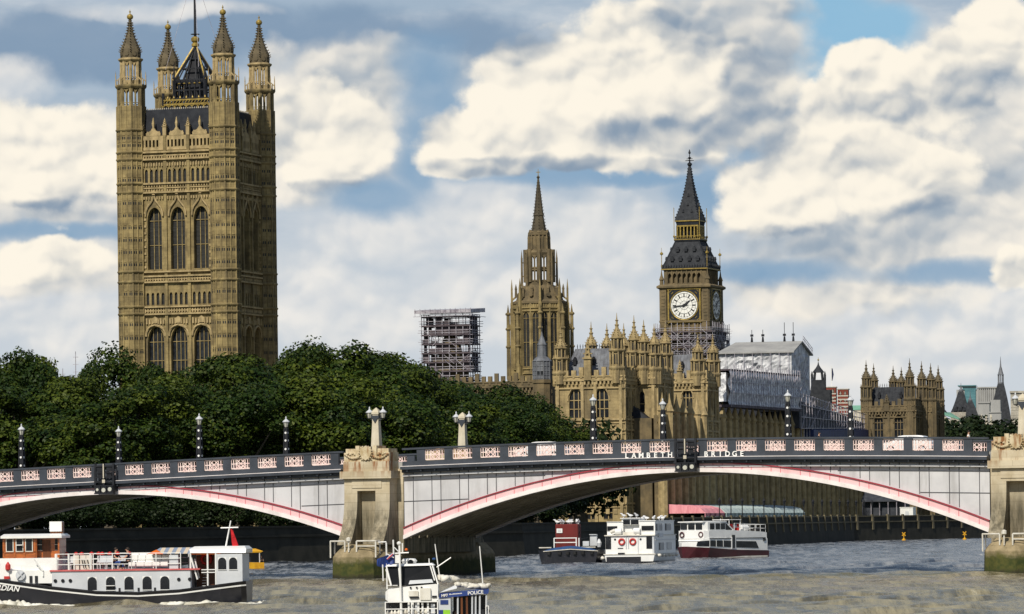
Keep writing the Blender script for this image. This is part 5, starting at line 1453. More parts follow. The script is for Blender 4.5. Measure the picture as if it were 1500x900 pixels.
def palace_range():
    """the long river front, seen very obliquely"""
    p0, p1 = Vector((27.4, 829.0)), Vector((84.0, 1079.0))
    d = p1 - p0; L = d.length; ang = atan2(d.y, d.x)          # local x runs north along the front, the river lies on -y
    def z(py, px, Y): return at(px, py, Y).z - GZ
    t = thing('palace_river_front', 'long low palace range with rows of stone buttresses, seen obliquely through the bridge arch', 'palace', (p0.x, p0.y, GZ), ang)
    H = 20.2
    b = MB(); bays = 36; s = L / bays
    holes = []
    for i in range(bays):
        x = s * (i + 0.5)
        for zb, h in ((1.2, 3.0), (6.2, 4.6), (12.4, 5.6)): holes.append((x - 1.3, x + 1.3, zb, zb + h))
    b.skin(0, L, 0, H, holes, 0, 0.9); b.box(0, L, 1.3, 22, 0, H - 0.5)
    w = b.build('wall', 'stone_dark', t)  # wall darker than its buttresses: shade put into the stone colour
    p = MB()
    for i in range(bays + 1):
        x = s * i
        p.lathe([(0.95, 0), (0.9, 11), (0.75, 11.4), (0.72, H + 0.6), (0.95, H + 0.9), (0.5, H + 2.0), (0.15, H + 3.4), (0.05, H + 4.2)], 8, x, -0.75)
    for zz in (0.5, 5.2, 11.4, 18.8, H): p.box(0, L, -0.55, 0.3, zz - 0.25, zz + 0.25)
    for i in range(bays):
        x = s * (i + 0.5)
        for dx in (-2.1, 2.1): p.box(x + dx - 0.22, x + dx + 0.22, -0.6, 0.1, 0.5, H)
        for zz in (10.2, 17.7): p.box(x - 1.2, x + 1.2, -0.3, 0.2, zz - 0.4, zz + 0.4)
    p.build('buttress', 'stone_trim', w)
    me = None
    for (x0, x1, zb, z1) in holes:
        window(t, x1 - x0, z1 - zb, (((x0 + x1) / 2), 0, zb), 0, stone='stone', lights=2, transoms=1, arched=True, depth=0.7, bar=0.18)
    # link roofs
    r = MB(); r.loft([[(0, 2, H - 0.5), (L, 2, H - 0.5), (L, 20, H - 0.5), (0, 20, H - 0.5)], [(2, 10, H + 6), (L - 2, 10, H + 6), (L - 2, 12, H + 6), (2, 12, H + 6)]])
    r.build('roof', 'roof_iron', t)
    return t, ang, L, p0
RANGE = palace_range()

def front_scaffold():
    """sheeted scaffolding on the roof of the river front"""
    t0, ang, L, p0 = RANGE
    t = thing('sheeted_roof_scaffold', 'long grey plastic sheeting on scaffolding along the palace river front', 'scaffolding', (p0.x, p0.y, GZ), ang)
    def zz(py, px, x):   # height at distance x along the front
        Y = p0.y + x * sin(ang); return at(px, py, Y).z - GZ
    x0, x1 = 63.0, 152.0
    n = 46; b = MB(); rnd = random.Random(2)
    top = lambda x: zz(543 + 9 * (x - x0) / (x1 - x0), 1060 + 95 * (x - x0) / (x1 - x0), x)
    bot = lambda x: zz(593 + 7 * (x - x0) / (x1 - x0), 1060 + 95 * (x - x0) / (x1 - x0), x)
    vs = []; m = 8
    for i in range(n + 1):
        x = x0 + (x1 - x0) * i / n
        for j in range(m + 1):
            f = j / m; puff = 0.35 * noise.noise((x * 0.35, f * 5, 3.0)) + 0.25 * sin(f * pi * 4) 
            vs.append((x, -2.3 + puff, bot(x) + (top(x) - bot(x)) * f))
    fs = [(i * (m + 1) + j, (i + 1) * (m + 1) + j, (i + 1) * (m + 1) + j + 1, i * (m + 1) + j + 1) for i in range(n) for j in range(m)]
    b.add(vs, fs)
    # close it into a solid box
    b.box(x0, x1, -1.7, 6.0, min(bot(x0), bot(x1)) + 0.6, min(top(x0), top(x1)) - 0.4)
    sh = b.build('plastic_sheet', 'sheet_lifted', t, smooth=False)
    e = MB()
    e.loft([[(x, -2.5, top(x)), (x, 6, top(x) - 0.2), (x, 6, top(x) + 0.3), (x, -2.5, top(x) + 0.3)] for x in (x0, x1)])
    e.loft([[(x, -2.9, bot(x) - 0.5), (x, 0.8, bot(x) - 0.5), (x, 0.8, bot(x)), (x, -2.9, bot(x))] for x in (x0, x1)])
    e.build('board_deck', 'plank', t)
    q = MB()
    i = x0
    while i < x1:
        q.tube((i, -2.75, bot(i) - 0.5), (i, -2.75, top(i) + 1.2), 0.09, 4); i += 3.0
    for f in (0.02, 0.35, 0.68): q.tube((x0, -2.8, bot(x0) + (top(x0) - bot(x0)) * f), (x1, -2.8, bot(x1) + (top(x1) - bot(x1)) * f), 0.08, 4)
    rnd = random.Random(5)
    for k in range(36):
        x = x0 + (x1 - x0 - 4) * k / 36; f = rnd.choice([0, 0.33, 0.66]); h = top(x) - bot(x)
        q.tube((x, -2.82, bot(x) + h * f), (x + 2.5, -2.82, bot(x) + h * (f + 0.33)), 0.07, 4)
    q.build('scaffold_tube', 'tube', t)
    # the gabled sheeted roof over the range
    c = at(1167, 600, 984.0)
    g = thing('gabled_roof_enclosure', 'large gabled temporary roof wrapped in pale crumpled sheeting, right of the clock tower', 'scaffolding', (c.x - 1.0, c.y, GZ), -PT)
    Yk = 984.0
    ze, zr = at(1167, 515, Yk).z - GZ, at(1179, 501, Yk + 8).z - GZ
    zb = at(1167, 600, Yk).z - GZ
    w, dpt = 16.2, 21.5
    sheet = MB(); rnd = random.Random(11)
    def panel(P, Q, R_, S_, nu, nv, nrm, amp, sd):
        vs = []
        for i in range(nu + 1):
            for j in range(nv + 1):
                u, v = i / nu, j / nv
                p = (Vector(P).lerp(Vector(Q), u)).lerp(Vector(S_).lerp(Vector(R_), u), v)
                a = amp * sin(pi * u) ** 0.5 if 0 < u < 1 and 0 < v < 1 else 0
                q = p + Vector(nrm) * a * (noise.noise((u * 7 + sd, v * 9 + u * 4, sd)) + 0.6 * noise.noise((u * 19, v * 16 + u * 9, sd + 2)))
                vs.append(tuple(q))
        sheet.add(vs, [(i * (nv + 1) + j, (i + 1) * (nv + 1) + j, (i + 1) * (nv + 1) + j + 1, i * (nv + 1) + j + 1) for i in range(nu) for j in range(nv)])
    panel((-w, 0, zb), (0, 0, zb), (0, 0, ze), (-w, 0, ze), 26, 22, (0, -1, 0), 0.75, 1.0)
    panel((0, 0, zb - 4), (0, dpt, zb - 4), (0, dpt, ze), (0, 0, ze), 30, 26, (1, 0, 0), 0.8, 4.0)
    panel((0, dpt, zb), (-w, dpt, zb), (-w, dpt, ze), (0, dpt, ze), 6, 6, (0, 1, 0), 0.3, 7.0)
    panel((-w, dpt, zb), (-w, 0, zb), (-w, 0, ze), (-w, dpt, ze), 6, 6, (-1, 0, 0), 0.3, 9.0)
    sheet.add([(0, 0, ze), (0, dpt, ze), (0, dpt * 0.5, zr)], [(0, 1, 2)]); sheet.add([(-w, 0, ze), (-w, dpt, ze), (-w, dpt * 0.5, zr)], [(0, 2, 1)])
    sheet.build('plastic_sheet', 'sheet', g)
    r = MB()
    for s in (0, 1):
        y0, y1 = (-0.7, dpt * 0.5) if s == 0 else (dpt + 0.7, dpt * 0.5)
        r.loft([[(-w - 0.5, y0, ze - 0.25), (0.7, y0, ze - 0.25), (0.7, y0, ze + 0.05), (-w - 0.5, y0, ze + 0.05)], [(-w + 1.5, y1, zr), (0.5, y1, zr), (0.5, y1, zr + 0.3), (-w + 1.5, y1, zr + 0.3)]])
    r.build('sheet_roof', 'concrete', g)
    a = MB()
    for x in (-w + 5.2, -w + 7.7, -3.6, -1.6): a.tube((x, dpt * 0.5, zr), (x, dpt * 0.5, zr + 1.4), 0.35, 6, 0.2); a.tube((x, dpt * 0.5, zr + 1.4), (x, dpt * 0.5, zr + (4.5 if x > -4 else 3.0)), 0.08, 4); a.box(x - 0.35, x + 0.35, dpt * 0.5 - 0.06, dpt * 0.5 + 0.06, zr + 1.5, zr + 2.0)
    a.build('roof_vane', 'iron', g)
    a = MB()
    for i in range(8): 
        f = i / 7; y = dpt * 0.5 + (dpt * 0.5 + 0.6) * f; zz_ = zr + (ze - zr) * f
        a.tube((0.6, y, zz_), (0.6, y, zz_ + 1.5), 0.06, 4)
    a.tube((0.6, dpt * .5, zr + 1.4), (0.6, dpt + 0.6, ze + 1.4), 0.05, 4); a.tube((0.6, dpt * .5, zr + 0.8), (0.6, dpt + 0.6, ze + 0.8), 0.05, 4)
    for i in range(9): a.tube((-w - 0.4 + i * 2.0, -0.8, zb + 2), (-w - 0.4 + i * 2.0, -0.8, ze - 0.2), 0.07, 4)
    rr = random.Random(3)
    for i in range(16):
        y = rr.uniform(0.5, dpt - 4); zq = rr.uniform(zb - 2, ze - 4); a.tube((0.9, y, zq), (0.9, y + 3.5, zq + 3.5 * rr.choice([1, .6, 1.2])), 0.08, 4)
    a.build('scaffold_tube', 'tube', g)
    # dark netted scaffold further along
    h = thing('netted_scaffold', 'low scaffolding hung with black netting and a blue hoarding, right of the white sheeting', 'scaffolding', (p0.x, p0.y, GZ), ang)
    x2, x3 = 153.0, 252.0
    b = MB()
    tp = lambda x: zz(572 + 34 * (x - x2) / (x3 - x2), 1150 + 95 * (x - x2) / (x3 - x2), x)
    bt = lambda x: zz(628, 1150 + 95 * (x - x2) / (x3 - x2), x)
    b.loft([[(x, -2.0, bt(x)), (x, 4, bt(x)), (x, 4, tp(x)), (x, -2.0, tp(x) - 2.4)] for x in (x2, (x2 + x3) / 2, x3)])
    b.build('black_netting', 'netting', h)
    b = MB(); b.loft([[(x, -3.0, bt(x) - 2.6), (x, -0.6, bt(x) - 2.6), (x, -0.6, bt(x) + 0.2), (x, -3.0, bt(x) + 0.2 - 0.6)] for x in (x2 + 14, x3)])
    b.build('blue_hoarding', 'bluehoard', h)
    b = MB()
    x = x2
    while x < x3: b.tube((x, -2.4, bt(x) - 2), (x, -2.4, tp(x) - 0.6), 0.1, 4); x += 4.0
    for f in (0.0, 0.3, 0.62, 0.9): b.tube((x2, -2.45, bt(x2) + (tp(x2) - bt(x2)) * f), (x3, -2.45, bt(x3) + (tp(x3) - bt(x3)) * f), 0.1, 4)
    rr = random.Random(9)
    for i in range(44): x = rr.uniform(x2, x3 - 6); f = rr.choice([0, .3, .6]); hh = tp(x) - bt(x); b.tube((x, -2.5, bt(x) + hh * f), (x + rr.choice([4, 6]), -2.5, bt(x) + hh * (f + 0.3)), 0.07, 4)
    b.build('scaffold_tube', 'tube', h)
front_scaffold()

def far_pavilion():
    Y0 = 1075.0; k = Y0 / F; c = at(1339, 600, Y0)
    def z(py): return CAM_H + (HZ - 570 * ROLL - py) * k - GZ
    t = thing('palace_pavilion', 'smaller far gothic pavilion with eight spired turrets at the right end of the palace', 'palace', (c.x, c.y, GZ), -PT)
    zt_, zc = z(587), z(602); lv = [z(642), z(700)]
    gothic_block(t, -12.7, 0, 0, 12, zt_, zc, lv, {'s': [(-2.3, 2.1, z(640), z(608) - z(640), 3), (2.6, 2.1, z(640), z(608) - z(640), 3), (-2.3, 2.1, z(700), z(660) - z(700), 3), (2.6, 2.1, z(700), z(660) - z(700), 3)], 'e': [(-3, 1.5, z(640), z(610) - z(640), 2), (2, 1.5, z(640), z(610) - z(640), 2)]}, stone='stone_dark')
    gothic_block(t, -0.6, 2.6, 11.0, 24, zt_, zc, lv, {'s': [(0.2, 1.0, z(640), z(612) - z(640), 1)], 'e': [(-3, 1.4, z(640), z(612) - z(640), 2), (3, 1.4, z(640), z(612) - z(640), 2)]}, stone='stone_dark')
    hip_roof(t, -11.6, -1.0, 1.3, 11.0, zt_ - 1.5, z(566), 3.6, m='slate', dormers=2)
    base = z(645)
    for x, y, tip in ((-11.7, 0.8, z(526)), (-11.6, 10.8, z(529)), (-6.9, 11.4, z(533)), (-4.9, 11.4, z(535)), (-1.1, 0.8, z(525)), (0.2, 10.6, z(527)), (2.2, 12.0, z(530)), (2.4, 22.4, z(531))):
        spired_turret(t, x, y, base, zt_ + 0.3, tip, 1.25, 'stone_dark')
    b = MB(); pinnacle(b, -6.6, -0.1, zc, z(577) - zc, 1.2); b.build('wall_pinnacle', 'stone_dark', t)
far_pavilion()

def south_front_mass():
    """the palace behind the trees between the great tower and the near pavilion"""
    c = at(798, 600, 862.0)
    t = thing('palace_south_range', 'dark palace wing with battlements, mostly hidden behind the trees, below the spire tower', 'palace', (c.x, c.y, GZ), -PT)
    zt_ = at(770, 553, 880).z - GZ
    gothic_block(t, -62, 0.5, 4, 40, zt_, zt_ - 2.2, [zt_ - 9, zt_ - 18], {'s': [(-27 + 4.5 * i, 2.0, zt_ - 8, 4.5, 2) for i in range(13)]}, stone='stone_dark')
    # lead-covered fleche with a scaffold deck
    Yl = 845.0; k = Yl / F; c = at(795, 600, Yl)
    def z(py): return CAM_H + (HZ - py) * k - GZ
    f = thing('lead_ventilation_turret', 'small blue grey lead turret with a pointed top, standing before the spire tower', 'turret', (c.x, c.y, GZ), -PT)
    b = MB(); b.lathe([(octa(1.62), 0), (octa(1.62), z(560))], 8); b.lathe([(octa(1.8), z(562)), (octa(1.8), z(557))], 8); s = b.build('turret_base', 'stone_dark', f)
    b = MB(); b.lathe([(octa(1.62), z(557)), (octa(1.62), z(531)), (octa(1.75), z(530)), (octa(1.2), z(525)), (octa(0.8), z(523)), (octa(0.75), z(507)), (octa(0.85), z(506)), (0.3, z(494)), (0.06, z(486))], 8)
    for i in range(8):
        a = pi / 8 + i * pi / 4; R = octa(1.65); b.tube((R * cos(a), R * sin(a), z(557)), (R * cos(a), R * sin(a), z(530)), 0.1, 4)
        a = i * pi / 4; b.tube((1.68 * cos(a), 1.68 * sin(a), z(556)), (1.68 * cos(a), 1.68 * sin(a), z(531)), 0.06, 4)
    for py in (556, 551, 545, 538): b.lathe([(octa(1.66), z(py)), (octa(1.7), z(py - 0.5)), (octa(1.66), z(py - 1))], 8)
    b.build('lead_cap', 'lead', f)
    b = MB(); b.box(-0.55, -0.1, -1.72, -1.6, z(550), z(545)); b.box(0.15, 0.6, -1.72, -1.6, z(550), z(545)); b.lathe([(0.1, z(488)), (0.05, z(474))], 4); b.build('louvre_panel', 'glass', f)
south_front_mass()

# ================================================================== MARQUEES AND TERRACE
def terrace():
    t0, ang, L, p0 = RANGE
    def marquee(name, label, xa, xb, m, side, h=1.9, top=3.3):
        t = thing(name, label, 'marquee', (p0.x, p0.y, GZ), ang)
        y0, y1 = -8.6, -1.6
        b = MB(); n = int((xb - xa) / 4.5)
        secs = []
        for i in range(n * 2 + 1):
            x = xa + (xb - xa) * i / (n * 2); dz = 0.0 if i % 2 == 0 else 0.18
            secs.append([(x, y0, h), (x, y0 + 1.0, h + 1.0 - dz), (x, y0 + 2.6, top - dz), (x, y1, top + 0.35 - dz), (x, y1, h)])
        b.loft(secs)
        rf = b.build('canvas_roof', m, t)
        w = MB()
        w.box(xa + 0.1, xb - 0.1, y0 + 0.15, y0 + 0.25, 0.1, h - 0.02); w.box(xb - 0.2, xb - 0.1, y0 + 0.3, y1, 0.1, h - 0.02)
        w.build('side_wall', side, t)
        q = MB()
        for i in range(n + 1): x = xa + (xb - xa) * i / n; q.box(x - 0.08, x + 0.08, y0 + 0.05, y0 + 0.15, 0.02, h - 0.02)
        for i in range(n): x = xa + (xb - xa) * (i + .5) / n; q.box(x - 1.6, x + 1.6, y0 + 0.02, y0 + 0.14, h - 0.5, h - 0.03)
        q.build('canvas_valance', m, t)
    marquee('terrace_marquee', 'pink striped marquee on the terrace behind the white boats', 0.5, 21, 'canvaspink', 'glass')
    marquee('terrace_marquee', 'pale grey green marquee with glazed sides, on the terrace right of the pink one', 23, 118, 'canvasteal', 'teal')
    # lamp standards along the parapet
    idx = 0
    xs = [6 + 12.5 * i for i in range(18)]
    proto = None
    for i, x in enumerate(xs):
        yb = -10.2
        p = Matrix.Translation((p0.x, p0.y, GZ)) @ Matrix.Rotation(ang, 4, 'Z') @ Vector((x, yb, 0))
        if proto is None:
            t = thing('terrace_lamp', 'small black lamp standard in the row along the terrace wall below the palace', 'street lamp', p, 0, 'lamp standards along the palace terrace')
            b = MB(); b.cbox(0, 0, 0, 0.4, 0.4, 1.3); b.tube((0, 0, 1.3), (0, 0, 3.3), 0.10, 6); b.lathe([(0.1, 3.3), (0.26, 3.4), (0.1, 3.5)], 6); b.build('post', 'iron', t)
            b = MB(); b.lathe([(0.2, 3.5), (0.34, 4.2), (0.4, 4.22), (0.15, 4.6), (0.03, 4.9)], 6); b.build('lantern', 'iron', t)
            proto = t
        else:
            c = copy_tree(proto); c.location = p
    # white cabin and dark canopy at the far end of the terrace
    q = at(1328, 752, 1035.0)
    t = thing('site_cabin', 'white portable cabin on the far end of the terrace', 'cabin', (q.x, q.y, GZ), -PT)
    b = MB(); b.box(-1.5, 1.5, 0, 4, 0.1, 2.9); b.box(-1.6, 1.6, -0.1, 4.1, 2.9, 3.05); 
    for i in range(6): b.box(-1.45 + 0.5 * i, -1.38 + 0.5 * i, -0.04, 0.02, 0.15, 2.85)
    b.build('cabin_body', 'white', t)
    MB().box(-0.3, 0.5, -0.07, -0.045, 0.15, 2.1).build('door', 'greywhite', t)
    q = at(1300, 752, 1040.0)
    t = thing('dark_canopy', 'black roofed canopy at the end of the terrace, left of the white cabin', 'canopy', (q.x, q.y, GZ), -PT)
    b = MB(); b.loft([[(-6, -1, 4.4), (4.5, -1, 4.4), (4.5, 6, 5.4), (-6, 6, 5.4)], [(-6, -1, 4.7), (4.5, -1, 4.7), (4.5, 6, 7.6), (-6, 6, 7.6)]]); b.build('canopy_roof', 'netting', t)
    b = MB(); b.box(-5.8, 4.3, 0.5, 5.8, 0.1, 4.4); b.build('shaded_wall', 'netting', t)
    b = MB()
    for i in range(6): b.tube((-5.7 + 2 * i, -0.8, 0), (-5.7 + 2 * i, -0.8, 4.4), 0.1, 6)
    b.build('post', 'tube', t)
terrace()

# ================================================================== SKYLINE ON THE RIGHT AND BEHIND
def skyline():
    def frame(px, Y, lab, name, cat):
        c = at(px, 640, Y); k = Y / F
        t = thing(name, lab, cat, (c.x, c.y, GZ), -radians(8))
        return t, k, (lambda py: CAM_H + (HZ - (px - 750) * ROLL - py) * k - GZ), (lambda p: (p - px) * k)
    # dark spired turret right of the white enclosure
    t, k, z, X = frame(1200, 1180, 'dark spired turret rising right of the sheeted enclosure', 'dark_turret', 'turret')
    b = MB(); w = 2.2
    b.box(-w * 1.5, w * 1.5, -w * 1.5, w * 1.5, 0, z(572)); b.box(-w * .85, w * .85, -w * .85, w * .85, z(572), z(557)); b.build('turret_base', 'slate', t)
    b = MB()
    for sx in (-1, 1):
        for sy in (-1, 1): b.tube((sx * 1.1, sy * 1.1, z(557)), (sx * 0.9, sy * 0.9, z(546)), 0.28, 6); pinnacle(b, sx * 1.7, sy * 1.7, z(557), 2.4, 0.35)
    b.lathe([(1.7, z(546)), (1.3, z(543)), (0.7, z(539)), (0.25, z(535)), (0.06, z(530)), (0.05, z(524))], 8); b.build('open_lantern', 'slate', t)
    b = MB(); b.lathe([(0.1, z(529)), (0.3, z(527.5)), (0.08, z(526))], 6); b.build('finial', 'gold', t)
    # banded brick building
    for px, y0, lab in ((1218, 568, 'red brick block with pale stone bands, left of the pair and topped by a flagpole'), (1236, 571, 'red brick block with pale stone bands, right of the pair')):
        t, k, z, X = frame(px, 1330, lab, 'banded_brick_building', 'building')
        b = MB(); b.box(-1.55, 1.55, -2, 3, 0, z(y0)); bd = b.build('wall', 'brick', t)
        s = MB()
        for i in range(9): zz = z(y0 + 9.4 + 5.2 * i); s.box(-1.62, 1.62, -2.06, 3.05, zz - 0.18, zz + 0.18)
        s.box(-1.75, 1.75, -2.2, 3.1, z(y0), z(y0 - 1.2)); s.build('stone_band', 'band', bd)
        if px == 1218:
            f = MB(); f.tube((0.2, 0, z(y0)), (0.2, 0, z(537)), 0.1, 5); f.build('flag_mast', 'white', t)
            f = MB(); f.loft([[(0.3, -0.03, z(558)), (0.5, -0.03, z(558)), (0.5, 0.03, z(558)), (0.3, 0.03, z(558))], [(0.3, -0.03, z(548)), (0.9, -0.03, z(549)), (0.9, 0.03, z(549)), (0.3, 0.03, z(548))], [(0.3, -0.03, z(540)), (0.6, -0.03, z(540)), (0.6, 0.03, z(540)), (0.3, 0.03, z(540))]]); f.build('limp_flag', 'navy', t)
        for i in range(5):
            for sx in (-0.7, 0.7): window(t, 0.7, 1.0, (sx, -2.0, z(y0 + 8 + 10.4 * i)), 0, stone='band', lights=2, transoms=1, arched=False, depth=0.12)
    # cream terrace end between scaffold and far pavilion
    t, k, z, X = frame(1256, 1400, 'white building with green copper roof, just left of the far pavilion', 'white_building', 'building')
    b = MB(); b.box(-3.4, 3.4, -2, 10, 0, z(601)); b.build('wall', 'cream', t)
    b = MB(); b.loft([[(-3.7, -2.2, z(601)), (3.7, -2.2, z(601)), (3.7, 10, z(601)), (-3.7, 10, z(601))], [(-3.0, 1, z(594)), (3.0, 1, z(594)), (3.0, 8, z(594)), (-3.0, 8, z(594))]]); b.build('copper_roof', 'copper', t)
    for x in (-2, 0, 2): window(t, 0.8, 3.0, (x, -2.0, z(618)), 0, stone='cream', lights=2, transoms=1, arched=False, depth=0.14)
    # green gable
    t, k, z, X = frame(1392, 1500, 'low cream building with sloping green copper roof and small cupola near the slate roofs', 'green_roofed_building', 'building')
    b = MB(); b.box(X(1376), X(1412), 0, 14, 0, z(617)); b.extr([(X(1376), z(617)), (X(1380), z(606)), (X(1394), z(617))], -0.2, 12); b.build('wall', 'cream', t)
    b = MB(); b.loft([[(X(1378), -0.8, z(606)), (X(1410), -0.8, z(617)), (X(1410), -0.8, z(615.5)), (X(1379), -0.8, z(603))], [(X(1378), 13, z(606)), (X(1410), 13, z(617)), (X(1410), 13, z(615.5)), (X(1390), 13, z(603))]]); b.build('copper_roof', 'copper', t)
    b = MB(); b.lathe([(1.6, z(606)), (0.9, z(601)), (0.55, z(600)), (0.5, z(595)), (0.65, z(594)), (0.4, z(592)), (0.1, z(590.5))], 8, X(1381.5), 5); b.build('cupola', 'slate', t)
    def slate_pavilion(px, Y, lab, x0, x1, yb, yt, tx0, tx1, tip, dorm=True, lantern=False, bulge=0.8):
        t, k, z, X = frame(px, Y, lab, 'slate_roofed_building', 'building')
        b = MB(); b.box(X(x0), X(x1), 0, (x1 - x0) * k, 0, z(yb)); b.build('wall', 'stone_grey', t)
        b = MB(); secs = []
        for i in range(7):
            f = i / 6; g = f ** bulge if f > 0 else 0
            a, c_ = X(x0) + (X(tx0) - X(x0)) * g, X(x1) + (X(tx1) - X(x1)) * g; m = (x1 - x0) * k / 2; hw = (c_ - a) / 2
            zz = z(yb) + (z(yt) - z(yb)) * (f ** 0.95); secs.append([(a, m - hw, zz), (c_, m - hw, zz), (c_, m + hw, zz), (a, m + hw, zz)])
        b.loft(secs); rf = b.build('slate_roof', 'slate', t)
        cx = X((tx0 + tx1) / 2); m = (x1 - x0) * k / 2; r = (X(tx1) - X(tx0)) / 2
        q = MB()
        if lantern:
            q.lathe([(r * 1.1, z(yt)), (r * 1.1, z(yt - 2))], 8, cx, m)
            for i in range(8): a = i * pi / 4; q.tube((cx + r * .8 * cos(a), m + r * .8 * sin(a), z(yt - 2)), (cx + r * .8 * cos(a), m + r * .8 * sin(a), z(yt - 13)), 0.25, 4)
            q.lathe([(r * 1.2, z(yt - 13)), (r * 0.9, z(yt - 15)), (r * 0.45, z(yt - 23)), (r * 0.3, z(yt - 25)), (0.2, z(yt - 30)), (0.05, z(tip))], 8, cx, m)
        else:
            q.lathe([(r * 0.9, z(yt)), (r * 1.0, z(yt - 2)), (r * 0.4, z(yt - 5)), (0.15, z(yt - 8)), (0.05, z(tip))], 8, cx, m)
        q.build('lead_lantern', 'lead', rf)
        if dorm:
            d = MB()
            for i in range(3): x = X(x0 + (x1 - x0) * (0.25 + 0.25 * i)); d.box(x - 0.6, x + 0.6, -0.4, 2, z(yb - 2), z(yb - 7)); d.lathe([(0.9, z(yb - 7)), (0.6, z(yb - 9)), (0.1, z(yb - 11))], 8, x, 0.6)
            d.build('roof_dormer', 'slate', rf)
        for i in range(3):
            for j in range(2): window(t, 1.0, 1.8, (X(x0 + (x1 - x0) * (0.25 + 0.25 * i)), 0, z(yb + 9 + 9 * j)), 0, stone='stone_grey', lights=2, transoms=1, arched=False, depth=0.16)
    slate_pavilion(1406, 1560, 'grey building with tall concave slate roof, just left of the darker narrow roof', 1393, 1421, 604, 574, 1404, 1412, 561)
    slate_pavilion(1424, 1480, 'narrow dark slate roofed building with a pale cap, between the two larger slate roofs', 1414, 1435, 622, 588, 1418, 1425, 572, dorm=False, bulge=1.5)
    slate_pavilion(1466, 1540, 'building with largest dark slate roof carrying an open lantern and spire, beside the right obelisk', 1450, 1481, 622, 562, 1462, 1471, 522, dorm=False, lantern=True, bulge=1.35)
    # modern blocks
    t, k, z, X = frame(1418, 1800, 'modern office block with teal glass top, behind the slate roofs', 'office_block', 'building')
    MB().box(X(1402), X(1437), 0, 22, 0, z(571)).build('wall', 'concrete', t)
    b = MB(); b.box(X(1411), X(1431), -0.5, 18, z(571), z(566)); b.box(X(1414), X(1430), -0.6, -0.1, z(600), z(571.1)); b.box(X(1404), X(1431), -1.4, 18, z(566), z(564.6)); b.build('glass_storey', 'teal', t)
    t, k, z, X = frame(1448, 1700, 'pale concrete office slab with ribbed front, between the slate roofs', 'concrete_block', 'building')
    b = MB(); b.box(X(1433), X(1462), 0, 20, 0, z(568)); b.box(X(1432), X(1463), -0.6, 20, z(569), z(567))
    for i in range(10): x = X(1434 + 3 * i); b.box(x - 0.2, x + 0.2, -0.4, 0.1, z(589), z(569.5))
    b.build('wall', 'concrete', t)
    MB().box(X(1434), X(1461), -0.6, 0.2, z(592), z(590)).build('ledge', 'netting', t)
    t, k, z, X = frame(1445, 1560, 'lower pale concrete block in front of the ribbed slab', 'concrete_block', 'building')
    b = MB(); b.box(X(1434), X(1450), 0, 10, 0, z(589.5)); b.box(X(1433), X(1451), -0.3, 10, z(591), z(588.5)); b.build('wall', 'concrete', t)
    t, k, z, X = frame(1459, 1500, 'blank pale stone gable in front of the largest slate roof', 'concrete_block', 'building')
    b = MB(); b.box(X(1452), X(1466), 0, 9, z(604), z(586)); b.box(X(1449), X(1467), -0.3, 9, 0, z(604.2)); b.box(X(1448.5), X(1467.5), -0.6, 9, z(605), z(603.5)); b.build('wall', 'concrete', t)
    t, k, z, X = frame(1490, 1620, 'grey stone office building at the right edge, behind the obelisk', 'grey_office_building', 'building')
    b = MB(); b.box(X(1481), X(1530), 0, 18, 0, z(574)); b.box(X(1480), X(1531), -0.5, 18, z(576), z(573)); b.build('wall', 'stone_grey', t)
    for i in range(4):
        for j in range(4): window(t, 1.2, 2.0, (X(1484 + 5 * i), 0, z(590 + 11 * j)), 0, stone='stone_grey', lights=2, transoms=1, arched=False, depth=0.2)
    # white ornate gables low between the trees
    t, k, z, X = frame(1443, 1440, 'low white ornate gabled house among the trees below the slate roofs', 'white_gabled_house', 'house')
    b = MB(); b.box(X(1434), X(1456), 0, 9, 0, z(622))
    for p in (1438, 1445, 1452): b.extr([(X(p - 3), z(622)), (X(p), z(612)), (X(p + 3), z(622))], -0.3, 9); b.lathe([(0.3, z(614)), (0.4, z(611)), (0.05, z(607))], 6, X(p), 0)
    b.build('wall', 'cream', t)
    for p in (1438, 1445, 1452): window(t, 1.0, 2.2, (X(p), 0, z(634)), 0, stone='cream', lights=2, transoms=1, arched=False, depth=0.2)
    # thin masts over the left trees
    for px, top, lab in ((111, 515, 'thin tall radio mast over the trees far left'), (92, 540, 'short radio mast in the dip of the far left trees')):
        q = at(px, 545, 1500); m = thing('radio_mast', lab, 'mast', (q.x, q.y, GZ), 0)
        zt2 = at(px, top, 1500).z - GZ
        b = MB(); b.tube((0, 0, 0), (0, 0, zt2), 0.35, 5, 0.12); b.build('mast_pole', 'tube', m)
        b = MB()
        for i in range(5): b.box(-0.9, 0.9, -0.08, 0.08, zt2 - 2 - 2.5 * i, zt2 - 1.85 - 2.5 * i)
        b.build('antenna_arm', 'tube', m)
skyline()

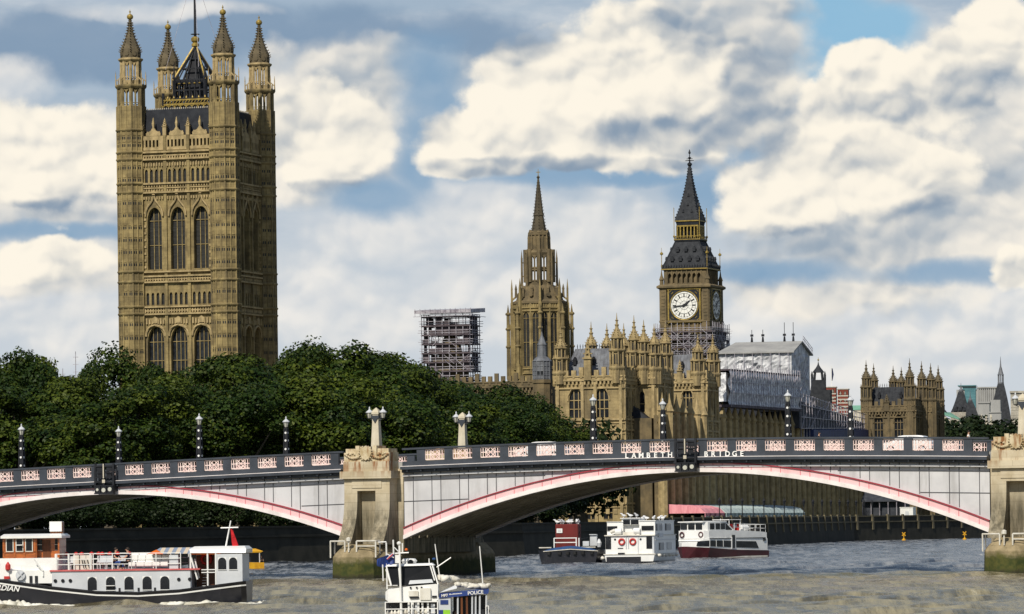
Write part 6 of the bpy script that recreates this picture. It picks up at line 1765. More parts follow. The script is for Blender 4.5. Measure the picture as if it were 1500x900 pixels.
# ================================================================== TREES
def leaf_mat(name, c1, c2, c3):
    m = bpy.data.materials.new(name); m.use_nodes = True
    nt = m.node_tree; g = G(nt); b = nt.nodes['Principled BSDF']
    co = g.n('ShaderNodeTexCoord').outputs['Object']
    oi = g.n('ShaderNodeObjectInfo').outputs['Random']
    col = g.mix(g.step(g.noise(co, 0.35, 4, 0.6), 0.35, 0.68), c1, c2)
    at_ = g.n('ShaderNodeAttribute', attribute_name='leaf_tone').outputs['Fac']
    col = g.mix(g.m('MULTIPLY', at_, 0.7), col, c3)
    col = g.mix(g.m('MULTIPLY', oi, 0.45), col, c1)
    g.put(b.inputs['Base Color'], col); b.inputs['Roughness'].default_value = 0.55; b.inputs['Specular IOR Level'].default_value = 0.18
    tr = g.n('ShaderNodeBsdfTranslucent'); g.put(tr.inputs[0], g.mix(1.0, col, (1.0, 1.1, 0.5), 'MULTIPLY'))
    ms = g.n('ShaderNodeMixShader'); ms.inputs[0].default_value = 0.16
    nt.links.new(b.outputs[0], ms.inputs[1]); nt.links.new(tr.outputs[0], ms.inputs[2])
    nt.links.new(ms.outputs[0], nt.nodes['Material Output'].inputs[0])
    return m
M['leaf'] = leaf_mat('plane_tree_leaves', (0.009, 0.023, 0.004), (0.028, 0.054, 0.006), (0.135, 0.165, 0.016))  # the palest tone puts sunlit spots into the leaf colour
M['leaf_dark_shade'] = leaf_mat('dark_shaded_leaves', (0.008, 0.017, 0.005), (0.015, 0.027, 0.007), (0.028, 0.042, 0.010))  # dark leaf colour, deepened to hold the shade under the bridge on the shrubs

def crown_mesh(seed, n=15000, hgt=20.0, rad=7.6, base=5.0, size=0.50, m='leaf', nb=46):
    """leaf-sized faces gathered in clumps on limbs through the crown; returns crown and limb meshes for a tree 'hgt' tall"""
    import numpy as np
    r = np.random.RandomState(seed)
    cz = base + (hgt - base) * 0.52; hz = (hgt - base) * 0.5
    blobs = []
    for i in range(nb):
        while True:
            p = r.uniform(-1, 1, 3)
            if 0.30 < np.linalg.norm(p) < 0.93: break
        lobe = 0.86 + 0.22 * sin(3 * atan2(p[1], p[0]) + seed) + 0.12 * sin(5 * p[2] + seed * 2)
        q = np.array([p[0] * rad * lobe, p[1] * rad * lobe, cz + p[2] * hz * (0.92 + 0.14 * sin(2 * atan2(p[1], p[0]) + seed * 1.7))])
        blobs.append((q, r.uniform(1.25, 2.6)))
    wts = np.array([b[1] ** 2 for b in blobs]); wts = wts / wts.sum()
    idx = r.choice(nb, n, p=wts)
    C = np.array([b[0] for b in blobs])[idx]; Rr = np.array([b[1] for b in blobs])[idx]
    d = r.normal(size=(n, 3)); d /= np.linalg.norm(d, axis=1)[:, None]
    rr = Rr * (r.uniform(0.35, 1.0, n) ** 0.45) * (1 + 0.20 * np.sin(d[:, 0] * 6 + idx) * np.sin(d[:, 2] * 5 + idx * 2))
    P = C + d * rr[:, None] * np.array([1.15, 1.15, 0.82])
    nrm = d + r.normal(size=(n, 3)) * 0.55 + np.array([0, 0, 0.55]); nrm /= np.linalg.norm(nrm, axis=1)[:, None]
    t = np.cross(nrm, r.normal(size=(n, 3))); t /= np.linalg.norm(t, axis=1)[:, None]; b = np.cross(nrm, t)
    s = size * r.uniform(0.55, 1.25, n)[:, None]
    V = np.stack([P - t * s * 0.62, P + b * s * 0.45 - nrm * s * 0.1, P + t * s * 0.62, P - b * s * 0.45 - nrm * s * 0.1], 1).reshape(-1, 3)
    me = bpy.data.meshes.new('crown')
    me.vertices.add(len(V)); me.vertices.foreach_set('co', V.astype(np.float32).ravel())
    me.loops.add(4 * n); me.loops.foreach_set('vertex_index', np.arange(4 * n, dtype=np.int32))
    me.polygons.add(n); me.polygons.foreach_set('loop_start', np.arange(0, 4 * n, 4, dtype=np.int32))
    me.update(calc_edges=True); me.materials.append(M[m])
    tone = np.clip(r.normal(0.22, 0.30, n) + 0.75 * ((np.array([hash((seed, int(i))) % 100 for i in range(nb)]) / 100.0)[idx] - 0.5), 0, 1)
    a = me.attributes.new('leaf_tone', 'FLOAT', 'FACE'); a.data.foreach_set('value', tone.astype(np.float32))
    # trunk and limbs
    lb = MB(); lb.tube((0, 0, -0.3), (0.15, 0.1, base * 0.9), 0.62, 8, 0.45)
    lb.lathe([(0.95, -0.3), (0.66, 0.8)], 8)
    rnd = random.Random(seed)
    for i in range(min(nb, 26)):
        q = blobs[i][0]; m0 = Vector((0.15, 0.1, base * rnd.uniform(0.75, 0.95))); mid = m0.lerp(Vector(q), 0.5) + Vector((0, 0, 0.8))
        lb.tube(m0, mid, 0.24, 6, 0.16); lb.tube(mid, Vector(q), 0.16, 5, 0.05)
    return me, lb.mesh('trunk', M['bark'])

PROTO = [crown_mesh(s, 34000, rad=r_, nb=nb, size=0.36) for s, r_, nb in ((1, 7.8, 50), (2, 7.0, 44), (3, 8.4, 54), (4, 7.4, 46))]
SPARSE = [crown_mesh(s, 15000, rad=6.2, nb=36, size=0.37, base=6.5) for s in (11, 12)]
DARK = [crown_mesh(s, 9000, hgt=14, rad=6.5, base=1.5, nb=40, m='leaf_dark_shade', size=0.55) for s in (21, 22)]
BUSH = [crown_mesh(s, 5200, hgt=6.5, rad=4.4, base=0.4, nb=26, m='leaf_dark_shade', size=0.42) for s in (31, 32)]

def tree(px, pytop, Y, label, protos=PROTO, H=20.0, seed=0, wide=1.0, name='plane_tree', cat='tree', group='trees in the riverside garden'):
    p = at(px, pytop, Y); h = p.z - GZ
    t = thing(name, label, cat, (p.x, p.y, GZ), (seed * 2.39) % 6.28, group)
    cm, tm = protos[seed % len(protos)]
    s = h / (max(v.co.z for v in list(cm.vertices)[::7]) - 0.35); t.scale = (s * wide, s * wide, s)
    put('crown', cm, t); put('trunk', tm, t)
    return t

def trees():
    L = [  # px, top row, distance, label
        (4, 510, 640, 'tall tree at the far left edge of the photo', PROTO, 0.9),
        (40, 522, 655, 'tree at the left, sloping down to the dip in the tree line', PROTO, 0.75),
        (172, 503, 720, 'open airy tree with gaps of sky, touching the left side of the great tower', SPARSE),
        (146, 536, 660, 'tree with ragged top just left of the great tower', PROTO, 0.62),
        (212, 534, 625, 'tree before the left corner turret of the great tower', PROTO, 0.8),
        (272, 532, 690, 'tree under the left windows of the great tower', PROTO, 0.85),
        (335, 520, 640, 'tree below the near right corner of the great tower'),
        (385, 528, 700, 'tree below the shaded right side of the great tower'),
        (436, 497, 690, 'airy tree with a pointed top just right of the great tower', SPARSE),
        (470, 505, 720, 'tree with a broad crown right of the great tower, second from it'),
        (512, 500, 690, 'tallest tree right of the great tower, above the left obelisk'),
        (556, 517, 740, 'tree sloping down towards the scaffolded tower'),
        (598, 541, 720, 'tree with rounded top just left of the scaffolded tower'),
        (652, 558, 740, 'tree covering the foot of the scaffolded tower'),
        (700, 556, 770, 'tree between the scaffolded tower and the spire tower'),
        (748, 560, 750, 'tree under the left pinnacles of the spire tower'),
        (780, 577, 745, 'last large tree, in front of the near palace pavilion', PROTO, 0.85),
        (98, 553, 620, 'tree filling the dip in the tree line at the left'),
        (250, 548, 600, 'lower front tree between the two left lamp posts, below the great tower'),
        (30, 560, 590, 'lower front tree behind the leftmost lamp post'),
        (160, 565, 585, 'lower front tree behind the second lamp post from the left'),
        (340, 560, 600, 'lower front tree right of the tall left lamp post'),
        (430, 548, 610, 'lower front tree behind the lamp post left of the obelisk'),
        (515, 552, 625, 'lower front tree behind the left obelisk'),
        (590, 572, 640, 'lower front tree between the two near obelisks'),
        (665, 585, 665, 'lower front tree behind the far obelisk'),
        (735, 590, 690, 'lower front tree right of the far obelisk'),
        (784, 606, 715, 'lowest front tree at the right end of the tree line', PROTO, 0.9),
    ]
    for i, a in enumerate(L):
        pr = a[4] if len(a) > 4 else PROTO
        tree(a[0], a[1], a[2], a[3], pr, seed=i * 3 + (i // 4), wide=a[5] if len(a) > 5 else (1.12 if pr is PROTO else 0.95) * (1.0 if a[1] < 545 else 1.15))
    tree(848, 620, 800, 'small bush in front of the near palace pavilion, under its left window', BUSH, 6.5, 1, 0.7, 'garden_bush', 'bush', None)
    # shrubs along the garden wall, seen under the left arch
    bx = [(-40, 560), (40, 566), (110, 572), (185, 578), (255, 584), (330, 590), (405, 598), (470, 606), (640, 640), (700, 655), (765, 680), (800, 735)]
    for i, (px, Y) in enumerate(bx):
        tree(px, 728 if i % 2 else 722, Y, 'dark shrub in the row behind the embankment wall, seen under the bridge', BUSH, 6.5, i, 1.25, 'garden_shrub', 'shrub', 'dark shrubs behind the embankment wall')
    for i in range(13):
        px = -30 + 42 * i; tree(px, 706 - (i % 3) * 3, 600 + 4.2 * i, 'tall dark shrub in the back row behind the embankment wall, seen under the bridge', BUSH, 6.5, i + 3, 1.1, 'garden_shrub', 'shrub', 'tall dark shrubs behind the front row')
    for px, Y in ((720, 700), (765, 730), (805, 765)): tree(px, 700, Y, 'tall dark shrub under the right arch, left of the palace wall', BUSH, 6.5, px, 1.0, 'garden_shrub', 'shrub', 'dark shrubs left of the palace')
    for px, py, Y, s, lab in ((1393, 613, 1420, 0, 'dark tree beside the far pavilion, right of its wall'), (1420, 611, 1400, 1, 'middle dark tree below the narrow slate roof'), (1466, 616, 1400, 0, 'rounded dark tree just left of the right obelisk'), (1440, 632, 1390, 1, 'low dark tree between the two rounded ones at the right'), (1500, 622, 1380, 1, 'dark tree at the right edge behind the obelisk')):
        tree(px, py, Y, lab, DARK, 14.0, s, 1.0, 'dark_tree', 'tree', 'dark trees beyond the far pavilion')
trees()

# ================================================================== PEOPLE
def person(label, loc, rz, pose, top, legs, hair='hair', group=None, scale=1.0):
    t = thing('person', label, 'person', loc, rz, group)
    if scale != 1.0: t.scale = (scale,) * 3
    # joints: facing -y
    if pose == 'sit':
        hip = Vector((0, 0, 0.50)); chest = Vector((0, 0.02, 0.92)); neck = Vector((0, 0.0, 1.10)); head = Vector((0, -0.03, 1.27))
        knees = [Vector((s * 0.12, -0.42, 0.52)) for s in (-1, 1)]; feet = [Vector((s * 0.12, -0.46, 0.08)) for s in (-1, 1)]
        elb = [Vector((s * 0.25, -0.14, 0.80)) for s in (-1, 1)]; hand = [Vector((s * 0.16, -0.38, 0.72)) for s in (-1, 1)]
    else:
        hip = Vector((0, 0, 0.92)); chest = Vector((0, 0, 1.28)); neck = Vector((0, 0, 1.48)); head = Vector((0, -0.03, 1.64))
        knees = [Vector((s * 0.10, -0.06 * s, 0.50)) for s in (-1, 1)]; feet = [Vector((s * 0.10, 0.10 * s, 0.07)) for s in (-1, 1)]
        elb = [Vector((s * 0.27, 0.05, 1.15)) for s in (-1, 1)]; hand = [Vector((s * 0.27, -0.10, 0.92)) for s in (-1, 1)]
    def skinned(name, vs, es, rs, m, root=0):
        me = bpy.data.meshes.new(name); me.from_pydata([tuple(v) for v in vs], es, []); me.materials.append(M[m])
        o = put(name, me, t)
        md = o.modifiers.new('skin', 'SKIN'); md.use_smooth_shade = True
        lay = me.skin_vertices[0] if me.skin_vertices else None
        if lay is None:
            bm = bmesh.new(); bm.from_mesh(me); bm.verts.layers.skin.verify(); bm.to_mesh(me); bm.free(); lay = me.skin_vertices[0]
        for i, r in enumerate(rs): lay.data[i].radius = (r, r); lay.data[i].use_root = (i == root)
        o.modifiers.new('sub', 'SUBSURF').levels = 1
        dg = bpy.context.evaluated_depsgraph_get(); m2 = bpy.data.meshes.new_from_object(o.evaluated_get(dg)); o.modifiers.clear(); o.data = m2
        return o
    vs = [hip, chest, neck, head, head + Vector((0, 0, 0.10))]; es = [(0, 1), (1, 2), (2, 3), (3, 4)]; rs = [0.13, 0.15, 0.055, 0.095, 0.07]
    def add(p, par, r): vs.append(p); es.append((par, len(vs) - 1)); rs.append(r); return len(vs) - 1
    for i, s in enumerate((-1, 1)):
        a = add(hip + Vector((s * 0.10, 0, -0.04)), 0, 0.095); k = add(knees[i], a, 0.062); f = add(feet[i], k, 0.045); add(feet[i] + Vector((0, -0.17, -0.04)), f, 0.035)
        sh = add(chest + Vector((s * 0.19, 0, 0.09)), 1, 0.06); e = add(elb[i], sh, 0.045); h = add(hand[i], e, 0.034)
        d = (hand[i] - elb[i]).normalized()
        for j in range(4): q = add(hand[i] + d * 0.08 + Vector((s * 0.012 * (j - 1.5), 0, 0.016 * (1.5 - j))), h, 0.010); add(vs[q] + d * 0.06 + Vector((0, 0, -0.03)), q, 0.008)
        q = add(hand[i] + d * 0.03 + Vector((-s * 0.05, 0, 0.02)), h, 0.011); add(vs[q] + d * 0.03, q, 0.009)
    skinned('body', vs, es, rs, 'skin')
    vs = []; es = []; rs = []
    vs += [hip + Vector((0, 0, 0.0)), chest, neck + Vector((0, 0, -0.05))]; es += [(0, 1), (1, 2)]; rs += [0.15, 0.17, 0.08]
    for i, s in enumerate((-1, 1)):
        sh = add(chest + Vector((s * 0.19, 0, 0.09)), 1, 0.075); add(elb[i] * 0.55 + (chest + Vector((s * 0.19, 0, 0.09))) * 0.45, sh, 0.065)
    skinned('shirt', vs, es, rs, top)
    vs = [hip]; es = []; rs = [0.155]
    for i, s in enumerate((-1, 1)):
        a = add(hip + Vector((s * 0.10, 0, -0.05)), 0, 0.105); k = add(knees[i], a, 0.078); add(feet[i] + Vector((0, 0, 0.08)), k, 0.062)
    skinned('trousers', vs, es, rs, legs)
    b = MB(); b.T = Matrix.Translation(head + Vector((0, 0.025, 0.04)))
    b.lathe([(0.085, -0.06), (0.105, 0.0), (0.10, 0.06), (0.06, 0.105), (0.01, 0.12)], 10)
    b.build('hair', hair, t, smooth=True)
    f = MB(); f.T = Matrix.Translation(head)
    f.lathe([(0.012, -0.03), (0.018, -0.01), (0.008, 0.03)], 6, 0, -0.105)
    f.build('nose', 'skin', t)
    e = MB(); e.T = Matrix.Translation(head)
    for s in (-1, 1): e.box(s * 0.036 - 0.014, s * 0.036 + 0.014, -0.105, -0.085, 0.012, 0.028)
    e.box(-0.025, 0.025, -0.10, -0.085, -0.058, -0.048); e.build('face_features', 'hair', t)
    return t

# ================================================================== BOATS
def hull(b, secs):
    """secs: (x, half width on deck, half width at the waterline, deck height); keel 0.6 m under water"""
    b.loft([[(x, -wd, zd), (x, -ww, 0.05), (x, -ww * 0.7, -0.6), (x, ww * 0.7, -0.6), (x, ww, 0.05), (x, wd, zd)] for x, wd, ww, zd in secs])
def sheer_band(b, secs, dz0, dz1, out):
    for s in (-1, 1):
        b.loft([[(x, s * (wd + out - (wd - ww) * (-dz0) / max(zd, .3)), zd + dz0), (x, s * (wd + out - (wd - ww) * (-dz1) / max(zd, .3)), zd + dz1), (x, s * (wd - 0.05), zd + dz1), (x, s * (wd - 0.05), zd + dz0)] for x, wd, ww, zd in secs])
def railing(b, pts, h, r=0.025, posts=True, n=2):
    for (p, q) in zip(pts[:-1], pts[1:]):
        p, q = Vector(p), Vector(q)
        for i in range(1, n + 1): b.tube(p + Vector((0, 0, h * i / n)), q + Vector((0, 0, h * i / n)), r, 4)
        if posts:
            m = max(1, int((q - p).length / 1.1))
            for i in range(m + 1): u = p.lerp(q, i / m); b.tube(u, u + Vector((0, 0, h)), r * 1.1, 4)
def ring_buoy(parent, loc, rx, rz, R=0.38, r=0.09, m='red', m2='white'):
    vs = []; fs = []
    n, k = 20, 6
    for i in range(n):
        for j in range(k):
            a, c = 2 * pi * i / n, 2 * pi * j / k; vs.append(((R + r * cos(c)) * cos(a), r * sin(c), (R + r * cos(c)) * sin(a)))
    fs = [(i * k + j, ((i + 1) % n) * k + j, ((i + 1) % n) * k + (j + 1) % k, i * k + (j + 1) % k) for i in range(n) for j in range(k)]
    b = MB(); b.add(vs, fs); o = b.build('life_ring', m, parent, loc, rz, smooth=True); return o

def party_barge():
    s = 23.6
    def X(px): return (px - 180) / s
    def Z(py): return (886 - py) / s
    c = at(180, 880, 278)
    rz = radians(-3)
    t = thing('passenger_barge', 'black hulled passenger barge with varnished wheelhouse and pale grey cabin, passing at lower left', 'boat', (c.x, c.y, 0), rz)
    secs = [(X(-185), 0.15, 0.05, 2.6), (X(-165), 0.9, 0.5, 2.45), (X(-120), 1.75, 1.3, 2.2), (X(-60), 2.3, 2.0, 1.98), (X(0), 2.45, 2.25, Z(845)), (X(80), 2.5, 2.35, Z(857)), (X(150), 2.5, 2.4, Z(865)), (X(210), 2.5, 2.4, Z(867)), (X(270), 2.5, 2.35, Z(864)), (X(330), 2.4, 2.2, Z(857)), (X(360), 2.15, 1.75, Z(853.5)), (X(367), 1.9, 1.45, Z(853))]
    b = MB(); hull(b, secs); h = b.build('hull', 'hullblack', t)
    b = MB(); sheer_band(b, secs, -0.30, -0.21, 0.02); b.build('white_line', 'white', h)
    b = MB(); sheer_band(b, secs, -0.09, 0.0, 0.06); b.build('rubbing_strake', 'hullblack', h)
    y = -2.02
    # cabin along the deck
    zc = Z(836)
    cb = MB(); cb.box(X(83), X(286), y, 2.05, Z(869), zc); cb.build('cabin_side', 'greywhite', t)
    b = MB(); b.box(X(80), X(300), y - 0.08, 2.1, zc, zc + 0.09); b.build('red_deck', 'deckred', t)
    b = MB(); b.box(X(0) - 4.0, X(83.2), y + 0.05, 2.0, 1.4, Z(834)); b.box(X(5), X(92), y + 0.35, 1.7, Z(834), Z(816)); 
    b.box(X(-2), X(20), y - 0.04, y + 0.1, Z(846), Z(829)); b.build('fore_coaming', 'white', t)
    q = MB()
    for px in (52, 60): q.box(X(px) - 0.09, X(px) + 0.09, y - 0.0, y + 0.04, Z(852), Z(842))
    q.build('vent_slot', 'blackpaint', t)
    for px in (142, 169, 196, 222.5, 248.5): window(t, 0.56, 0.82, (X(px), y - 0.03, Z(864)), 0, stone='white', lights=1, transoms=1 if px in (169,) else 0, depth=0.12, bar=0.04, pointed=False)
    q = MB()
    for px in (88, 99, 110, 269, 285): q.tube((X(px), y - 0.06, Z(849.5)), (X(px), y + 0.05, Z(849.5)), 0.11, 10)
    q.build('porthole', 'glass', t)
    q = MB()
    for px in (182, 210, 234): q.box(X(px) - 0.06, X(px) + 0.06, y - 0.05, y + 0.02, Z(866), Z(861))
    q.build('side_light', 'blackpaint', t)
    # wheelhouse
    wx0, wx1, wxm = X(10), X(92), X(57)
    z0, z1 = Z(817), Z(787)
    w = MB(); w.box(wx0, wxm, -1.45, 1.4, z0, z1); w.box(wxm + 0.002, wx1, -0.85, 1.4, z0, z1); wh = w.build('wheelhouse', 'varnish', t)
    w = MB()
    for px in (10.5, 26.5, 41, 56): w.box(X(px) - 0.06, X(px) + 0.06, -1.5, -1.4, z0, z1)
    for py in (816, 807, 788): w.box(wx0 - 0.03, wxm + 0.02, -1.5, -1.41, Z(py) - 0.05, Z(py) + 0.05)
    w.box(wxm, wxm + 0.08, -1.46, -0.8, z0, z1); w.box(wx1 - 0.08, wx1 + 0.02, -1.44, -0.8, z0, z1); w.box(wx1 - 0.55, wx1, -0.93, -0.84, z0, z1)
    w.build('teak_frame', 'varnish', wh)
    w = MB(); w.box(X(66), X(77), -0.9, -0.84, Z(831), Z(790)); w.build('door', 'varnish_dark', wh)
    for px, wd in ((19.6, 0.38), (34, 0.38), (48, 0.38)): window(wh, wd, 0.74, (X(px), -1.50, Z(805.5)), 0, stone='white', lights=1, transoms=1 if px == 34 else 0, depth=0.10, bar=0.05, arched=False)
    for px in (19.6, 34, 48):
        f = MB(); x = X(px)
        for sgn in (-1, 1): f.box(x + sgn * 0.215 - 0.025, x + sgn * 0.215 + 0.025, -1.54, -1.44, Z(805.5), Z(787.5))
        f.box(x - 0.24, x + 0.24, -1.54, -1.44, Z(805.6) - 0.05, Z(805.6)); f.box(x - 0.24, x + 0.24, -1.54, -1.44, Z(788.0), Z(788.0) + 0.05); f.build('window_frame', 'offwhite', wh)
    for px, wd in ((62, 0.28), (87, 0.24)): window(wh, wd, 0.66, (X(px), -0.93, Z(804.5)), 0, stone='offwhite', lights=1, transoms=1, depth=0.08, bar=0.03, arched=False)
    b = MB(); b.loft([[(X(7), -1.75, z1), (X(97), -1.75, z1), (X(97), 1.7, z1), (X(7), 1.7, z1)], [(X(7), -1.75, z1 + 0.14), (X(97), -1.75, z1 + 0.14), (X(97), 1.7, z1 + 0.14), (X(7), 1.7, z1 + 0.14)], [(X(10), -1.2, z1 + 0.27), (X(94), -1.2, z1 + 0.27), (X(94), 1.2, z1 + 0.27), (X(10), 1.2, z1 + 0.27)]])
    rf = b.build('wheelhouse_roof', 'white', t)
    b = MB(); b.box(X(74), X(92), -0.3, 0.45, z1 + 0.4, Z(763)); b.build('white_box', 'white', rf)
    b = MB(); b.box(X(75), X(93), -0.25, 0.4, z1 + 0.2, z1 + 0.42); b.box(X(92), X(93), -0.3, 0.45, z1 + 0.4, Z(764)); b.build('teak_box', 'varnish_dark', rf)
    # fore-deck rail, stair rail, red lamp, winch
    b = MB(); railing(b, [(X(-6), y + 0.1, 1.9), (X(-150), -1.0, 2.35)], 1.0, 0.03); b.tube((X(1), y, Z(840)), (X(1), y, Z(812)), 0.05, 5); railing(b, [(X(7), y, Z(834)), (X(70), y, Z(841))], 0.45, 0.025, n=1)
    b.tube((X(57), y - 0.02, Z(818)), (X(70), y - 0.02, Z(835)), 0.05, 5); b.tube((X(70), y, Z(836)), (X(70), y, Z(843)), 0.05, 5); b.build('fore_rail', 'white', t)
    b = MB(); b.lathe([(0.05, Z(834)), (0.17, Z(832)), (0.17, Z(826)), (0.08, Z(823)), (0.03, Z(821))], 8, X(19), y - 0.1); b.build('red_lantern', 'red', t)
    b = MB(); b.tube((X(37), y - 0.1, Z(841)), (X(37), y + 0.3, Z(841)), 0.30, 14); b.tube((X(33), y - 0.15, Z(834)), (X(42), y - 0.15, Z(846)), 0.04, 4); b.tube((X(42), y - 0.15, Z(836)), (X(32), y - 0.15, Z(846)), 0.04, 4); b.build('anchor_winch', 'greywhite', t)
    b = MB(); b.box(X(13), X(21), y - 0.12, y + 0.2, Z(846), Z(842)); b.lathe([(0.05, 1.75), (0.2, 1.8), (0.2, 2.0), (0.05, 2.1)], 8, X(-2), y + 0.1); b.build('mooring_bollard', 'red', t)
    # upper deck railings, seats, chairs, white lockers
    b = MB(); railing(b, [(X(88), y + 0.02, zc + 0.09), (X(200), y + 0.02, zc + 0.09), (X(272), y + 0.02, zc + 0.09)], 0.98, 0.028, n=3); railing(b, [(X(88), 1.95, zc + 0.09), (X(272), 1.95, zc + 0.09)], 0.98, 0.028, n=3)
    for px in (90, 108, 140): b.tube((X(px), y, zc), (X(px), y, zc + 1.1), 0.06, 5)
    b.build('deck_railing', 'white', t)
    rnd = random.Random(3)
    b = MB(); 
    for i in range(16):
        x = X(100 + 5.4 * i + rnd.uniform(-1, 1)); yy = rnd.uniform(-1.2, 1.4)
        if 118 < 100 + 5.4 * i < 138: continue
        b.box(x - 0.2, x + 0.2, yy - 0.2, yy + 0.2, zc + 0.50, zc + 0.55); b.box(x - 0.2, x + 0.2, yy + 0.17, yy + 0.21, zc + 0.55, zc + 0.92)
        for dx in (-0.17, 0.17):
            for dy in (-0.17, 0.17): b.tube((x + dx, yy + dy, zc + 0.09), (x + dx, yy + dy, zc + 0.5), 0.018, 4)
    tag(b.build('deck_chair', 'greywhite', t), kind='stuff')
    b = MB()
    for i in range(9): b.lathe([(0.02, zc + 0.95), (0.16, zc + 1.0), (0.14, zc + 1.12), (0.02, zc + 1.18)], 8, X(98 + 11 * i), rnd.uniform(-1.0, 1.2))
    tag(b.build('red_cushion', 'red', t), kind='stuff')
    for i, px in enumerate((112, 122, 131)): 
        b = MB(); b.box(X(px), X(px + 8.5), -1.3, -0.7, zc + 0.09, zc + 0.98); b.build('white_locker', 'offwhite', t)
    b = MB()
    for x in (125, 128, 133): b.tube((X(x), -1.36, zc + 0.7), (X(x + 2.5), -1.36, zc + 0.2), 0.035, 4)
    b.build('locker_strap', 'blackpaint', t)
    for r_, (za, zb) in enumerate(((zc + 0.22, zc + 0.52), (zc + 0.66, zc + 0.95))):
        for i in range(5):
            b = MB(); x0 = X(194 + 11.6 * i + r_ * 1); b.box(x0, x0 + 0.46, -1.5 + 0.5 * r_, -0.9 + 0.5 * r_, za, zb); b.box(x0, x0 + 0.46, -0.95 + 0.5 * r_, -0.85 + 0.5 * r_, zb, zb + 0.14); b.build('white_bench', 'white', t)
    b = MB(); b.box(X(255), X(268), y + 0.12, -1.2, zc + 0.09, zc + 0.95); b.build('grey_locker', 'greywhite', t)
    # striped awning and orange canopy, stern canopy
    za = Z(811)
    b = MB(); b.loft([[(X(226), -1.7, za - 0.05), (X(292), -1.7, za - 0.05), (X(292), 1.7, za - 0.05), (X(226), 1.7, za - 0.05)], [(X(236), 0, za + 0.32), (X(288), 0, za + 0.32), (X(288), 0.1, za + 0.32), (X(236), 0.1, za + 0.32)]]); b.build('striped_awning', 'awning', t)
    b = MB(); b.loft([[(X(224), -1.6, za - 0.02), (X(236), -0.1, za + 0.34), (X(240), -0.1, za + 0.36), (X(232), -1.7, za)]], False) if False else b.box(X(287), X(330), -1.85, 1.8, za - 0.12, za - 0.02); b.box(X(290), X(322), -1.75, 0.2, za + 0.0, za + 0.13); b.build('orange_canopy', 'orange', t)
    b = MB(); b.extr([(X(222), za - 0.06), (X(236), za + 0.22), (X(246), za - 0.06)], -1.76, -1.6); b.build('canopy_flap', 'orange', t)
    b = MB(); b.loft([[(X(286), -1.95, za - 0.02), (X(367), -1.9, za - 0.05), (X(367), 1.9, za - 0.05), (X(286), 1.95, za - 0.02)], [(X(284), -1.7, za + 0.22), (X(367.5), -1.8, za + 0.2), (X(367.5), 1.8, za + 0.2), (X(284), 1.7, za + 0.22)], [(X(290), -1.1, za + 0.38), (X(364), -1.2, za + 0.38), (X(364), 1.2, za + 0.38), (X(290), 1.1, za + 0.38)]]) ; b.build('stern_canopy', 'white', t)
    zs = Z(813.5)
    b = MB(); b.box(X(324), X(362), -1.92, 1.9, Z(861), zs); b.box(X(288), X(324), 0.2, 1.9, Z(864), zs); b.build('stern_cabin', 'greywhite', t)
    for px in (332.5, 348.5): window(t, 0.50, 0.74, (X(px), -1.95, Z(836)), 0, stone='white', lights=1, transoms=0, depth=0.12, bar=0.04, pointed=False)
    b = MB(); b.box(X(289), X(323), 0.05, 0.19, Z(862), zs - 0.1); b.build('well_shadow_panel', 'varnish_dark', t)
    b = MB()
    for px in (311, 323, 286): b.tube((X(px), -1.85, Z(861)), (X(px), -1.85, za), 0.06, 6)
    for i in range(6): b.box(X(300), X(306), -1.2 + 0.2 * i, -1.0 + 0.2 * i, Z(860 - 4 * i), Z(859.4 - 4 * i))
    b.tube((X(287), -1.9, Z(818)), (X(296), -1.9, Z(850)), 0.06, 5); b.tube((X(291), -1.4, Z(820)), (X(297), -1.4, Z(848)), 0.05, 5); b.tube((X(302), -1.9, Z(836)), (X(322), -1.9, Z(836)), 0.04, 4); b.tube((X(302), -1.9, Z(840)), (X(322), -1.9, Z(840)), 0.04, 4); b.build('companion_stair', 'white', t)
    ring_buoy(t, (X(304), 0.0, Z(821)), 0, 0, 0.30, 0.09, 'red')
    b = MB(); b.tube((X(334), -0.5, za + 0.3), (X(342), -0.5, Z(765)), 0.06, 6, 0.04); b.tube((X(327), -0.5, Z(775.5)), (X(353), -0.5, Z(775)), 0.045, 5); b.build('flag_staff', 'white', t)
    f = MB(); rows = []
    for i in range(7):
        fz = Z(776) + (Z(805) - Z(776)) * i / 6; wv = 0.06 * sin(i * 1.3); x0 = X(341.2) + 0.02 * i; rows.append([(x0, -0.5 + wv, fz), (x0 + 0.10 + 0.05 * i, -0.38 - wv, fz - 0.05), (x0 + 0.12 + 0.05 * i, -0.35 - wv, fz - 0.05), (x0, -0.47 + wv, fz)])
    f.loft(rows); f.build('red_ensign', 'redcloth', t)
    # name on the bow
    text('bow_name', 'EDWARDIAN', 0.46, 'white', h, Matrix.Translation((X(36), -2.50, Z(864.5))) @ Matrix.Rotation(radians(5.5), 4, 'Y') @ FRONT, 0.012, 1.02, 'RIGHT', 0.25)
    # bow wave and wake
    rr = random.Random(4)
    b = MB()
    for side in (-1, 1):
        for i in range(150):
            f = i / 150; x = X(-190 + 575 * f); w = 2.45 if f > 0.15 else 0.4 + 2.05 * f / 0.15
            amp = 0.34 * math.exp(-((f - 0.33) / 0.10) ** 2) + 0.05 + 0.10 * (rr.random() ** 3) + (0.10 if 0.76 < f < 0.9 else 0)
            yy = side * (w + 0.25 + rr.uniform(-0.1, 0.5))
            b.lathe([(0.45 * rr.uniform(.6, 1.3), -0.04), (0.30 * rr.uniform(.6, 1.2), amp * rr.uniform(.4, .8)), (0.05, amp * rr.uniform(.7, 1.25))], 7, x, yy, rr.uniform(0, 3))
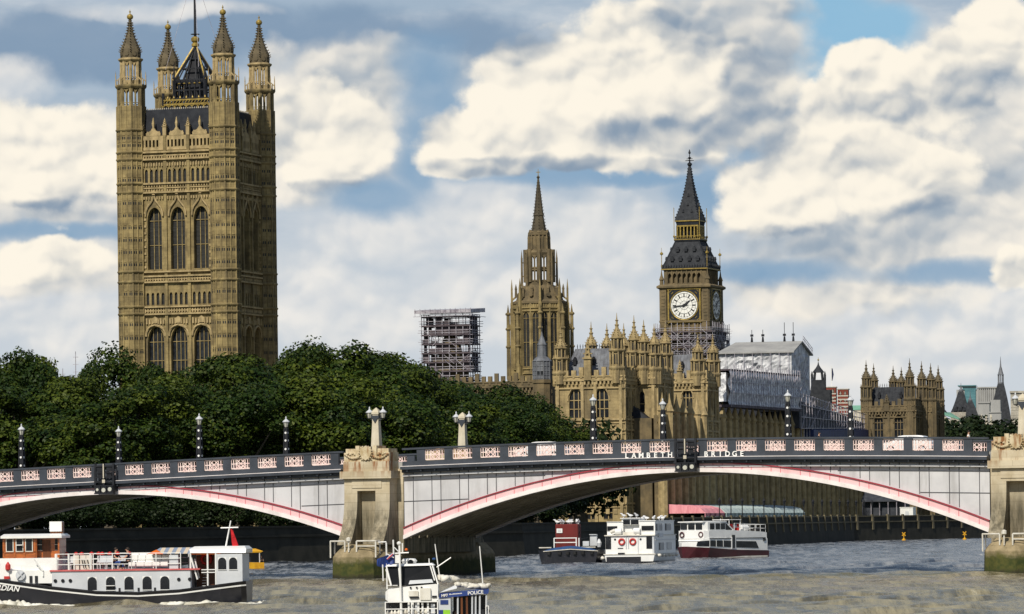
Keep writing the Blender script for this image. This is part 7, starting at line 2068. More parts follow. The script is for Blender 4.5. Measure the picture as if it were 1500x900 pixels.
    for i in range(90):
        x = X(372) + rr.uniform(0, 3.5); yy = rr.uniform(-2.6, 1.5); b.lathe([(0.35 * rr.uniform(.5, 1.4), -0.04), (0.2, 0.04), (0.03, rr.uniform(0.05, 0.16))], 6, x, yy, rr.uniform(0, 3))
    o = b.build('bow_wave', 'foam', None, (c.x, c.y, 0), rz, smooth=True); tag(o, 'white foam churned up along the hull of the passing barge', 'wake', None, 'stuff')
    MT = Matrix.Translation((c.x, c.y, 0)) @ Matrix.Rotation(rz, 4, 'Z')
    person('seated passenger in a navy shirt with arms forward on the barge deck', MT @ Vector((X(192), -1.2, zc + 0.02)), rz - pi / 2 + 0.2, 'sit', 'navy', 'darkcloth')
    person('seated passenger in dark top and blue jeans on the barge deck', MT @ Vector((X(172), -0.5, zc + 0.02)), rz + pi / 2 - 0.5, 'sit', 'darkcloth', 'bluecloth')
party_barge()

def police_boat():
    Yp = 200.0; s = F / Yp
    c = at(640, 900, Yp)
    def X(px): return (px - 640) / s
    def Z(py): return CAM_H + (HZ + 110 * ROLL - py) / s
    t = thing('patrol_launch', 'white police launch with dark sloping windscreen and blue awning, in the foreground at the bottom', 'boat', (c.x, c.y, 0), 0)
    secs = [(X(562), 0.9, 0.6, 0.62), (X(572), 1.4, 1.1, 0.60), (X(600), 1.65, 1.4, 0.58), (X(660), 1.75, 1.6, 0.55), (X(716), 1.7, 1.6, 0.52)]
    b = MB(); hull(b, secs); h = b.build('hull', 'white', t)
    b = MB(); sheer_band(b, secs, -0.02, 0.10, 0.03); b.build('gunwale', 'white', h)
    # cabin front block
    b = MB()
    def sec(px, y, za, zb): return [(X(px), -y, Z(za)), (X(px), -y, Z(zb)), (X(px), y, Z(zb)), (X(px), y, Z(za))]
    b.loft([sec(566, 1.1, 877, 866), sec(570, 1.25, 880, 862), sec(600, 1.35, 881, 858), sec(640, 1.4, 880, 855), sec(643, 1.4, 878, 856)])
    cab = b.build('cabin_front', 'white', t)
    b = MB()
    for px in (603, 612, 619): b.tube((X(px), -1.42, Z(860)), (X(px), -1.3, Z(860)), 0.045, 8)
    b.box(X(602), X(615), -1.43, -1.34, Z(876), Z(873)); b.box(X(634), X(641), -1.45, -1.36, Z(875), Z(872)); b.build('cabin_slot', 'blackpaint', cab)
    b = MB(); b.box(X(600), X(614), -1.44, -1.38, Z(872.6), Z(865)); b.box(X(617), X(632), -1.52, -1.38, Z(878), Z(861)); b.build('cabin_locker', 'offwhite', cab)
    # wheelhouse glass, leaning
    b = MB()
    b.loft([[(X(574), -1.1, Z(858)), (X(642), -1.3, Z(856)), (X(642), 1.3, Z(856)), (X(574), 1.1, Z(858))], [(X(570), -1.0, Z(829)), (X(636), -1.15, Z(828)), (X(636), 1.15, Z(828)), (X(570), 1.0, Z(829))]])
    b.build('wheelhouse_glass', 'glass_dark', t)
    b = MB(); b.loft([[(X(566), -1.12, Z(829)), (X(638), -1.22, Z(828)), (X(638), 1.2, Z(828)), (X(566), 1.1, Z(829))], [(X(570), -1.0, Z(826)), (X(634), -1.1, Z(825)), (X(634), 1.1, Z(825)), (X(570), 1.0, Z(826))]]); rf = b.build('wheelhouse_roof', 'white', t)
    b = MB()
    for p, q in (((568, 829), (575, 857)), ((586, 829), (588, 857)), ((635, 828), (643, 856))): b.tube((X(p[0]), -1.16, Z(p[1])), (X(q[0]), -1.33, Z(q[1])), 0.04, 5)
    b.tube((X(632), -1.2, Z(829)), (X(638), -1.3, Z(850)), 0.035, 5); b.build('windscreen_post', 'white', t)
    b = MB(); b.loft([[(X(600), -1.33, Z(855)), (X(636), -1.34, Z(853)), (X(634), -1.30, Z(848)), (X(602), -1.28, Z(849.5))], [(X(600), -1.29, Z(855)), (X(636), -1.30, Z(853)), (X(634), -1.26, Z(848)), (X(602), -1.24, Z(849.5))]]); b.build('dashboard_panel', 'greywhite', t)
    # radar, searchlights, mast
    b = MB(); b.lathe([(0.1, Z(826)), (0.30, Z(825)), (0.36, Z(821)), (0.28, Z(818)), (0.1, Z(817.5))], 12, X(601), -0.6); b.box(X(594), X(606), -0.9, -0.2, Z(828.5), Z(823)); b.build('radar_dome', 'white', rf)
    b = MB(); b.tube((X(603), -0.98, Z(823)), (X(603), -0.9, Z(823)), 0.12, 10); b.build('searchlight_lens', 'glass', rf)
    b = MB(); b.tube((X(589), -1.45, Z(902)), (X(587.5), -1.45, Z(797)), 0.055, 6, 0.045); b.lathe([(0.06, Z(798)), (0.10, Z(796)), (0.10, Z(794)), (0.04, Z(792.5))], 8, X(587), -1.45); b.tube((X(581), -1.45, Z(810)), (X(601), -1.45, Z(809)), 0.035, 5); b.tube((X(579), -1.4, Z(811)), (X(578.6), -1.4, Z(790)), 0.035, 5); b.tube((X(580), -1.42, Z(801)), (X(586), -1.44, Z(807)), 0.025, 4); b.box(X(581), X(589), -1.42, -1.2, Z(824), Z(812)); b.tube((X(592), -1.45, Z(810)), (X(592), -1.45, Z(795)), 0.03, 5)
    b.build('signal_mast', 'white', t)
    b = MB(); b.lathe([(0.03, Z(806)), (0.07, Z(805.5)), (0.07, Z(803.5)), (0.02, Z(802.5))], 8, X(597.5), -1.45); b.build('amber_light', 'orange', t)
    b = MB(); b.lathe([(0.03, Z(820.5)), (0.09, Z(819.5)), (0.09, Z(817.8)), (0.02, Z(817))], 8, X(637), -0.4); b.build('blue_light', 'tarpblue', t)
    for (p, q, y) in (((639, 797), (645, 845), -0.9), ((641, 831), (662, 817), -0.9), ((704, 801), (708, 856), -0.7), ((630, 818), (630.4, 828), -0.9)):
        b = MB(); b.tube((X(q[0]), y, Z(q[1])), (X(p[0]), y, Z(p[1])), 0.028, 5, 0.02) if p[1] < q[1] else b.tube((X(p[0]), y, Z(p[1])), (X(q[0]), y, Z(q[1])), 0.028, 5); b.build('antenna', 'white', t)
    # ensign
    b = MB(); b.tube((X(568.5), -0.9, Z(862)), (X(568), -0.9, Z(794)), 0.035, 5); b.tube((X(556), -0.9, Z(793.5)), (X(568), -0.9, Z(793)), 0.03, 5); b.tube((X(563), -1.1, Z(850)), (X(562.5), -1.1, Z(826)), 0.03, 5); b.tube((X(567), -1.1, Z(833)), (X(574), -1.15, Z(856)), 0.03, 5); b.box(X(568), X(584), -1.2, -1.1, Z(857), Z(856)); b.build('flag_staff', 'white', t)
    f = MB(); rows = []
    for i in range(9):
        u = i / 8; x = X(580 - 26 * u); wv = 0.10 * sin(u * 7); rows.append([(x, -0.95 + wv, Z(808 + 10 * u)), (x, -0.95 - wv, Z(824 + 6 * sin(u * 2.5))), (x, -0.92 - wv, Z(824 + 6 * sin(u * 2.5))), (x, -0.92 + wv, Z(808 + 10 * u))])
    f.loft(rows); fl = f.build('blue_ensign', 'blue', t)
    f = MB(); 
    for (p, q, r) in (((579, 809), (569, 818), 0.045), ((579, 816), (569, 810.5), 0.03)): f.tube((X(p[0]), -1.06, Z(p[1])), (X(q[0]), -1.06, Z(q[1])), r, 4)
    f.build('white_cross', 'white', fl)
    f = MB(); f.tube((X(579), -1.12, Z(809.5)), (X(569), -1.12, Z(818.5)), 0.025, 4); f.build('red_cross', 'redcloth', fl)
    # aft cabin with the blue awning
    b = MB(); b.loft([[(X(644), -1.5, Z(876)), (X(716), -1.5, Z(870)), (X(716), 1.4, Z(870)), (X(644), 1.4, Z(876))], [(X(645), -1.5, Z(869)), (X(717), -1.5, Z(863.5)), (X(717), 1.4, Z(863.5)), (X(645), 1.4, Z(869))]]); aw = b.build('blue_awning', 'blue', t)
    tilt = Matrix.Rotation(math.atan2(-5.5, 72) * -1, 4, 'Y') 
    sl = Matrix.Rotation(-math.atan2(6.0, 72), 4, 'Y')
    text('lettering', 'POLICE', 0.215, 'white', aw, Matrix.Translation((X(697.5), -1.52, Z(870.6))) @ sl @ FRONT, 0.008, 1.0)
    text('lettering', 'MP7', 0.17, 'white', aw, Matrix.Translation((X(652.5), -1.52, Z(873.8))) @ sl @ FRONT, 0.008, 0.95)
    b = MB(); rr = random.Random(2)
    for i in range(14): x = X(659 + 1.35 * i); zz = Z(871.2 - 0.083 * 1.35 * i); b.box(x, x + 0.028, -1.515, -1.502, zz, zz + rr.uniform(0.03, 0.055))
    b.build('small_lettering', 'white', aw)
    b = MB(); b.loft([[(X(645), -1.2, Z(868)), (X(670), -1.2, Z(862)), (X(670), 1.0, Z(862)), (X(645), 1.0, Z(868))], [(X(648), -1.0, Z(866)), (X(671), -1.0, Z(856)), (X(671), 0.8, Z(856)), (X(648), 0.8, Z(866))]]); b.build('awning_slope', 'greywhite', t)
    rr = random.Random(8)
    def bundle(px0, px1, py, r, n):
        b = MB()
        for i in range(n):
            x = X(px0 + (px1 - px0) * (i + rr.uniform(0.1, 0.9)) / n); q = r * rr.uniform(0.6, 1.15); zz = Z(py + rr.uniform(-1.5, 1.5))
            yy = -1.0 + rr.uniform(-0.25, 0.3); L_ = rr.uniform(0.8, 1.7) * r; dz = rr.uniform(-.06, .06); pts = [(-1, .35), (-.7, .85), (-.1, 1.0), (.5, .8), (1, .3)]
            b.loft([[(x + u * L_, yy + q * g_ * cos(a * pi / 4), zz + dz * u + q * 0.75 * g_ * sin(a * pi / 4)) for a in range(8)] for u, g_ in pts])
        b.build('rolled_canvas', 'offwhite', t, smooth=True)
    bundle(646, 666, 848, 0.20, 9); bundle(670, 685, 857, 0.16, 8); bundle(686, 717, 859, 0.15, 16)
    b = MB(); b.box(X(642.5), X(661), -1.45, 1.2, 0.3, Z(874)); b.build('side_wall', 'greywhite', t)
    MB().box(X(646), X(657.5), -1.475, -1.452, Z(885), Z(878.5)).build('blue_panel', 'blue', t); MB().box(X(643), X(650), -1.475, -1.452, Z(905), Z(893)).build('blue_panel', 'blue', t); MB().box(X(650.05), X(660), -1.475, -1.452, Z(905), Z(893)).build('green_panel', 'green', t)
    b = MB()
    for px in (677, 684.5): b.box(X(px) - 0.045, X(px) + 0.045, -1.42, -1.3, 0.5, Z(872))
    b.build('teak_post', 'varnish_dark', t)
    b = MB()
    for px in (671, 692, 697, 703, 712.5): b.tube((X(px), -1.4, 0.5), (X(px) + 0.02, -1.4, Z(871)), 0.04, 5)
    b.tube((X(714), -1.35, 0.5), (X(713), -1.35, Z(868)), 0.035, 5); b.build('cockpit_frame', 'greywhite', t)
    b = MB(); b.box(X(664), X(712), 0.9, 1.2, 0.5, Z(873)); b.box(X(698), X(712), -0.9, 0.8, 0.4, Z(893)); b.build('cockpit_bulkhead', 'blackpaint', t)
    b = MB(); b.box(X(566), X(715), -1.55, 1.5, 0.50, 0.70); b.build('deck', 'white', t)
    # gear on the fore-deck under the wheelhouse overhang
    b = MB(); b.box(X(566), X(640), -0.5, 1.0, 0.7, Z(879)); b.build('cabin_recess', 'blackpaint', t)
    b = MB(); railing(b, [(X(566), -1.5, 0.70), (X(642), -1.5, 0.70)], 0.62, 0.03, n=2); railing(b, [(X(712), -1.5, 0.60), (X(716), -1.5, 0.60)], 0.5, 0.02, n=1)
    for px in (600, 606, 614, 620, 628): b.tube((X(px), -1.3, 0.7), (X(px), -1.3, Z(880)), 0.045, 5)
    b.build('guard_rail', 'white', t)
    b = MB()
    for i in range(14): x = X(570 + 5 * i + rr.uniform(-1, 1)); q = rr.uniform(0.07, 0.15); zz = 0.72 + q; b.lathe([(0.02, zz - q), (q, zz), (0.02, zz + q * rr.uniform(.8, 1.6))], 8, x, -1.15)
    b.build('coiled_rope', 'offwhite', t, smooth=True)
    b = MB(); b.box(X(609), X(615), -1.2, -0.6, 0.7, Z(881)); b.box(X(632), X(638), -1.25, -0.6, 0.7, Z(884)); b.build('deck_box', 'greywhite', t)
    person('crew member with dark hair under the blue awning of the launch', (c.x + X(666), c.y - 0.9, 0.70 - 0.85), pi / 2, 'sit', 'darkcloth', 'darkcloth', scale=1.0).location.z = Z(896) - 1.38
    person('crew member with short dark hair and red life jacket at the stern of the launch', (c.x + X(714.5), c.y - 0.2, 0.0), -pi / 2, 'sit', 'redcloth', 'darkcloth').location.z = Z(894.5) - 1.38
police_boat()

def moored_boats():
    # ---- dark work barge with the red container
    Y0 = 505.0; s = F / Y0; c = at(836, 826, Y0)
    def X(px): return (px - 836) / s
    def Z(py): return (826.5 - py) / s
    t = thing('work_barge', 'black blunt work barge carrying a red container, moored left of the white boats', 'boat', (c.x, c.y, 0), radians(-4))
    b = MB()
    def sec(y, w0, w1, zt_): return [(-w0, y, zt_), (-w1, y, -0.4), (w1, y, -0.4), (w0, y, zt_)]
    b.loft([sec(0, 3.1, 2.7, Z(805)), sec(1.5, 3.75, 3.3, Z(806)), sec(7, 3.9, 3.5, Z(808)), sec(17, 3.9, 3.5, Z(807))])
    hu = b.build('hull', 'hullblack', t)
    b = MB(); b.extr([(-3.0, Z(806)), (-2.2, Z(803)), (-0.6, Z(800)), (0, Z(799.5)), (0.6, Z(800)), (2.2, Z(803)), (3.0, Z(806)), (2.2, Z(806.8)), (0.6, Z(804)), (0, Z(803)), (-0.6, Z(804)), (-2.2, Z(806.8))], -0.06, 0.35); b.build('blue_gunwale', 'tarpblue', t)
    b = MB(); b.extr([(-3.1, Z(806.8)), (0, Z(803.8)), (3.1, Z(806.8)), (3.1, Z(807.8)), (0, Z(804.9)), (-3.1, Z(807.8))], -0.11, -0.062); b.box(-3.6, -2.2, 0.4, 0.7, Z(802.5), Z(801)); b.box(1.2, 2.8, 0.4, 0.7, Z(802.5), Z(801)); b.build('worn_edge', 'offwhite', t)
    b = MB()
    for x in (-1.2, -0.3, 0.5, 1.4, 2.4, -2.4): b.tube((x, -0.12, Z(808)), (x * 1.02, -0.1, Z(812)), 0.22, 8)
    b.build('tyre_fender', 'tyre', t)
    z0 = Z(803); z1 = Z(767.5)
    b = MB(); b.box(X(812.5), X(845), 2.5, 8.5, z0, z1)
    for i in range(18): x = X(813.2) + i * (X(845) - X(813.2)) / 18; b.box(x, x + 0.06, 2.44, 2.52, z0 + 0.1, z1 - 0.1)
    for i in range(24): yy = 2.6 + i * 0.245; b.box(X(845) - 0.01, X(845) + 0.05, yy, yy + 0.1, z0 + 0.1, z1 - 0.1)
    ct = b.build('red_container', 'container', t)
    MB().box(X(814), X(822.5), 2.38, 2.43, Z(780.5), Z(774)).build('white_notice', 'white', ct)
    b = MB()
    for i in range(3): b.box(X(816), X(820.5), 2.36, 2.378, Z(778.8 - i * 1.4), Z(778.2 - i * 1.4))
    b.build('notice_print', 'greywhite', ct)
    b = MB(); railing(b, [(X(811.5), 0.8, Z(801)), (X(845), 0.8, Z(801))], Z(788) - Z(801), 0.07, n=2, posts=False)
    for px in (811.5, 844, 848): b.tube((X(px), 0.8, Z(802)), (X(px), 0.8, Z(788)), 0.07, 5)
    b.build('white_rail', 'white', t)
    b = MB(); b.box(X(853), X(862), 1.5, 3.0, Z(800), Z(793)); b.box(X(862), X(872), 4, 6, Z(800), Z(784)); b.box(X(861), X(872), 3.8, 6.2, Z(784), Z(783)); b.lathe([(0.2, Z(802)), (0.3, Z(796)), (0.1, Z(790))], 8, X(876), 3); b.build('deck_gear', 'greywhite', t)
    b = MB(); b.tube((X(848), 1, Z(790)), (X(866), 6, Z(787)), 0.05, 4); b.tube((X(848), 1, Z(795)), (X(878), 9, Z(791)), 0.05, 4); b.build('hand_rail', 'iron', t)
    MT = Matrix.Translation((c.x, c.y, 0)) @ Matrix.Rotation(radians(-4), 4, 'Z')
    # gulls
    gl = [(815, 2.7), (820, 3.4), (824, 2.6), (830, 3.0), (832.5, 2.6), (835, 4.0), (843.5, 2.8), (846, 4.2), (853, 5.2)]
    proto = None
    for px, yy in gl:
        x = min(X(px), X(844.6))
        if proto is None:
            b = MB(); b.loft([[(-0.26 + 0, -0.01, 0.20), (-0.26, 0.01, 0.20), (-0.26, 0.01, 0.22), (-0.26, -0.01, 0.22)], [(-0.08, -0.09, 0.14), (-0.08, 0.09, 0.14), (-0.08, 0.08, 0.30), (-0.08, -0.08, 0.30)], [(0.10, -0.09, 0.16), (0.10, 0.09, 0.16), (0.10, 0.08, 0.33), (0.10, -0.08, 0.33)], [(0.19, -0.05, 0.28), (0.19, 0.05, 0.28), (0.19, 0.05, 0.42), (0.19, -0.05, 0.42)], [(0.27, -0.04, 0.36), (0.27, 0.04, 0.36), (0.27, 0.03, 0.43), (0.27, -0.03, 0.43)], [(0.37, -0.01, 0.38), (0.37, 0.01, 0.38), (0.37, 0.01, 0.40), (0.37, -0.01, 0.40)]])
            for sg in (-1, 1): b.tube((0.02, sg * 0.04, 0.16), (0.03, sg * 0.04, 0.0), 0.014, 4)
            gm = b.mesh('gull', M['gull']); proto = put('gull', gm); o = proto
        else:
            o = proto.copy(); COL.objects.link(o)
        o.location = MT @ Vector((x, yy, z1)); o.rotation_euler = (0, 0, rnd_.uniform(0, 6)); o.scale = (1.3,) * 3
        tag(o, 'white gull standing in the row along the top edge of the red container', 'gull', 'gulls on the red container')
    # ---- white trip boat seen from its stern
    c = at(923, 823, Y0)
    def X(px): return (px - 928) / s
    def Z(py): return (825 - py) / s
    rz = -radians(12)
    t = thing('white_trip_boat', 'boxy white double decked passenger boat with two red life rings on its end', 'boat', (c.x, c.y, 0), rz)
    w = 2.9; Lb = 14.0
    b = MB(); b.loft([[(-w + .2, -0.3, Z(822)), (-w, -0.3, Z(811)), (w, -0.3, Z(811)), (w - .2, -0.3, Z(822))], [(-w + .2, Lb, Z(822)), (-w, Lb, Z(811)), (w, Lb, Z(811)), (w - .2, Lb, Z(822))]])
    b.box(-w + 0.1, w - 0.1, 0, Lb, Z(811), Z(784)); hu = b.build('lower_deck', 'white', t)
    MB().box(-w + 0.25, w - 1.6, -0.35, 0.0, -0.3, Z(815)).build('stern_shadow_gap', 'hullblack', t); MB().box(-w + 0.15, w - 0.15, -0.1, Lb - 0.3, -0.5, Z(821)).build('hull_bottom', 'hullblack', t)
    b = MB(); b.box(-w - 0.08, w + 0.08, -0.38, Lb, Z(812), Z(810.6)); b.box(-w, w + 0.02, -0.2, Lb, Z(784.5), Z(783)); b.build('rubbing_strake', 'offwhite', t)
    b = MB(); b.box(-w + 0.15, -0.9, 0.8, Lb - 2, Z(783), Z(764)); b.box(1.0, w - 0.1, 0.6, Lb - 1, Z(783), Z(763)); b.box(-0.9, 1.0, 1.4, Lb - 2, Z(783), Z(768)); b.box(-1.1, 0.95, 1.0, 4.5, Z(768), Z(759)); b.box(-1.25, 1.1, 0.8, 4.7, Z(759), Z(758)); b.box(-w + 0.1, -0.85, 0.7, Lb - 2, Z(764), Z(763.4)); b.box(0.95, w, 0.5, Lb - 1, Z(763), Z(762)); b.build('upper_deck', 'white', t)
    for x, wd, zb, h in ((-2.15, 1.15, Z(777), Z(770) - Z(777)), (1.95, 1.4, Z(777), Z(770) - Z(777))): window(t, wd, h, (x, 0.55 if x > 0 else 0.75, zb), 0, stone='white', lights=1, transoms=0, arched=False, depth=0.14)
    window(t, 1.8, Z(761) - Z(768), (-0.05, 0.95, Z(768)), 0, stone='white', lights=2, transoms=0, arched=False, depth=0.14, bar=0.06)
    for px, wd in ((896, 0.62), (957.5, 0.75)): MB().box(X(px) - wd / 2, X(px) + wd / 2, -0.05, 0.02, Z(803.5), Z(785.5)).build('doorway', 'glass', t)
    b = MB(); b.box(0.9, 1.0, -0.06, 0.0, Z(812), Z(784)); b.box(w - 0.32, w - 0.12, -0.07, 0.0, Z(811), Z(784)); b.tube((X(922.5), -0.06, Z(803)), (X(922.5), -0.06, Z(784)), 0.05, 5); b.tube((X(926), -0.06, Z(803)), (X(926), -0.06, Z(784)), 0.05, 5); b.build('corner_trim', 'greywhite', t)
    for px in (916, 932.5): ring_buoy(t, (X(px), -0.10, Z(793)), 0, 0, 0.31, 0.10)
    b = MB()
    for px in (906, 944): b.tube((X(px), -0.05, Z(789.5)), (X(px), 0.02, Z(789.5)), 0.12, 10)
    b.box(X(910), X(918), -0.06, 0.02, Z(803), Z(802)); b.box(X(911), X(921), -0.45, -0.2, Z(811), Z(809)); b.build('porthole', 'blackpaint', t)
    for px, py in ((910.5, 778), (938, 777.5)):
        b = MB(); b.tube((X(px) - 0.35, 0.35, Z(py)), (X(px) + 0.35, 0.35, Z(py)), 0.36, 12); b.build('life_raft', 'white', t, smooth=False)
    b = MB(); b.box(X(917), X(936), 0.2, 0.7, Z(783), Z(779)); b.tube((X(899), 0.2, Z(779)), (X(906), 0.2, Z(776)), 0.2, 8); b.build('deck_locker', 'offwhite', t)
    for y0, wd, za, zb in ((3.2, 4.6, 777.5, 767), (9.0, 4.0, 777.5, 767), (4.5, 3.2, 806, 795), (9.5, 3.2, 806, 795)): window(t, wd, Z(zb) - Z(za), (w - 0.1 + (0.0), y0, Z(za)), pi / 2, stone='white', lights=4, transoms=0, arched=False, depth=0.12, bar=0.06)
    b = MB(); b.box(w - 0.1, w + 0.06, 2.4, 5.0, Z(787), Z(781.5)); b.box(w - 0.1, w + 0.04, 0.2, Lb, Z(791.2), Z(790.4)); b.build('side_panel', 'greywhite', t)
    b = MB()
    for i in range(6): b.lathe([(0.05, Z(816)), (0.25, Z(815)), (0.28, Z(813)), (0.2, Z(811.5)), (0.05, Z(811))], 8, w + 0.25, 1.2 + 2.2 * i)
    b.lathe([(0.05, Z(820)), (0.36, Z(818)), (0.36, Z(816)), (0.05, Z(813.5))], 10, -w - 0.35, 0.2); b.build('white_fender', 'offwhite', t, smooth=True)
    MT = Matrix.Translation((c.x, c.y, 0)) @ Matrix.Rotation(rz, 4, 'Z')
    for x, yy, zz in ((-0.9, 1.2, 758), (-0.2, 1.6, 758), (0.6, 1.2, 758), (1.3, 1.2, 762), (1.8, 0.9, 762), (2.4, 2.0, 762), (2.6, 4.5, 762), (2.5, 7.5, 762), (2.0, 9.5, 762)):
        o = proto.copy(); COL.objects.link(o); o.location = MT @ Vector((x, yy, Z(zz))); o.rotation_euler = (0, 0, rnd_.uniform(0, 6)); o.scale = (1.3,) * 3
        tag(o, 'white gull perched on the roof edge of the boxy white boat', 'gull', 'gulls on the white boat roof')
    # ---- white and maroon boat
    Y1 = 554.0; s1 = F / Y1
    c = at(1017, 815, Y1); th = radians(38)
    t = thing('maroon_hulled_boat', 'white cruise boat with maroon hull and long dark windows, right of the boxy white boat', 'boat', (c.x, c.y - 0.3, 0), -th)
    def Z(py): return (815.5 - py) / s1
    # local: end face towards -y (4.6 m wide), side along +y on +x
    hw = 2.35; Lb = 12.6
    def hs(y, w0, w1, za, zb): return [(-w0, y, Z(za)), (-w1, y, -0.4), (w1, y, -0.4), (w0, y, Z(za))]
    b = MB(); b.loft([hs(-2.3, 0.3, 0.1, 797, 0), hs(-1.5, 1.5, 0.8, 798, 0), hs(0.0, hw, 1.9, 799.5, 0), hs(6, hw + 0.1, 2.2, 803, 0), hs(Lb + 0.3, hw, 2.2, 805, 0)]); b.build('hull', 'maroon', t)
    b = MB(); b.loft([[(x1 * 1.02, y, 0.10), (x1 * 1.02, y, 0.28), (-x1 * 1.02, y, 0.28), (-x1 * 1.02, y, 0.10)] for y, x1 in ((0.0, 1.95), (6, 2.26), (Lb, 2.26))]); b.build('boot_line', 'offwhite', t)
    b = MB()
    def ds(y, w0, za, zb): return [(-w0, y, Z(za)), (-w0, y, Z(zb)), (w0, y, Z(zb)), (w0, y, Z(za))]
    b.loft([ds(-2.1, 0.4, 797, 792), ds(-1.3, 1.5, 798, 790), ds(0, hw - 0.05, 799, 784), ds(6, hw - 0.02, 803, 786), ds(Lb, hw - 0.05, 804.5, 787)])
    b.loft([ds(-0.6, 1.9, 786, 774), ds(0, hw - 0.1, 786, 774), ds(7.0, hw - 0.1, 787, 774.5), ds(Lb - 0.8, hw - 0.15, 787, 777), ds(Lb, hw - 0.15, 787, 778.2)])
    b.build('superstructure', 'white', t)
    b = MB(); b.loft([ds(-0.5, 1.7, 774, 762), ds(0, hw - 0.25, 774, 761.5), ds(3.8, hw - 0.25, 774.3, 761), ds(5.6, hw - 0.3, 774.5, 773)]); b.loft([ds(-0.8, 1.9, 762, 760.6), ds(3.9, hw - 0.15, 761.2, 760)]); b.build('wheelhouse', 'white', t)
    wr = MB()
    for x in (-1.15, 0.0, 1.15): wr.box(x - 0.46, x + 0.46, -0.62, -0.40, Z(772), Z(763.5))
    for y in (0.9, 2.1, 3.2): wr.box(hw - 0.35, hw - 0.21, y - 0.45, y + 0.45, Z(772.5), Z(763.5))
    wr.extrx([(3.8, Z(773.5)), (3.8, Z(763)), (5.2, Z(773.5))], hw - 0.36, hw - 0.235)
    wr.build('wheelhouse_window', 'glass', t)
    b = MB(); b.extrx([(0.1, Z(797)), (0.1, Z(788.5)), (4.6, Z(789.5)), (4.6, Z(799))], hw - 0.15, hw + 0.012); b.extrx([(5.6, Z(799.5)), (5.6, Z(790)), (10.0, Z(791)), (10.6, Z(801))], hw - 0.15, hw + 0.012)
    b.loft([[(-1.42, -1.5, Z(796.5)), (1.5, -1.42, Z(796.5)), (hw + .01, -0.05, Z(797)), (-hw, -0.05, Z(797))], [(-1.5, -1.42, Z(789.5)), (1.5, -1.32, Z(789.5)), (hw + .01, -0.05, Z(788.5)), (-hw, -0.05, Z(788.5))]]); b.build('saloon_window', 'glass', t)
    b = MB()
    for y in (0.02, 1.4, 2.9): b.box(hw - 0.05, hw + 0.03, y - 0.05, y + 0.05, Z(798), Z(788))
    b.box(hw - 0.05, hw + 0.05, 4.62, 5.58, Z(801), Z(784)); b.build('window_pillar', 'white', t)
    b = MB(); b.box(hw, hw + 0.07, 4.8, 5.4, Z(800.5), Z(781)); b.box(hw - 0.15, hw + 0.03, 0.1, Lb - 0.5, Z(786.3), Z(785.3)); b.box(hw - 0.12, hw + 0.05, Lb - 1.0, Lb - 0.5, Z(790.5), Z(786)); b.build('dark_trim', 'blackpaint', t)
    ring_buoy(t, (-1.35, -0.72, Z(780)), 0, 0, 0.30, 0.09, 'maroon'); ring_buoy(t, (1.45, -0.60, Z(780)), 0, 0, 0.30, 0.09, 'maroon')
    b = MB()
    for i in range(2): b.tube((0.3, 7.6 + 1.9 * i, Z(771)), (0.3, 9.0 + 1.9 * i, Z(771)), 0.42, 10)
    b.build('life_raft', 'white', t)
    b = MB(); b.tube((1.6, Lb - 1.8, Z(777)), (1.6, Lb - 0.8, Z(777)), 0.5, 12); b.build('black_canister', 'tyre', t)
    rr = random.Random(6); b = MB()
    for i in range(9): x = rr.uniform(-1.6, 1.6); y = rr.uniform(5.6, 8.5); b.box(x - 0.22, x + 0.22, y - 0.2, y + 0.2, Z(775), Z(775) + 0.4); b.box(x - 0.22, x + 0.22, y + 0.16, y + 0.2, Z(775), Z(775) + 0.85)
    tag(b.build('deck_seat', 'red', t), kind='stuff')
    b = MB(); railing(b, [(hw - 0.2, 5.6, Z(775)), (hw - 0.2, Lb - 0.2, Z(777.5)), (-hw + 0.2, Lb - 0.2, Z(777.5))], 0.95, 0.03, n=2); b.tube((0, 5.7, Z(775)), (0, 5.7, Z(757)), 0.06, 5); b.box(-1.2, 1.4, 5.6, 8.2, Z(759), Z(758)); 
    for x, y in ((-1.1, 5.7), (1.3, 5.7), (-1.1, 8.1), (1.3, 8.1)): b.tube((x, y, Z(775)), (x, y, Z(759)), 0.05, 5)
    b.build('deck_railing', 'white', t)
    # ---- yellow boat behind the big barge
    Y2 = 500.0; s2 = F / Y2; c = at(372, 824, Y2)
    t = thing('yellow_canopy_boat', 'small yellow boat with a yellow canopy, half hidden behind the stern of the passenger barge', 'boat', (c.x, c.y, 0), radians(6))
    b = MB(); hull(b, [(-2.8, 0.2, 0.1, 0.95), (-1.6, 0.9, 0.7, 0.8), (0, 1.05, 0.9, 0.7), (1.1, 1.0, 0.9, 0.7)]); b.build('hull', 'yellow', t)
    b = MB(); b.loft([[(-2.0, -1.0, 1.8), (0.7, -1.0, 1.8), (0.7, 1.0, 1.8), (-2.0, 1.0, 1.8)], [(-2.1, -1.05, 2.0), (1.0, -1.05, 1.95), (1.0, 1.05, 1.95), (-2.1, 1.05, 2.0)], [(-1.6, -0.4, 2.25), (0.2, -0.4, 2.25), (0.2, 0.4, 2.25), (-1.6, 0.4, 2.25)]]); b.build('canopy', 'yellow', t)
    b = MB()
    for x in (-1.9, 0.6):
        for y in (-0.9, 0.9): b.tube((x, y, 0.7), (x, y, 1.9), 0.04, 5)
    b.build('canopy_post', 'white', t)
    b = MB(); b.box(-1.7, -0.4, -0.7, 0.7, 0.7, 1.3); b.build('engine_box', 'hullblack', t)
    person('helmsman in dark clothes at the stern of the yellow boat', (c.x + 0.85, c.y - 0.2, 0.25), 0.4, 'stand', 'darkcloth', 'darkcloth', scale=0.72)
rnd_ = random.Random(12)
moored_boats()

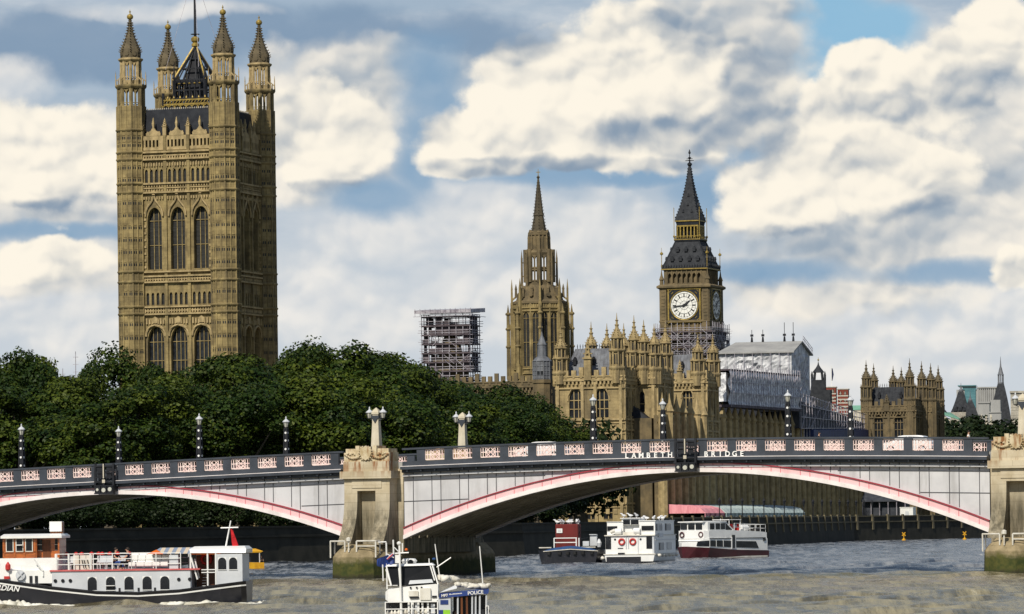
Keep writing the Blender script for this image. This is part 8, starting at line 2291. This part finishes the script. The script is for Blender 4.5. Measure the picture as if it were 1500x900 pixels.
def markers():
    for px, py, lab in ((1162, 792, 'small yellow cross marker in the water, leftmost of three by the terrace wall'), (1324, 791, 'small yellow cross marker in the water, middle one of three'), (1413, 789, 'small yellow cross marker in the water, rightmost, near the right pier')):
        d = py - HZ + (px - 750) * ROLL; Y = F * CAM_H / d
        Y = min(Y, 940); p = at(px, py, Y)
        t = thing('channel_marker', lab, 'marker', (p.x, p.y, 0), 0, 'yellow cross markers on the water')
        b = MB(); b.lathe([(0.3, -0.4), (0.42, -0.1), (0.42, 0.25), (0.15, 0.4), (0.08, 0.5)], 10); b.build('float', 'yellow', t)
        b = MB(); b.tube((0, 0, 0.4), (0, 0, 1.25), 0.08, 6)
        for a in (pi / 4, -pi / 4): b.tube((-0.5 * cos(a), 0, 1.35 - 0.5 * sin(a)), (0.5 * cos(a), 0, 1.35 + 0.5 * sin(a)), 0.11, 5)
        b.build('cross_topmark', 'yellow', t)
markers()

# ================================================================== TRAFFIC ON THE BRIDGE
def road_z(tt): return zt(tt) - 1.33
def car(label, t0, d, paint='carwhite', van=False):
    p = BM @ Vector((t0, d, road_z(t0)))
    o = thing('parked_van' if van else 'saloon_car', label, 'van' if van else 'car', p, -BA)
    H = 1.9 if van else 1.52
    b = MB()
    prof = [(-2.2, 0.35), (-2.25, 0.75), (-1.9, 0.92), (-1.35, 0.98), (-0.75, H - 0.06), (-0.3, H), (0.9, H), (1.4, H - 0.08), (2.0, 1.0), (2.22, 0.92), (2.25, 0.4), (1.9, 0.3), (-1.9, 0.3)]
    b.loft([[(x, -0.86 + (0.12 if z > 1.05 else 0), z) for x, z in prof], [(x, 0.86 - (0.12 if z > 1.05 else 0), z) for x, z in prof]])
    b.build('body', paint, o)
    g = MB()
    for s in (-1, 1): g.extr([(-1.1, 1.03), (-0.70, H - 0.16), (0.05, H - 0.1), (0.05, 1.03)], s * 0.77 - 0.03, s * 0.77 + 0.03); g.extr([(0.15, 1.03), (0.15, H - 0.1), (1.2, H - 0.16), (1.7, 1.05)], s * 0.77 - 0.03, s * 0.77 + 0.03)
    g.build('side_window', 'glass', o)
    for x in (-1.4, 1.4):
        for s in (-1, 1):
            w = MB(); w.tube((x, s * 0.72, 0.33), (x, s * 0.90, 0.33), 0.33, 14); wo = w.build('wheel', 'tyre', o)
            w = MB(); w.tube((x, s * 0.89, 0.33), (x, s * 0.915, 0.33), 0.2, 10); w.build('rim', 'greywhite', wo)
    for s in (-1, 1): MB().box(-2.28, -2.15, s * 0.65 - 0.17, s * 0.65 + 0.17, 0.68, 0.82).build('headlight', 'lampglass', o)
def t_at(px, d):
    # distance along the bridge of the picture column px at depth d
    best = min(range(-700, 400), key=lambda k: abs((BM @ Vector((k * 0.1, d, 11))).x / (BM @ Vector((k * 0.1, d, 11))).y - (px - 750 + 1.5) / F)); return best * 0.1
car('white car crossing the bridge, its roof showing over the parapet below the far pavilion', t_at(1331, 5), 5.0)
car('white car near the left end of the main span, only its roof showing', t_at(795, 5), 5.0)
def walkers():
    for px, d, top, lab in ((1418, 1.6, 'whitecloth', 'pedestrian in a white shirt walking on the bridge near the right pier'), (1200, 1.8, 'darkcloth', 'pedestrian in dark clothes on the bridge, right of the centre lamp posts')):
        tt = t_at(px, d); p = BM @ Vector((tt, d, zt(tt) - 1.20)); person(lab, p, -BA + pi / 2, 'stand', top, 'darkcloth' if px < 1400 else 'bluecloth', scale=1.0 if px > 1400 else 0.93)
walkers()
